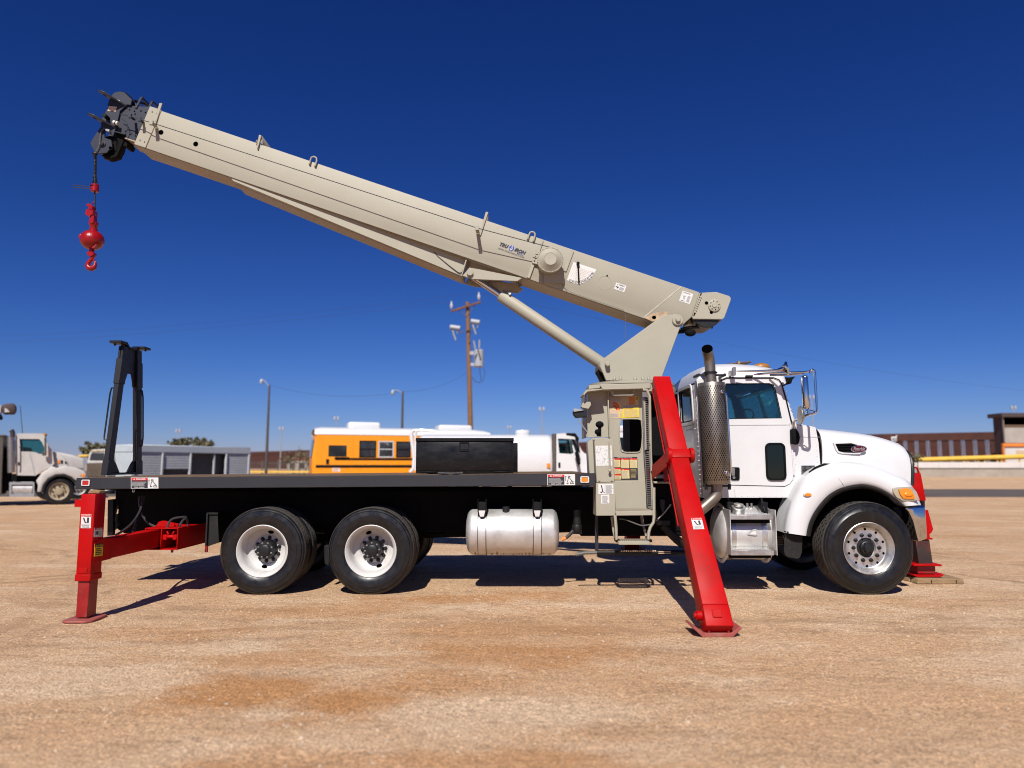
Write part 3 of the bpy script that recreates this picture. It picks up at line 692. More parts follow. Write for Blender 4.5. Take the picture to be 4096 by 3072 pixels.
# ------------------------------------------------------------------ round side tank on straps
def y_tank(cen, xa, xb, rad, dish, Yc, mats, name):
    """tank lying along X with domed ends"""
    m = MB(); a = Vector((xa, Yc, cen)); L = xb - xa
    prof = [(0.001, 0), (rad * 0.55, dish * 0.10), (rad * 0.82, dish * 0.32), (rad * 0.955, dish * 0.68), (rad, dish), (rad, L - dish), (rad * 0.955, L - dish * 0.68), (rad * 0.82, L - dish * 0.32), (rad * 0.55, L - dish * 0.10), (0.001, L)]
    m.lathe(prof, a, (1, 0, 0), 48)
    return m.build(name, mats, truck, sharp=60)
tc, RT = 0.325, 0.30
pa, pb = W((1864, 2125), tc), W((2236, 2122), tc - 0.02)
zt = (W((2050, 2034), tc).z + W((2050, 2219), tc).z) / 2; RT = (W((2050, 2034), tc).z - W((2050, 2219), tc).z) / 2 - 0.004
tank = y_tank(zt, pa.x, pb.x, RT, 0.085, tc, ['tank'], 'hydraulic_tank')
for x0, x1 in ((500, 576), (1028, 1104)):
    a, c = W(cE(x0, 1120), tc - RT).x, W(cE(x1, 1120), tc - RT).x
    s = MB(); s.lathe([(RT + 0.001, 0), (RT + 0.007, 0.003), (RT + 0.007, c - a - 0.003), (RT + 0.001, c - a)], (a, tc, zt), (1, 0, 0), 48); s.build('strap', 'tank', tank)
    e = MB()
    for q in (a - 0.004, c - 0.001): e.lathe([(RT + 0.001, 0), (RT + 0.009, 0), (RT + 0.009, 0.005), (RT + 0.001, 0.005)], (q, tc, zt), (1, 0, 0), 48)
    e.build('strap_edging', 'matt_black', tank)
    k = MB(); xm = (a + c) / 2
    k.box(xm - 0.045, xm + 0.045, tc - RT + 0.05, tc - RT + 0.065, zt + RT * 0.72, zt + RT + 0.10)
    k.box(xm - 0.055, xm - 0.045, tc - RT + 0.03, tc - RT + 0.2, zt + RT * 0.9, zt + RT + 0.13); k.box(xm + 0.045, xm + 0.055, tc - RT + 0.03, tc - RT + 0.2, zt + RT * 0.9, zt + RT + 0.13)
    k.build('hanger', 'black', tank, bevel=0.003)
    k = MB(); k.prism([(xm - 0.042, tc - RT + 0.03, zt + RT * 0.98), (xm + 0.042, tc - RT + 0.03, zt + RT * 0.98), (xm + 0.025, tc - RT + 0.012, zt + RT * 0.72), (xm - 0.025, tc - RT + 0.012, zt + RT * 0.72)], (0, 0.02, 0.0)); k.build('strap_latch', 'white_dull', tank, bevel=0.003)
s = MB()   # drips of dirt along the belly
random.seed(3)
for i in range(46):
    x = lerp(pa.x + 0.1, pb.x - 0.1, random.random()); a0 = R(-52 - 30 * random.random()); a1 = R(-96); w = 0.004 + 0.016 * random.random() ** 2
    rr = RT + 0.0015; n = 5
    row = [[(x + sx * w * (0.25 + 0.75 * i_ / n), tc - rr * math.cos(lerp(a0, a1, i_ / n)), zt + rr * math.sin(lerp(a0, a1, i_ / n))) for i_ in range(n + 1)] for sx in (-1, 1)]
    s.grid(row)
s.build('dirt_streak', 'rust_dirt', tank, recalc=False, kind='stuff')
s = MB(); q = W(cE(768, 905), tc - 0.1); s.cyl((q.x, q.y, zt + RT - 0.05), (q.x, q.y, zt + RT + 0.035), 0.045, 16); s.build('filler_cap', 'steel_hub', tank, bevel=0.004)
# filter and hose behind the tank
b = MB(); p = W(cE(1440, 1060), 0.45); b.cyl(p, p + Vector((0, 0, 0.19)), 0.055, 16); b.cyl(p - Vector((0, 0, 0.09)), p, 0.065, 10); b.box(p.x - 0.06, p.x + 0.06, 0.42, 0.55, p.z - 0.12, p.z - 0.02)
b.build('oil_filter', 'steel_hub', truck, bevel=0.003)
b = MB(); b.tube(WW(cE, [(1405, 1120), (1370, 1160), (1335, 1190)], 0.42), 0.022, 8); b.build('filter_hose', 'hose', truck)
b = MB(); b.tube(WW(cE, [(1335, 1188), (1315, 1198), (1296, 1205)], 0.42), 0.022, 8); b.build('hose_end', 'orange', truck)

# ------------------------------------------------------------------ rear jack beam
XP0, XP1 = -4.415, -4.262
yf = -1.45
post = MB()
P0, P1 = W(cC(295, 300), yf), W(cC(430, 300), yf); Q0, Q1 = W(cC(240, 1122), yf), W(cC(380, 1120), yf)
xl, xr2 = (P0.x + Q0.x) / 2, (P1.x + Q1.x) / 2; zt_, zb_ = P0.z, Q0.z
post.box(xl, xr2, yf, yf + 0.195, zb_, zt_)
jk = post.build('rear_jack', 'red', truck, bevel=0.008, seg=2)
c = MB(); zc = W(cC(300, 1062), yf).z; c.box(xl - 0.006, xr2 + 0.006, yf - 0.008, yf + 0.203, zb_ - 0.004, zc); c.build('collar', 'red', jk, bevel=0.006)
c = MB(); a, e = W(cC(275, 998), yf - 0.004), W(cC(350, 1050), yf - 0.004); c.box(a.x, e.x, yf - 0.006, yf + 0.01, e.z, a.z); c.build('stop_block', 'red', jk, bevel=0.003)
c = MB(); a, e = W(cC(250, 352), yf + 0.08), W(cC(296, 420), yf + 0.08); c.box(a.x, xl + 0.005, yf + 0.05, yf + 0.13, e.z, a.z); c.build('lug', 'red', jk, bevel=0.004)
c = MB(); a = W(cC(262, 1130), yf + 0.015); e = W(cC(372, 1130), yf + 0.015); c.box(a.x, e.x, yf + 0.018, yf + 0.175, 0.035, zb_ + 0.02); inner = c.build('jack_leg', 'red_dull', jk, bevel=0.006)
fp = MB(); X0, X1 = W(cC(160, 1500), -1.5).x, W(cC(420, 1480), -1.3).x
xm = (a.x + e.x) / 2; hw = 0.15
fp.prism([(xm - hw, yf - 0.05, 0.0), (xm - hw + 0.05, yf - 0.09, 0.0), (xm + hw - 0.05, yf - 0.09, 0.0), (xm + hw, yf - 0.04, 0.0), (xm + hw, yf + 0.22, 0.0), (xm + hw - 0.06, yf + 0.28, 0.0), (xm - hw + 0.06, yf + 0.28, 0.0), (xm - hw, yf + 0.22, 0.0)], (0, 0, 0.024))
fp.build('foot_plate', 'red_dust', jk, bevel=0.005)
def jack_plate(TL, TR, BL, toward, parent):
    d = Decal(TL, TR, BL, toward).base(DW)
    d.rect(0.03, 0.02, 0.97, 0.19, DR, 1); tri_mark(d, 0.12, 0.045, 0.16, 0.12, DW, DR); d.text(0.34, 0.055, 0.9, 0.16, 'DANGER', DW)
    d.poly([(0.18, 0.28), (0.32, 0.25), (0.47, 0.55), (0.60, 0.60), (0.60, 0.64), (0.40, 0.64)], DK); d.rect(0.60, 0.24, 0.80, 0.62, DK)
    d.rect(0.03, 0.70, 0.97, 0.715, DK); d.rows(0.08, 0.75, 0.92, 0.86, 2, DG); d.text(0.16, 0.88, 0.86, 0.965, 'STAND CLEAR', DK, bold=0.0)
    return d.build('warning_plate', DM, parent)
jack_plate(W(cC(299, 490), yf), W(cC(393, 490), yf), W(cC(292, 622), yf), (0, -1, 0), jk)
XS = xr2
def side(c, x, y): return WP(c(x, y), (XS, 0, 0), Vector((1, 0, 0)))
d = Decal(side(cC, 418, 618), side(cC, 497, 614), side(cC, 414, 708), (1, 0, 0)).base(DW)
d.rect(0, 0, 1, 0.22, DR); d.text(0.2, 0.04, 0.9, 0.18, 'DANGER', DW); d.rect(0.25, 0.4, 0.5, 0.75, DK); d.rows(0.55, 0.35, 0.95, 0.9, 6, DG); d.rect(0.08, 0.35, 0.2, 0.8, DG); d.build('warning_plate', DM, jk)
# extending beam, stacked housing
zb0, zb1 = 0.578, 0.788
b = MB(); b.box(-4.405, -4.262 + 0.004, yf + 0.19, 1.0, zb0, zb1); beam_o = b.build('outrigger_beam', 'red', truck, bevel=0.008, seg=2)
c = MB(); c.cyl((-4.259, yf + 0.40, zb0 + 0.09), (-4.262, yf + 0.40, zb0 + 0.09), 0.018, 16); c.build('pin_hole', 'void', beam_o)
b = MB(); b.prism([(XS + 0.0, yf + 0.03, zb0 - 0.01), (XS + 0.0, yf + 0.36, zb0 - 0.005), (XS + 0.0, yf + 0.36, zb1 + 0.005), (XS + 0.0, yf + 0.12, zb1 + 0.02), (XS + 0.0, yf + 0.03, zb1 - 0.02)], (0.007, 0, 0)); b.build('weld_plate', 'red', jk, bevel=0.004)
XS = xr2 + 0.007
d = Decal(side(cC, 424, 775), side(cC, 503, 768), side(cC, 416, 892), (1, 0, 0)).base(DY)
d.rect(0, 0, 1, 0.25, DK); tri_mark(d, 0.06, 0.05, 0.18, 0.15, DY, DK); d.text(0.28, 0.06, 0.94, 0.2, 'CAUTION', DY)
for i, s_ in enumerate(('EXTEND BEAM', 'OUTRIGGERS', 'FULLY BEFORE', 'LIFTING LOADS')): pass
d.rows(0.15, 0.33, 0.9, 0.92, 4, DK); d.build('caution_plate', DM, jk)
hx0, hx1, hy = -4.43, -4.028, -0.09
t = 0.012; z0, z1 = 0.545, 0.806
b = MB(); xmid = -4.225
b.box(hx0, hx1, hy, 2.53, z1 - t, z1); b.box(hx0, hx1, hy, 2.53, z0, z0 + t)
for x in (hx0, xmid - t, hx1 - t): b.box(x, x + t, hy + 0.001, 2.529, z0 + t, z1 - t)
b.box(xmid, hx1 - t, hy + 0.35, hy + 0.36, z0 + t, z1 - t)
hs = b.build('outrigger_housing', 'red', truck, bevel=0.003)
c = MB(); c.cyl((xmid + 0.01, hy + 0.03, 0.70), (hx1 - 0.014, hy + 0.03, 0.70), 0.022, 12)
for x in (xmid + 0.012, hx1 - 0.065): c.box(x, x + 0.05, hy + 0.0, hy + 0.05, 0.665, 0.725)
for sx in (-1, 1):
    xm = (xmid + hx1) / 2; c.beam((xm + sx * 0.02, hy + 0.02, 0.725), (xm + sx * 0.045, hy + 0.02, 0.765), 0.022, 0.02)
c.build('lock_pin', 'red', hs, bevel=0.004)
b = MB(); fan = [(-4.62, 0.60, 0.80), (-4.62, 0.60, 0.85), (-4.585, 0.60, 0.92), (-4.53, 0.60, 0.955), (-4.45, 0.60, 0.96), (-4.38, 0.60, 0.94), (-4.05, 0.60, 0.83), (-4.03, 0.60, 0.80)]
b.prism([W(cY(*p), 0.25) for p in ((960, 740), (985, 680), (1035, 610), (1090, 590), (1150, 590), (1215, 610), (1390, 640), (1560, 685), (1590, 700), (1590, 740))], (0, 0.02, 0)); b.build('gusset', 'red', truck, bevel=0.003)
b = MB(); b.prism(WW(cY, [(1315, 625), (1210, 690), (1310, 700)], 0.12), (0, 0.012, 0)); b.prism(WW(cY, [(1315, 625), (1390, 640), (1390, 700), (1315, 700)], 0.16), (0, 0.012, 0)); b.build('gusset', 'red', truck)
b = MB(); p = W(cY(1275, 1150), 0.05); b.cyl(p, p + Vector((0, 0, 0.06)), 0.016, 10); b.build('bolt', 'red_dull', hs)
b = MB(); p = W(cY(1885, 1060), 0.6); b.cyl(p - Vector((0, 0, 0.06)), p + Vector((0, 0, 0.05)), 0.022, 8); b.build('bolt', 'red_dull', hs)
def hose(c, pts, Y, r=0.014, n=6):
    P = WW(c, pts, Y) if not isinstance(Y, (list, tuple)) else [W(c(*p), y) for p, y in zip(pts, Y)]
    out = []
    for i in range(len(P) - 1):       # Catmull-Rom
        p0, p1, p2, p3 = P[max(i - 1, 0)], P[i], P[i + 1], P[min(i + 2, len(P) - 1)]
        for k in range(5):
            t_ = k / 5; out.append(0.5 * ((2 * p1) + (p2 - p0) * t_ + (2 * p0 - 5 * p1 + 4 * p2 - p3) * t_ ** 2 + (3 * p1 - p0 - 3 * p2 + p3) * t_ ** 3))
    return MB().tube(out + [P[-1]], r, n)
hose(cY, [(745, 155), (745, 260), (720, 380), (650, 520), (540, 660), (400, 770), (290, 835)], [0.3, 0.25, 0.2, 0.0, -0.4, -0.8, -1.1]).build('hydraulic_hose', 'hose', truck)
hose(cY, [(775, 160), (765, 280), (715, 440), (660, 580), (600, 740), (560, 800)], [0.32, 0.3, 0.2, 0.0, -0.3, -0.5]).build('hydraulic_hose', 'hose', truck)
hose(cY, [(705, 160), (695, 260), (720, 400), (770, 520), (870, 640), (980, 690)], 0.35).build('hydraulic_hose', 'hose', truck)
hose(cY, [(1195, 720), (1215, 630), (1290, 555), (1420, 528), (1525, 528), (1545, 600), (1550, 680)], [-0.02, 0, 0.05, 0.1, 0.15, 0.2, 0.2]).build('hydraulic_hose', 'hose', truck)
hose(cY, [(1400, 720), (1430, 640), (1480, 570), (1530, 555), (1550, 620)], [0, 0, 0.05, 0.1, 0.2]).build('hydraulic_hose', 'hose', truck)
# opposite rear jack, beyond the bed
b = MB(); b.box(-4.22, -4.04, 2.5, 3.75, zb0, zb1); b.build('outrigger_beam', 'red', truck, bevel=0.006)
b = MB(); b.box(-4.22, -4.06, 3.72, 3.91, 0.33, 1.25); j2 = b.build('rear_jack', 'red', truck, bevel=0.006)
b = MB(); b.box(-4.20, -4.08, 3.74, 3.89, 0.03, 0.35); b.build('jack_leg', 'red_dull', j2); b = MB(); b.box(-4.3, -3.98, 3.6, 4.0, 0, 0.024); b.build('foot_plate', 'red_dust', j2)
# tail timber on the post
wb = MB(); a, e = W(cC(356, 258), yf + 0.06), W(cC(474, 298), yf + 0.06)
wb.prism([(a.x, 0, zt_ + 0.002), (e.x - 0.01, 0, zt_ + 0.002), (e.x, 0, a.z - 0.01), (a.x + 0.02, 0, a.z)], (0, 0.1, 0))
wb.v = [v + Vector((0, yf + 0.06, 0)) for v in wb.v]
tag(wb.build('timber_block', 'wood', bevel=0.006), 'short weathered timber block lying on top of the red rear jack post', 'wood block')

# ------------------------------------------------------------------ boom rest (A shaped stand on the deck)
zd = deck_z(-4.0) + 0.012
def sz(y): return W((500, y), 1.22).z
ztop = W(cB(700, 170), 1.1).z
nx0, nx1 = W(cB(490, 1420), 0.78).x, W(cB(545, 1420), 0.78).x
rest = MB()
zsplit, zshld = W(cB(660, 440), 1.1).z, W(cB(610, 555), 1.0).z
def leg_(ya_b, yb_b, ya_t, yb_t, zb, zt, x0, x1, m):
    m.add([(x0, ya_b, zb), (x1, ya_b, zb), (x1, yb_b, zb), (x0, yb_b, zb), (x0, ya_t, zt), (x1, ya_t, zt), (x1, yb_t, zt), (x0, yb_t, zt)], [[0, 1, 2, 3], [4, 5, 6, 7], [0, 1, 5, 4], [1, 2, 6, 5], [2, 3, 7, 6], [3, 0, 4, 7]])
rx0 = W(cB(488, 1425), 0.76).x; rx1 = rx0 + 0.070
YB0, YB1, YT0, YT1 = 0.76, 1.67, 0.98, 1.47
for s_ in (0, 1):
    m = MB()
    if s_ == 0: leg_(YB0, YB0 + 0.13, YT0, YT0 + 0.13, zd, ztop - 0.06, rx0, rx1, m)
    else: leg_(YB1 - 0.13, YB1, YT1 - 0.13, YT1, zd, ztop - 0.06, rx0, rx1, m)
    lo = m.build('rest_leg', 'rest_black', truck, bevel=0.005)
    # sleeve over the upper part
    m = MB(); f0, f1 = 0.70, 0.90; e = 0.008
    zz = lambda f: lerp(zd, ztop - 0.06, f)
    if s_ == 0: leg_(lerp(YB0, YT0, f0) - e, lerp(YB0, YT0, f0) + 0.14, lerp(YB0, YT0, f1) - e, lerp(YB0, YT0, f1) + 0.14, zz(f0), zz(f1), rx0 - e, rx1 + e, m)
    else: leg_(lerp(YB1, YT1, f0) - 0.14, lerp(YB1, YT1, f0) + e, lerp(YB1, YT1, f1) - 0.14, lerp(YB1, YT1, f1) + e, zz(f0), zz(f1), rx0 - e, rx1 + e, m)
    m.build('sleeve', 'rest_black', lo, bevel=0.004)
    m = MB()
    if s_ == 0: leg_(YB0 - e, YB0 + 0.15, lerp(YB0, YT0, 0.11) - e, lerp(YB0, YT0, 0.11) + 0.14, zd, zz(0.11), rx0 - e, rx1 + e, m)
    else: leg_(YB1 - 0.15, YB1 + e, lerp(YB1, YT1, 0.11) - 0.14, lerp(YB1, YT1, 0.11) + e, zd, zz(0.11), rx0 - e, rx1 + e, m)
    m.build('foot_sleeve', 'rest_black', lo, bevel=0.004)
    # side grab bar
    f = [0.26, 0.30, 0.62, 0.665]
    yb = (lambda q: lerp(YB0, YT0, q) + 0.03) if s_ == 0 else (lambda q: lerp(YB1, YT1, q) - 0.03)
    if s_ == 0:
        pts = [(rx0 - 0.0, yb(f[0]), zz(f[0])), (rx0 - 0.045, yb(f[0]), zz(f[0]) + 0.02), (rx0 - 0.05, yb(f[1]), zz(f[1])), (rx0 - 0.05, yb(f[2]), zz(f[2])), (rx0 - 0.04, yb(f[3]), zz(f[3])), (rx0, yb(f[3]), zz(f[3]))]
    else:
        pts = [(rx1, yb(f[0]), zz(f[0]) - 0.06), (rx1 + 0.02, yb(f[0]), zz(f[0]) - 0.05), (rx1 + 0.03, yb(f[1]), zz(f[1])), (rx1 + 0.03, yb(f[2]) , zz(f[2])), (rx1 + 0.015, yb(f[3]), zz(f[3]) + 0.02), (rx1, yb(f[3]), zz(f[3]) + 0.03)]
    m = MB(); m.tube(pts, 0.011, 8); m.build('grab_bar', 'black', lo)
zz = lambda f: lerp(zd, ztop - 0.06, f)
m = MB(); xw = (rx0 + rx1) / 2
yl = lambda q: lerp(YB0, YT0, q); yr = lambda q: lerp(YB1, YT1, q)
m.prism([(xw - 0.01, yl(0.70), zz(0.70)), (xw - 0.01, yl(0.70) + 0.18, zz(0.70)), (xw - 0.01, yl(0.8) + 0.235, zz(0.795)), (xw - 0.01, yr(0.8) - 0.235, zz(0.795)), (xw - 0.01, yr(0.70) - 0.18, zz(0.70)), (xw - 0.01, yr(0.70), zz(0.70)), (xw - 0.01, yr(1.0), zz(1.0)), (xw - 0.01, yl(1.0), zz(1.0))], (0.02, 0, 0)); m.build('web_plate', 'rest_black', truck, bevel=0.003)
m = MB(); m.box(rx0 - 0.01, rx1 + 0.01, YB0 + 0.1, YB1 - 0.1, zd, zd + 0.03)
for a, e in ((YB0 + 0.13, YB0 + 0.36), (YB1 - 0.13, YB1 - 0.36)): m.prism([(xw - 0.01, a, zd + 0.03), (xw - 0.01, e, zd + 0.03), (xw - 0.01, (a + e) / 2, zd + 0.17), (xw - 0.01, a, zd + 0.20)], (0.02, 0, 0))
m.build('rest_base', 'rest_black', truck, bevel=0.003)
cm = (YT0 + YT1) / 2
for y0, y1, xa_, xb_ in ((YT0 - 0.10, YT0 + 0.08, -0.08, 0.015), (YT1 - 0.08, YT1 + 0.10, -0.02, 0.075)):
    m = MB(); m.box(rx0 + xa_, rx1 + xb_, y0, y1, ztop - 0.035, ztop); m.build('cradle_pad', 'rest_black', truck, bevel=0.004)
    for x in (rx0 + xa_ + 0.03, rx1 + xb_ - 0.03):
        q = MB(); q.cyl((x, (y0 + y1) / 2, ztop - 0.06), (x, (y0 + y1) / 2, ztop - 0.03), 0.014, 6); q.build('bolt', 'black', truck)
m = MB(); m.prism([(rx0 - 0.02, YT0 + 0.08, ztop - 0.002), (rx0 - 0.03, cm - 0.08, ztop - 0.05), (rx0 - 0.03, cm + 0.08, ztop - 0.05), (rx0 - 0.03, YT1 - 0.08, ztop - 0.002), (rx0 - 0.03, YT1 - 0.08, ztop - 0.03), (rx0 - 0.03, cm + 0.08, ztop - 0.08), (rx0 - 0.03, cm - 0.08, ztop - 0.08), (rx0 - 0.03, YT0 + 0.08, ztop - 0.03)], (0.10, 0, 0)); m.build('cradle_pad', 'rest_black', truck, bevel=0.003)

# ------------------------------------------------------------------ toolboxes standing on the deck
def toolbox(label, x0, x1, y0, y1, z0, z1, detail):
    t_ = thing('toolbox', label, 'toolbox', ((x0 + x1) / 2, (y0 + y1) / 2, z0), 'black toolboxes on the truck bed')
    m = MB(); m.box(x0, x1, y0, y1, z0, z1 - 0.0); m.build('box_body', 'box_black', t_, bevel=0.006, seg=2)
    if not detail: return
    m = MB(); m.box(x0 + 0.012, x1 - 0.03, y0 - 0.012, y0 - 0.001, z0 + 0.035, z1 - 0.05); dr_ = m.build('box_door', 'box_black', t_, bevel=0.005, seg=2)
    m = MB(); m.box(x0 - 0.004, x1 + 0.004, y0 - 0.022, y0 - 0.003, z1 - 0.036, z1 + 0.006); m.build('drip_edge', 'box_black', t_, bevel=0.004)
    p = W(cQ(1203, 318), y0); h = MB()
    def rr(w_, h_, r_): return [(p.x + sx * (w_ - r_) + r_ * math.cos(a), y0 - 0.012, p.z + sz_ * (h_ - r_) + r_ * math.sin(a)) for sx, sz_, a0 in ((1, 1, 0), (-1, 1, 90), (-1, -1, 180), (1, -1, 270)) for a in (R(a0), R(a0 + 45), R(a0 + 90))]
    h.plate(rr(0.062, 0.056, 0.015), [rr(0.048, 0.04, 0.008)], (0, -0.010, 0)); h.build('latch', 'box_black', dr_, bevel=0.003)
    h = MB(); h.prism(rr(0.048, 0.04, 0.008), (0, -0.002, 0)); h.box(p.x - 0.044, p.x + 0.044, y0 - 0.02, y0 - 0.014, p.z - 0.03, p.z - 0.016); h.cyl((p.x, y0 - 0.013, p.z + 0.01), (p.x, y0 - 0.022, p.z + 0.01), 0.009, 10); h.build('paddle', 'steel_hub', dr_)
    for x in (x0 + 0.15, x1 - 0.15):
        h = MB(); h.box(x - 0.10, x + 0.10, y0 - 0.02, y0 - 0.005, z0 + 0.012, z0 + 0.028); h.build('hinge', 'black', t_, bevel=0.003)
a, e = W(cQ(876, 262), 0.11), W(cQ(1538, 498), 0.11)
zb = deck_z((a.x + e.x) / 2) + 0.013
toolbox('long black steel toolbox with a recessed latch at the near edge of the bed', a.x, e.x, 0.11, 0.60, zb, a.z, True)
a2, e2 = W(cQ(1000, 292), 1.5), W(cQ(1567, 498), 1.5)
toolbox('second black toolbox, only its end showing past the long latched one', a2.x, e2.x, 1.5, 2.05, zb, a2.z, False)
m = MB(); q0, q1 = W(cQ(1020, 497), 0.0), W(cQ(1190, 499), 0.0)
m.tube([(q0.x, 0.07, zb + 0.006), ((q0.x + q1.x) / 2, 0.05, zb + 0.004), (q1.x, 0.075, zb + 0.006)], 0.006, 6)
tag(m.build('steel_strip', 'steel'), 'thin bright metal strip lying on the bed edge under the toolbox door', 'strip')

# ================================================================== crane: boom
YB = 0.97                      # near face of the boom
BW = 0.50
def boom(c, x, y): return W(c(x, y), YB)
TL, TR = W((602, 428), YB), W((2798.6, 1168.6), YB)
BL_, BR = W((538, 577), YB), W((2732, 1327), YB)
AX = (TR - TL).normalized(); NX = Vector((-AX.z, 0, AX.x))
if NX.z < 0: NX = -NX
bm_ = MB()
outline = [TL, W((2798.6, 1168.6), YB), W(cK(1570, 600), YB), W(cK(1470, 690), YB), W((2608, 1285), YB), BL_]
bm_.prism(outline, (0, BW, 0))
boom_o = bm_.build('boom', 'cream', truck, bevel=0.012, seg=2)
# underside plate with wear
def along(a, b, t): return a + (b - a) * t
u = MB(); n_ = Vector((0, 0, -1)); A_, B_ = BL_, W((2608, 1285), YB)
dn = -NX * 0.004
u.prism([A_ + Vector((0, 0.015, 0)) + dn, B_ + Vector((0, 0.015, 0)) + dn, B_ + Vector((0, BW - 0.015, 0)) + dn, A_ + Vector((0, BW - 0.015, 0)) + dn], dn * 0.4); u.build('wear_plate', 'cream_worn', boom_o)
# end collar
c = MB(); c.prism([boom(cA, *p) + Vector((0, -0.012, 0)) for p in ((783, 246), (872, 274), (748, 571), (658, 542))], (0, BW + 0.024, 0)); col = c.build('end_collar', 'cream', boom_o, bevel=0.004)
def bolts(pts, c, Y, r=0.011, h=0.014, mt='cream', parent=None):
    for x, y in pts:
        p = W(c(x, y), Y); q = MB(); q.cyl(p, p + Vector((0, -h, 0)), r, 6); q.build('bolt', mt, parent)
bolts([(797, 284), (834, 296), (824, 360), (702, 506), (738, 519)], cA, YB - 0.012, 0.009, 0.014, 'cream', boom_o)
# strap brackets and cable guides
def strap(c, pts, clip, Yd, parent, top=None, mt='cream'):
    m = MB(); m.prism([W(c(*p), YB - 0.002) for p in pts], (0, -0.02, 0))
    P = W(c(*clip), YB - Yd); Q = Vector((P.x, YB - 0.01, P.z))
    m.beam(Q + Vector((0.0, 0, 0.0)), P, 0.05, 0.012); m.beam(P + Vector((0, 0, -0.035)), P + Vector((0, 0, 0.03)), 0.035, 0.05)
    o = m.build('cable_guide', mt, parent, bevel=0.003)
    return P
g1 = strap(cA, [(858, 224), (880, 224), (826, 400), (812, 396)], (792, 372), 0.15, boom_o)
g2 = strap(cM, [(341, 103), (364, 110), (318, 238), (304, 234)], (326, 290), 0.18, boom_o) if False else None
m = MB(); m.prism([W(cM(*p), YB - 0.002) for p in ((341, 103), (364, 110), (330, 238), (318, 234))], (0, -0.03, 0)); m.prism([W(cM(*p), YB - 0.0) for p in ((345, 105), (366, 108), (372, 190), (352, 190))], (0, 0.5, 0)); m.build('cable_guide', 'cream', boom_o, bevel=0.003)
for x0 in (308, 356):
    m = MB(); m.tube([W(cM(*p), YB - 0.02) for p in ((x0 - 4, 178), (x0 + 2, 150), (x0 + 12, 148), (x0 + 10, 178))], 0.006, 6); m.build('ring', 'cream', boom_o)
g3 = strap(cL, [(583, 148), (613, 150), (522, 432), (500, 428)], (478, 338), 0.235, boom_o)
m = MB(); m.prism([W(cL(*p), YB + 0.0) for p in ((585, 150), (612, 150), (600, 250), (560, 240))], (0, 0.45, 0)); m.build('top_strap', 'cream', boom_o)
# U handles
for c_, pts in ((cM, [(832, 382), (840, 345), (850, 318), (874, 311), (898, 322), (902, 350), (886, 402)]), (cL, [(1090, 470), (1104, 418), (1118, 392), (1138, 384), (1162, 390), (1176, 408), (1174, 440), (1158, 495)])):
    m = MB(); m.tube([W(c_(*p), YB - 0.025) for p in pts], 0.012, 8)
    for q in (pts[0], pts[-1]): m.ball(W(c_(*q), YB - 0.012), 0.016, n=8, k=5)
    m.build('lifting_eye', 'cream', boom_o)
# light holes
for x, y in ((866, 447), (1137, 538)):
    p = W(cA(x, y), YB - 0.0015); m = MB(); m.cyl(p, p + Vector((0, -0.002, 0)), 0.036, 24); m.build('hole', 'void', boom_o)
# weld seams, side plates
for c_, a, e, w in ((cL, (1270, 490), (1220, 640), 0.018), (cL, (1637, 617), (1545, 862), 0.018)):
    a, e = W(c_(*a), YB), W(c_(*e), YB); m = MB(); m.beam(a + Vector((0, -0.003, 0)), e + Vector((0, -0.003, 0)), w, 0.03, up=(0, 1, 0)); m.build('seam_edge', 'cream', boom_o)
m = MB(); m.prism([boom(cL, *p) for p in ((1240, 485), (1277, 492), (1222, 660), (1180, 655))], (0, -0.012, 0)); m.prism([boom(cL, *p) for p in ((1600, 600), (1640, 615), (1548, 868), (1505, 855))], (0, -0.012, 0)); m.build('reinforcing_plate', 'cream', boom_o, bevel=0.003)
m = MB(); m.prism([boom(cL, *p) for p in ((1140, 768), (1172, 780), (1112, 952), (1078, 938))], (0, -0.03, 0)); m.build('reinforcing_plate', 'cream', boom_o, bevel=0.003)
m = MB(); m.prism([boom(cL, *p) for p in ((1150, 690), (1210, 700), (1210, 790), (1140, 772))], (0, -0.05, 0)); m.build('reel_bracket', 'cream', boom_o, bevel=0.003)
bolts([(1180, 690), (1168, 722)], cL, YB - 0.05, 0.012, 0.02, 'cream', boom_o)
# cable reel
rp = W(cL(1362, 708), YB - 0.30); rr_ = (165 / 3.0157) / FPX * 9.45
m = MB(); m.lathe([(rr_ * 0.9, 0.27), (rr_ * 0.9, 0.12), (rr_, 0.10), (rr_, 0.055), (rr_ * 0.93, 0.045), (rr_ * 0.90, 0.05), (rr_ * 0.49, 0.0), (rr_ * 0.47, -0.004), (rr_ * 0.45, 0.0), (0.001, 0.002)], rp, (0, 1, 0), 48)
reel = m.build('cable_reel', 'cream', boom_o, sharp=25)
for i in range(16):
    a = 2 * math.pi * i / 16 + 0.2; p = rp + Vector((rr_ * 0.955 * math.cos(a), 0.05, rr_ * 0.955 * math.sin(a)))
    if i == 0: q = MB(); q.ball(p, 0.009, n=6, k=4); b0 = q.build('bolt', 'cream', None); b0.parent = reel; b0.matrix_parent_inverse = Matrix.Translation(-Vector(reel['wx']))
    else: k = b0.copy(); COL.objects.link(k); k.location = p
m = MB(); m.box(rp.x - 0.08, rp.x + 0.2, YB - 0.06, YB, rp.z - 0.28, rp.z + 0.0); m.build('reel_mount', 'cream', boom_o, bevel=0.004)
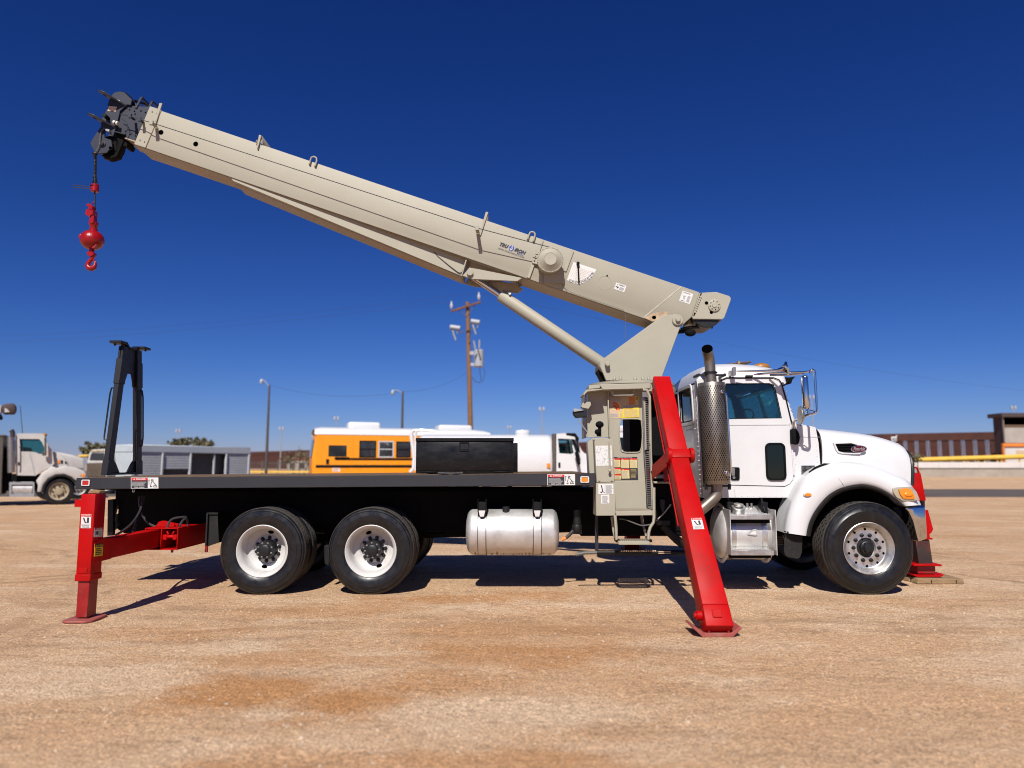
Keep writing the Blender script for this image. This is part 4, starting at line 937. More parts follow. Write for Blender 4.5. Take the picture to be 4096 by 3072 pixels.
# cable along the boom
cp = [rp + Vector((0.05, 0.1, rr_ * 0.98)), g3, g1, W(cA(700, 347), YB - 0.12), W(cA(625, 322), YB - 0.12), W(cA(548, 305), YB - 0.12)]
m = MB(); m.tube(cp, 0.0055, 6); m.build('boom_cable', 'hose', truck)
for x, y in ((700, 345), (625, 320)):
    p = W(cA(x, y), YB - 0.12); m = MB(); m.beam(p, Vector((p.x, YB, p.z)), 0.035, 0.012); m.beam(p + Vector((0, 0, -0.03)), p + Vector((0, 0, 0.03)), 0.03, 0.04); m.build('cable_guide', 'navy', boom_o)
m = MB(); P = [W(cL(*p), YB - 0.02) for p in ((1425, 920), (1480, 990), (1560, 1085), (1620, 1115))] + [W(cK(*p), YB - 0.012) for p in ((235, 332), (570, 445), (810, 525), (832, 560), (838, 640), (832, 740), (832, 870))]
m.tube(P, 0.0032, 6); m.build('sensor_wire', 'cable', boom_o)
# angle chart and pendulum
fx = lambda c, x, y: W(c(x, y), YB)
d = Decal(fx(cL, 1640, 748), fx(cL, 1640, 748) + AX, fx(cL, 1640, 748) - NX)
def uvof(c, x, y):
    p = fx(c, x, y) - d.TL; return (p.dot(AX), p.dot(-NX))
ap = uvof(cL, 1640, 748); e0 = uvof(cL, 1915, 838); e1 = uvof(cL, 1558, 968)
arc = []
cxy = ((0.0), (0.0)); 
r0 = math.hypot(e0[0], e0[1]); r1 = math.hypot(e1[0], e1[1]); a0, a1 = math.atan2(e0[1], e0[0]), math.atan2(e1[1], e1[0])
corner = uvof(cL, 1640, 748)
bulge = [uvof(cL, *p) for p in ((1915, 838), (1890, 900), (1840, 955), (1780, 995), (1710, 1015), (1650, 1010), (1600, 992), (1558, 968))]
d.poly([corner] + bulge, DW, 1)
for i in range(19):
    t_ = i / 18; pts_ = [uvof(cL, *p) for p in ((1868, 868), (1840, 905), (1800, 940), (1750, 970), (1695, 985), (1640, 975), (1595, 955))]
    k = t_ * (len(pts_) - 1); j = min(int(k), len(pts_) - 2); q = (lerp(pts_[j][0], pts_[j + 1][0], k - j), lerp(pts_[j][1], pts_[j + 1][1], k - j))
    L_ = 0.04 if i % 2 == 0 else 0.022; n = math.hypot(*q); d.line(q[0], q[1], q[0] * (1 + L_ / n), q[1] * (1 + L_ / n), 0.004, DK)
    if i < 18:
        k2 = (i + 1) / 18 * (len(pts_) - 1); j2_ = min(int(k2), len(pts_) - 2); q2 = (lerp(pts_[j2_][0], pts_[j2_ + 1][0], k2 - j2_), lerp(pts_[j2_][1], pts_[j2_ + 1][1], k2 - j2_)); d.line(*q, *q2, 0.003, DK)
for s_, (x, y) in zip(('-10', '0', '10', '20', '30', '40', '50', '60', '70', '80'), ((1585, 972), (1618, 984), (1655, 994), (1690, 998), (1725, 992), (1760, 982), (1793, 968), (1822, 948), (1850, 922), (1872, 890))):
    q = uvof(cL, x, y); d.text(q[0] - 0.018, q[1] - 0.012, q[0] + 0.018, q[1] + 0.014, s_, DK, bold=0.0)
for i in range(9):
    t_ = i / 9; d.line(lerp(0.06, 0.1, t_), lerp(0.06, 0.26, t_), lerp(0.30, 0.22, t_), lerp(0.05, 0.27, t_), 0.0025, DC)
    d.line(lerp(0.03, 0.27, t_), 0.04 + 0.02 * t_, lerp(0.0, 0.22, t_), 0.27, 0.0025, DC)
d.build('angle_chart', DM, boom_o)
a, e = fx(cL, 1693, 772), fx(cL, 1703, 988)
m = MB(); m.beam(a + Vector((0, -0.03, 0)), e + Vector((0, -0.03, 0)), 0.02, 0.03, up=(0, 1, 0)); m.cyl(a + Vector((0, -0.05, 0)), a + Vector((0, 0, 0)), 0.022, 10); m.build('pendulum', 'matt_black', boom_o)
# round cover outline, labels
m = MB(); p = fx(cK, 606, 225); R_ = 82 / 2.765 / FPX * 9.75
m.lathe([(R_, 0), (R_ + 0.001, -0.003), (R_ - 0.006, -0.003), (R_ - 0.007, 0)], p, (0, 1, 0), 40); m.build('cover_ring', 'cream', boom_o)
m = MB(); m.cyl(fx(cK, 632, 147), fx(cK, 632, 147) + Vector((0, -0.006, 0)), 0.012, 10); m.build('hole', 'void', boom_o)
d = Decal(fx(cK, 733, 222), fx(cK, 846, 258), fx(cK, 707, 292)).base(DW); tri_mark(d, 0.14, 0.1, 0.12, 0.2, DK); d.text(0.30, 0.1, 0.85, 0.28, 'WARNING', DK); d.rect(0.06, 0.5, 0.38, 0.62, DK); d.rect(0.2, 0.62, 0.33, 0.78, DK); d.rows(0.45, 0.42, 0.92, 0.9, 5, DG); d.build('warning_label', DM, boom_o)
d = Decal(fx(cK, 1468, 311), fx(cK, 1585, 349), fx(cK, 1427, 423)).base(DW); d.rows(0.1, 0.06, 0.9, 0.16, 2, DG)
for k in range(8): d.line(0.1 + 0.05 * k, 0.35 + 0.03 * (k % 3), 0.45 - 0.03 * k, 0.7 + 0.02 * (k % 2), 0.003, DG)
d.rows(0.6, 0.3, 0.9, 0.9, 8, DG); d.rows(0.1, 0.85, 0.5, 0.93, 1, DK); d.build('chart_label', DM, boom_o)
# maker's lettering
d = Decal(fx(cL, 762, 508), fx(cL, 1078, 622), fx(cL, 725, 600))
DMX = DM
d.text(0.0, 0.02, 0.32, 0.47, 'TRU', DN, bold=0.05, shear=0.25); d.text(0.565, 0.02, 0.985, 0.47, 'IRON', DN, bold=0.05, shear=0.25)
hexp = [(0.445 + 0.095 * math.cos(R(60 * i)), 0.26 + 0.36 * math.sin(R(60 * i))) for i in range(6)]
d.poly([(0.445 + 0.102 * math.cos(R(60 * i)), 0.26 + 0.385 * math.sin(R(60 * i))) for i in range(6)], DG, 1); d.poly(hexp, DB_, 2)
hk = [(0.445, 0.0), (0.452, 0.10), (0.445, 0.17), (0.465, 0.25), (0.478, 0.36), (0.462, 0.46), (0.435, 0.48), (0.415, 0.42), (0.412, 0.34)]
for a, e in zip(hk, hk[1:]): d.line(*a, *e, 0.011, DW, 3)
d.text(0.70, 0.53, 0.93, 0.66, 'MEXICO', DB_, bold=0.02); d.text(0.0, 0.72, 0.99, 0.90, 'WWW.TRUIRONMEXICO.COM', DN, bold=0.0, shear=0.15)
d.build('maker_lettering', DM, boom_o)
# weld line and scorched paint over the pivot
a, e = fx(cK, 1452, 268), fx(cK, 1032, 612); m = MB(); m.beam(a + Vector((0, -0.001, 0)), e + Vector((0, -0.001, 0)), 0.014, 0.006, up=(0, 1, 0)); m.build('weld_seam', 'weld', boom_o)
m = MB(); m.prism([fx(cK, *p) for p in ((1045, 612), (1110, 572), (1190, 552), (1260, 540), (1330, 560), (1250, 600), (1160, 650), (1130, 652))], (0, -0.003, 0)); m.build('scorched_patch', 'burnt', boom_o)
m = MB(); p = fx(cK, 1150, 608); m.ball(p + Vector((0, -0.004, 0)), 0.024, (1.3, 0.12, 1.1), 10, 6); m.build('scorched_spot', 'void', boom_o)
# ------------------------------------------------------------------ wedge shaped reinforcement under the boom
YW = YB + 0.10
up_, lo_ = [], []
wd = MB()
top_l, top_r = W(cM(35, 500), YW), W(cL(345, 705), YW)
bot = [W(cM(40, 512), YW), W(cM(97, 572), YW), W(cL(283, 918), YW), W(cL(352, 712), YW)]
ins = (-0.085, -0.08, 0.0, 0.0); near = [p + Vector((0, o, 0)) for p, o in zip((bot[0] + NX * 0.03, bot[1], bot[2], bot[3] + NX * 0.05), ins)]
wd.add(near + [Vector((p.x, YW + 0.36 - o, p.z)) for p, o in zip(near, ins)], [[0, 1, 2, 3], [7, 6, 5, 4]] + [[i, i + 4, (i + 1) % 4 + 4, (i + 1) % 4] for i in range(4)]); wed = wd.build('boom_stiffener', 'cream', boom_o, bevel=0.006)
m = MB(); q = -NX * 0.003; m.prism([bot[1] + q + Vector((0, 0.012, 0)), bot[2] + q + Vector((0, 0.012, 0)), bot[2] + q + Vector((0, 0.43, 0)), bot[1] + q + Vector((0, 0.43, 0))], q * 0.4); m.build('wear_plate', 'cream_worn', boom_o)
m = MB(); m.prism([W(cL(*p), YB + 0.03) for p in ((343, 706), (356, 712), (296, 918), (282, 916))], (0, 0.45, 0)); m.build('end_plate', 'cream', boom_o, bevel=0.003)
for y in (YB + 0.02, YB + 0.44):
    m = MB(); m.prism([W(cL(*p), YB + 0.02) + Vector((0, y - YB - 0.02, 0)) for p in ((385, 815), (500, 835), (1025, 940), (962, 980), (430, 955), (300, 915))], (0, 0.04, 0)); m.build('cylinder_lug', 'cream', boom_o, bevel=0.004)
m = MB(); m.prism([W(cL(*p), YB + 0.08) for p in ((640, 930), (930, 960), (1032, 1035), (970, 1078), (668, 1046), (560, 985))], (0, 0.05, 0)); m.v = [v + Vector((0, 0.20, 0)) for v in m.v]; m.build('lug_gusset', 'cream_worn', boom_o, bevel=0.004)
m = MB(); p = W(cL(393, 882), YB + 0.02); m.lathe([(0.046, 0), (0.046, -0.03), (0.040, -0.036), (0.001, -0.036)], p, (0, 1, 0), 24); m.build('pin', 'cream', boom_o)
m = MB(); m.tube([W(cM(*p), YW - 0.012) for p in ((2060, 1250), (2090, 1290), (2212, 1390))] + [W(cL(*p), YW - 0.012) for p in ((240, 868), (270, 882), (295, 870), (312, 830))], 0.006, 6); m.build('hydraulic_hose', 'hose', boom_o)
# ------------------------------------------------------------------ boom head
YT = YB + 0.03
def tip(x, y, dy=0.0): return W(cU(x, y), YT + dy)
hd = MB(); hd.prism([tip(*p) for p in ((935, 420), (1410, 452), (1395, 480), (1082, 1168), (880, 1100), (895, 1040), (690, 975), (640, 900), (800, 560))], (0, 0.44, 0)); head = hd.build('inner_boom', 'navy', truck, bevel=0.005)
m = MB(); m.prism([tip(*p, -0.014) for p in ((1235, 262), (1195, 250), (1080, 470), (1120, 480))], (0, 0.02, 0)); m.prism([tip(*p, -0.014) for p in ((1455, 340), (1420, 335), (1330, 520), (1345, 600), (1400, 455))], (0, 0.02, 0)); m.build('guard_post', 'navy', head, bevel=0.002)
for pts in (((1225, 262), (1380, 420)), ((1440, 342), (1560, 450)), ((1050, 322), (1370, 425))):
    a, e = tip(*pts[0], 0.0), tip(*pts[1], 0.35); m = MB(); m.beam(a, e, 0.03, 0.03); m.build('guard_rail', 'navy', head)
for s_, yy in ((0, -0.03), (1, 0.19)):
    m = MB(); m.prism([tip(*p, 0) + Vector((0, yy, 0)) for p in ((630, 240), (660, 195), (720, 165), (800, 155), (890, 175), (1050, 320), (1020, 435), (940, 425), (800, 560), (720, 900), (690, 975), (665, 1070), (480, 960), (480, 1110), (620, 1160), (640, 1300), (620, 1345), (570, 1365), (530, 1420), (370, 1440), (300, 1420), (215, 1300), (185, 1215), (240, 1120), (405, 880), (410, 740), (560, 470), (540, 440), (580, 320))], (0, 0.03, 0)); m.build('head_plate', 'navy', head, bevel=0.003)
m = MB(); p = tip(560, 1260, 0.03); m.cyl(p, p + Vector((0, 0.15, 0)), 0.155, 40); m.build('sheave', 'matt_black', head, bevel=0.01)
m = MB(); m.prism([tip(*p, 0.03) for p in ((690, 990), (890, 1050), (720, 1480), (560, 1530), (500, 1525), (380, 1450), (690, 1330))], (0, 0.12, 0)); m.build('sheave_guard', 'matt_black', head, bevel=0.006)
m = MB(); m.prism([tip(*p, 0.05) for p in ((840, 1050), (945, 1195), (910, 1275), (840, 1255), (800, 1140))], (0, 0.2, 0)); m.build('rope_guide', 'matt_black', head)
m = MB(); p = tip(800, 290, 0.03); m.cyl(p, p + Vector((0, 0.15, 0)), 0.12, 32); m.build('sheave', 'matt_black', head, bevel=0.01)
for pts, nm in ((((405, 215), (500, 205), (910, 455), (895, 470)), 0), (((195, 690), (290, 690), (705, 915), (695, 930)), 1)):
    # jib lugs: fins standing out toward the viewer
    P = [tip(*p, -0.02) for p in pts]; m = MB()
    a, e = P[0], P[2]; dirn = (e - a).normalized()
    mid = a + (e - a) * 0.38
    m.prism([a + Vector((0, -0.10, 0)), a + dirn * 0.04 + Vector((0, -0.17, 0)), mid + Vector((0, -0.20, 0)), e + Vector((0, 0.0, 0)), a + dirn * 0.12 + Vector((0, 0.02, 0))], Vector((-dirn.z, 0, dirn.x)) * 0.022); m.build('jib_lug', 'navy', head, bevel=0.003)
    q = a + dirn * 0.10 + Vector((0, -0.08, 0)); up = Vector((-dirn.z, 0, dirn.x)); h = MB(); h.cyl(q + up * 0.024, q - up * 0.002, 0.028, 14); h.build('hole', 'void', head)
d = Decal(tip(630, 268, -0.031), tip(775, 322, -0.031), tip(618, 300, -0.031)).base(DW); d.build('reflector', DM, head)
d = Decal(tip(545, 440, -0.031), tip(712, 452, -0.031), tip(520, 540, -0.031)).base(DC); d.build('plate_patch', DM, head)
m = MB(); p = tip(530, 690, -0.03); m.cyl(p + Vector((0, 0, 0)), p + Vector((0, -0.10, 0)), 0.030, 20); m.build('pin', 'black', head, bevel=0.003)
m = MB(); m.cyl(tip(640, 770, -0.07), tip(735, 800, -0.07), 0.028, 14); m.build('sensor', 'decal_white', head, bevel=0.003); m = MB(); m.cyl(tip(685, 785, -0.07), tip(700, 790, -0.07), 0.031, 14); m.build('sensor_band', 'black', head)
m = MB(); m.prism([tip(*p, -0.075) for p in ((475, 905), (560, 920), (545, 970), (470, 940))], (0, 0.045, 0)); m.build('switch_box', 'grey_metal', head, bevel=0.003)
m = MB(); m.tube([tip(*p, -0.05) for p in ((475, 910), (430, 915), (390, 960), (370, 1060), (365, 1180), (340, 1290), (285, 1370))], 0.007, 6); m.build('switch_cable', 'cable', head)
m = MB(); m.tube([tip(*p, -0.05) for p in ((810, 700), (900, 760), (935, 830), (930, 930), (890, 1020))], 0.005, 6); m.build('switch_cable', 'hose', head)
m = MB(); p = tip(420, 1225, -0.03); m.lathe([(0.045, 0), (0.045, -0.012), (0.025, -0.014), (0.025, -0.03), (0.001, -0.03)], p, (0, 1, 0), 20); m.build('sheave_pin', 'steel_hub', head)
m = MB(); p = tip(577, 1302, -0.031); m.cyl(p, p + Vector((0, -0.003, 0)), 0.022, 14); m.build('hole', 'void', head)
for x, y in ((975, 500), (1075, 530), (1088, 592), (1210, 527), (1305, 560), (795, 912), (893, 946), (1000, 1005), (1100, 1040), (1325, 612)):
    p = tip(x, y, 0.0); q = MB(); q.cyl(p, p + Vector((0, -0.014, 0)), 0.012, 6); q.build('bolt', 'navy', head)
m = MB(); m.prism([tip(*p, -0.002) for p in ((690, 968), (905, 1030), (895, 1050), (685, 990))], (0, -0.03, 0)); m.build('head_lip', 'steel_hub', head)
m = MB(); m.prism([tip(*p, -0.001) for p in ((885, 1090), (1100, 1158), (1085, 1178), (875, 1108))], (0, 0.43, 0)); m.build('wear_pad', 'cream_worn', head)
# ------------------------------------------------------------------ rear winch housing
YH = YB - 0.02
hs_ = [(1655, 335), (1840, 325), (1985, 370), (2003, 395), (1997, 425), (1932, 605), (1910, 628), (1580, 625), (1572, 600)]
m = MB(); m.prism([W(cK(*p), YH) for p in hs_], (0, 0.03, 0)); wh_ = m.build('winch_housing', 'cream', boom_o, bevel=0.006)
m = MB(); m.prism([W(cK(*p), YH) + Vector((0, 0.52, 0)) for p in hs_], (0, 0.03, 0)); m.build('winch_housing', 'cream', boom_o, bevel=0.006)
m = MB(); p0, p1 = W(cK(1660, 340), YH), W(cK(1840, 330), YH); p2 = W(cK(1985, 374), YH); p3 = W(cK(1995, 425), YH); p4 = W(cK(1930, 600), YH)
for a, e in ((p0, p1), (p1, p2), (p2, p3), (p3, p4)): m.quad(a + Vector((0, 0.028, -0.006)), e + Vector((0, 0.028, -0.006)), e + Vector((0, 0.524, -0.006)), a + Vector((0, 0.524, -0.006)))
m.build('winch_cover', 'cream_worn', wh_ if False else boom_o)
m = MB(); p = W(cK(1740, 560), YH); m.cyl(p + Vector((0, 0.035, 0)), p + Vector((0, 0.50, 0)), 0.20, 32); m.build('winch_drum', 'steel_hub', boom_o, bevel=0.01)
m = MB(); p = W(cK(1815, 477), YH); rr0 = 70 / 2.765 / FPX * 9.7; m.lathe([(rr0, 0), (rr0, -0.018), (rr0 * 0.92, -0.022), (0.035, -0.022), (0.03, -0.034), (0.001, -0.034)], p, (0, 1, 0), 36); m.build('winch_flange', 'cream', boom_o)
for i in range(8):
    a = R(45 * i + 10); q = p + Vector((rr0 * 0.72 * math.cos(a), -0.022, rr0 * 0.72 * math.sin(a))); k = MB(); k.cyl(q, q + Vector((0, -0.004, 0)), 0.008, 8); k.build('hole', 'void', boom_o)
for x, y in ((1730, 447), (1785, 550)):
    q = W(cK(x, y), YH); k = MB(); k.cyl(q, q + Vector((0, -0.004, 0)), 0.024, 16); k.build('hole', 'void', boom_o)
for i in range(8):
    q = W(cK(lerp(1664, 1602, i / 7), lerp(382, 548, i / 7)), YH + 0.0); k = MB(); k.cyl(q, q + Vector((0, -0.018, 0)), 0.015, 6); k.build('bolt', 'cream', boom_o)
m = MB(); m.prism([W(cK(*p), YH + 0.06) for p in ((1655, 345), (1570, 605), (1585, 605), (1668, 350))], (0, -0.06, 0)); m.build('housing_joint', 'void', boom_o)
m = MB(); m.prism([W(cK(*p), YH + 0.2) for p in ((1545, 615), (1900, 640), (1832, 690), (1520, 682))], (0, 0.3, 0)); m.build('winch_tray', 'cream_worn', boom_o)
hose(cK, [(1450, 740), (1520, 722), (1640, 715), (1740, 705), (1800, 716)], 1.1, 0.022).build('hydraulic_hose', 'black', boom_o)
m = MB(); m.ball(W(cK(1552, 778), 1.1), 0.055, (1.45, 1, 0.95)); m.build('hose_end', 'matt_black', boom_o)
hose(cK, [(1410, 765), (1460, 762), (1520, 755), (1545, 775)], 1.1, 0.03).build('hydraulic_hose', 'matt_black', boom_o)
# ------------------------------------------------------------------ lift cylinder
YC = 1.22
t0, t1 = W(cL(757, 1148), YC), W(cK(600, 1138), YC)
dcy = (t1 - t0).normalized(); rb = 51 / 2 / FPX * 9.95
m = MB(); Lc = (t1 - t0).length; m.lathe([(rb * 0.5, -0.002), (rb * 0.93, 0), (rb, 0.008), (rb, Lc * 0.98), (rb * 0.9, Lc)], t0, dcy, 40, capA=True, capB=True); cyl_o = m.build('lift_cylinder', 'cream', truck)
r0_ = W(cL(400, 905), YC); m = MB(); m.cyl(r0_, t0 + dcy * 0.02, rb * 0.52, 28); m.build('piston_rod', 'chrome', cyl_o)
m = MB(); p = W(cL(872, 1140), YC - 0.08); m.cyl(p, p + Vector((0, -0.02, 0.01)), 0.018, 8); m.build('bleed_plug', 'steel', cyl_o)
m = MB(); p = W(cK(632, 1128), 0.9); m.cyl((p.x, 0.965, p.z), (p.x, 1.495, p.z), 0.10, 24); m.build('cylinder_eye', 'cream', cyl_o)
# ------------------------------------------------------------------ turret: side plates, ring
tur = [(598, 1058), (1240, 590), (1282, 578), (1400, 572), (1468, 640), (1470, 690), (1440, 715), (1240, 1262), (1140, 1302), (620, 1305), (590, 1230), (553, 1150), (556, 1105)]
tp = [W(cK(*p), 0.92) for p in tur]
m = MB(); m.prism(tp, (0, 0.04, 0)); tur_o = m.build('turret_plate', 'cream', truck, bevel=0.005)
m = MB(); m.prism(tp, (0, 0.04, 0)); m.v = [v + Vector((0, 0.58, 0)) for v in m.v]; m.build('turret_plate', 'cream', truck, bevel=0.005)
m = MB()
pa_, pb_ = tp[1] + (tp[0] - tp[1]) * 0.25, tp[0] + (tp[1] - tp[0]) * 0.35
xq = [tp[7] * 0.35 + tp[6] * 0.65, tp[7]]
m.prism([xq[0] + Vector((-0.04, 0.04, 0)), xq[1] + Vector((-0.04, 0.04, 0)), xq[1] + Vector((-0.08, 0.04, 0)), xq[0] + Vector((-0.08, 0.04, 0))], (0, 0.54, 0)); m.build('turret_web', 'cream', truck)
def pin_(c, x, y, rads, Y, nm, parent):
    p = W(c(x, y), Y); prof = [(rads[0], 0), (rads[0], -0.025), (rads[0] - 0.006, -0.03), (rads[1], -0.03), (rads[1], -0.06), (rads[1] - 0.008, -0.068), (0.001, -0.068)]
    q = MB(); q.lathe(prof, p, (0, 1, 0), 32); q.build(nm, 'cream', parent)
pin_(cK, 1408, 638, (0.075, 0.034), 0.92, 'pivot_pin', tur_o); pin_(cK, 633, 1128, (0.034, 0.0335), 0.90, 'pivot_pin', tur_o)
tz = W(cK(900, 1312), 0.75).z
txc = 1.69
m = MB(); m.lathe([(0.60, 0.0), (0.60, -0.035), (0.57, -0.04), (0.57, -0.055), (0.62, -0.06), (0.62, -0.15), (0.55, -0.155)], (txc, 1.22, tz), (0, 0, 1), 56, capA=True, capB=True); ring = m.build('slewing_ring', 'cream', truck, sharp=25)
for x, y in ((405, 128), (452, 124), (567, 120), (627, 119), (672, 120)):
    p = W(cF(x, y), 0.72); k = MB(); k.cyl((p.x, p.y, tz), (p.x, p.y, tz + 0.05), 0.022, 6); k.cyl((p.x, p.y, tz + 0.05), (p.x, p.y, tz + 0.062), 0.013, 8); k.build('bolt', 'cream', ring, bevel=0.002)
m = MB(); m.box(W(cT(470, 600), 0.95).x, txc + 0.45, 0.95, 1.6, 1.0, tz - 0.15); m.build('pedestal', 'matt_black', truck, bevel=0.02)  # coloured black to stand for the shade behind the station window
m = MB(); m.prism(WW(cK, [(520, 1200), (545, 1170), (625, 1305), (590, 1310)], 1.1), (0, 0.25, 0)); m.build('hose_bundle', 'matt_black', truck)
# ------------------------------------------------------------------ control station
YS = 0.40        # back panels
def pan(name, pts, Y, th, mt='cream', parent=truck, holes=(), bevel=0.003, c=cT):
    q = MB()
    if holes: q.plate(WW(c, pts, Y), [WW(c, h, Y) for h in holes], (0, th, 0))
    else: q.prism(WW(c, pts, Y), (0, th, 0))
    return q.build(name, mt, parent, bevel=bevel)
hole = [(368, 492), (400, 486), (480, 484), (560, 486), (594, 500), (606, 600), (608, 690), (598, 800), (580, 848), (550, 857), (440, 858), (385, 850), (372, 830), (356, 720), (350, 640), (358, 550)]
st = pan('station_panel', [(238, 170), (605, 165), (655, 1180), (652, 1485), (300, 1490), (232, 690)], YS, 0.015, holes=[hole])
rimp = WW(cT, hole, YS - 0.004); m = MB(); m.tube(rimp + [rimp[0]], 0.008, 6, caps=False); m.build('window_rim', 'cream', st)
pan('station_panel', [(0, 190), (222, 178), (238, 690), (-5, 690)], YS - 0.03, 0.015)
pan('panel_flange', [(220, 175), (234, 175), (250, 692), (238, 692)], YS - 0.10, 0.09)
pan('lower_panel', [(300, 1178), (640, 1168), (655, 1488), (310, 1490)], YS - 0.012, 0.01)
m = MB(); a = W(cT(-18, 250), YS); m.box(a.x, a.x + 0.012, YS - 0.0, 1.0, W(cT(0, 690), YS).z, W(cT(0, 190), YS).z); m.build('station_side', 'cream', truck)
# station canopy
m = MB(); m.prism(WW(cF, [(292, 170), (690, 160), (690, 205), (318, 215), (292, 185)], 0.18), (0, 0.45, 0)); m.build('station_canopy', 'cream', truck, bevel=0.008)
m = MB(); m.prism(WW(cF, [(205, 178), (293, 172), (293, 200), (205, 208)], 0.14), (0, 0.35, 0)); m.prism(WW(cF, [(160, 252), (186, 212), (318, 203), (320, 212), (195, 228), (172, 255)], 0.10), (0, 0.4, 0)); m.build('station_canopy', 'cream', truck, bevel=0.004)
m = MB(); m.tube(WW(cT, [(270, 178), (276, 205), (295, 222), (490, 222), (512, 210), (518, 172)], YS - 0.14), 0.016, 10); m.build('grab_handle', 'cream', truck)
# console
pan('console_box', [(75, 700), (180, 690), (284, 712), (300, 1185), (98, 1190)], 0.03, 0.32, bevel=0.006)
pan('console_side', [(2, 742), (72, 690), (92, 1085), (82, 1090), (20, 1090)], 0.22, 0.25, bevel=0.004)
pan('console_base', [(96, 1194), (304, 1188), (312, 1558), (94, 1558)], 0.02, 0.34, bevel=0.005)
m = MB(); m.tube(WW(cT, [(238, 740), (242, 900), (248, 1055)], -0.02), 0.012, 8); m.ball(W(cT(248, 1058), -0.02), 0.02); m.build('grab_rod', 'cream', truck)
bolts([(129, 1163), (266, 1162), (68, 708)], cT, 0.03, 0.013, 0.014, 'cream', truck)
m = MB(); m.cyl(W(cT(134, 680), 0.16), W(cT(134, 560), 0.16), 0.022, 12); m.ball(W(cT(134, 548), 0.16), 0.048, (1.1, 1, 0.9)); m.cyl(W(cT(114, 680), 0.12), W(cT(110, 640), 0.12), 0.014, 10); m.ball(W(cT(108, 630), 0.12), 0.034); m.build('control_lever', 'matt_black', truck)
d = Decal(W(cT(88, 784), 0.03), W(cT(266, 780), 0.03), W(cT(96, 1006), 0.03)).base(DW)
random.seed(11)
for i in range(70):
    u_, v_ = 0.05 + 0.88 * random.random(), 0.06 + 0.86 * random.random()
    if random.random() < 0.5: d.line(u_, v_, min(0.97, u_ + 0.12 * random.random()), v_ + 0.02 * random.random(), 0.004, DG)
    else: d.line(u_, v_, u_ + 0.05 * (random.random() - 0.5), min(0.96, v_ + 0.12 * random.random()), 0.004, DG)
d.build('control_chart', DM, truck)
d = Decal(W(cT(118, 1206), 0.02), W(cT(285, 1206), 0.02), W(cT(120, 1318), 0.02)).base(DW); d.rect(0.44, 0, 0.455, 1, DK); d.line(0.2, 0.12, 0.30, 0.75, 0.012, DK)
for a in ((0.3, 0.75, 0.15, 0.85), (0.3, 0.75, 0.42, 0.88), (0.25, 0.72, 0.2, 0.9), (0.1, 0.8, 0.2, 0.78)): d.line(*a, 0.006, DK)
d.rows(0.5, 0.1, 0.96, 0.95, 9, DG); d.build('instruction_label', DM, truck)
d = Decal(W(cT(148, 1326), 0.02), W(cT(240, 1322), 0.02), W(cT(150, 1424), 0.02)).base(DW); d.rows(0.15, 0.12, 0.9, 0.92, 8, DG); d.build('instruction_label', DM, truck)
# load chart, instruction panel
d = Decal(W(cT(244, 242), YS), W(cT(563, 232), YS), W(cT(246, 478), YS)).base(DC)
cx_, cy_ = 0.12, 0.62
for i, (r0__, r1__, mi) in enumerate(((0.0, 0.16, DT), (0.16, 0.24, DR), (0.24, 0.32, DO), (0.32, 0.37, DR))):
    pts_ = [(cx_ + r1__ * 0.62 * math.cos(R(a)), cy_ - r1__ * math.sin(R(a))) for a in range(0, 91, 15)] + [(cx_ + r0__ * 0.62 * math.cos(R(a)), cy_ - r0__ * math.sin(R(a))) for a in range(90, -1, -15)]
    d.poly(pts_, mi, 1 + i)
d.poly([(0.27, 0.34), (0.32, 0.26), (0.37, 0.34), (0.37, 0.66), (0.27, 0.66)], DY, 2)
for k in range(9): d.rect(0.48 + 0.048 * k, 0.04, 0.515 + 0.048 * k, 0.40, (DC, DT, DC, DT, DO, DO, DO, DO, DC)[k], 2)
d.rect(0.68, 0.05, 0.88, 0.40, DO, 3); d.rect(0.88, 0.0, 1.0, 0.2, DY, 3); d.rect(0.89, 0.2, 1.0, 0.42, DT, 2); d.rows(0.9, 0.03, 0.99, 0.18, 4, DK, 4)
d.rect(0.46, 0.55, 1.01, 1.0, DY, 3); d.rows(0.49, 0.60, 0.98, 0.97, 10, DG, 4, 0.35, 0.1); d.rect(0.33, 0.74, 0.46, 1.0, DY, 3); d.rows(0.345, 0.78, 0.45, 0.97, 6, DG, 4)
d.rows(0.02, 0.78, 0.31, 0.96, 4, DG, 2); d.rows(0.46, 0.44, 0.98, 0.53, 3, DG, 2); d.rows(0.05, 0.02, 0.42, 0.2, 5, DG, 2)
d.build('load_chart', DM, truck)
d = Decal(W(cT(270, 908), YS), W(cT(550, 906), YS), W(cT(280, 1164), YS)).base(DK)
d.text(0.2, 0.008, 0.8, 0.045, 'OPERATING INSTRUCTIONS', DW, bold=0.0)
for (u0, v0, u1, v1) in ((0.02, 0.06, 0.32, 0.44), (0.35, 0.06, 0.66, 0.48), (0.69, 0.06, 0.985, 0.48), (0.02, 0.47, 0.32, 0.72), (0.35, 0.51, 0.66, 0.93), (0.02, 0.74, 0.32, 0.97)):
    d.rect(u0, v0, u1, v1, DT, 1); d.rect(u0, v0, u1, v0 + 0.06, DR, 2); tri_mark(d, u0 + 0.05, v0 + 0.008, 0.04, 0.04, DW); d.rows(u0 + 0.02, v0 + 0.09, u1 - 0.02, v1 - 0.02, 7, DG, 2, 0.4)
d.rows(0.71, 0.53, 0.97, 0.93, 8, DT, 2, 0.2); d.build('instruction_panel', DM, truck)
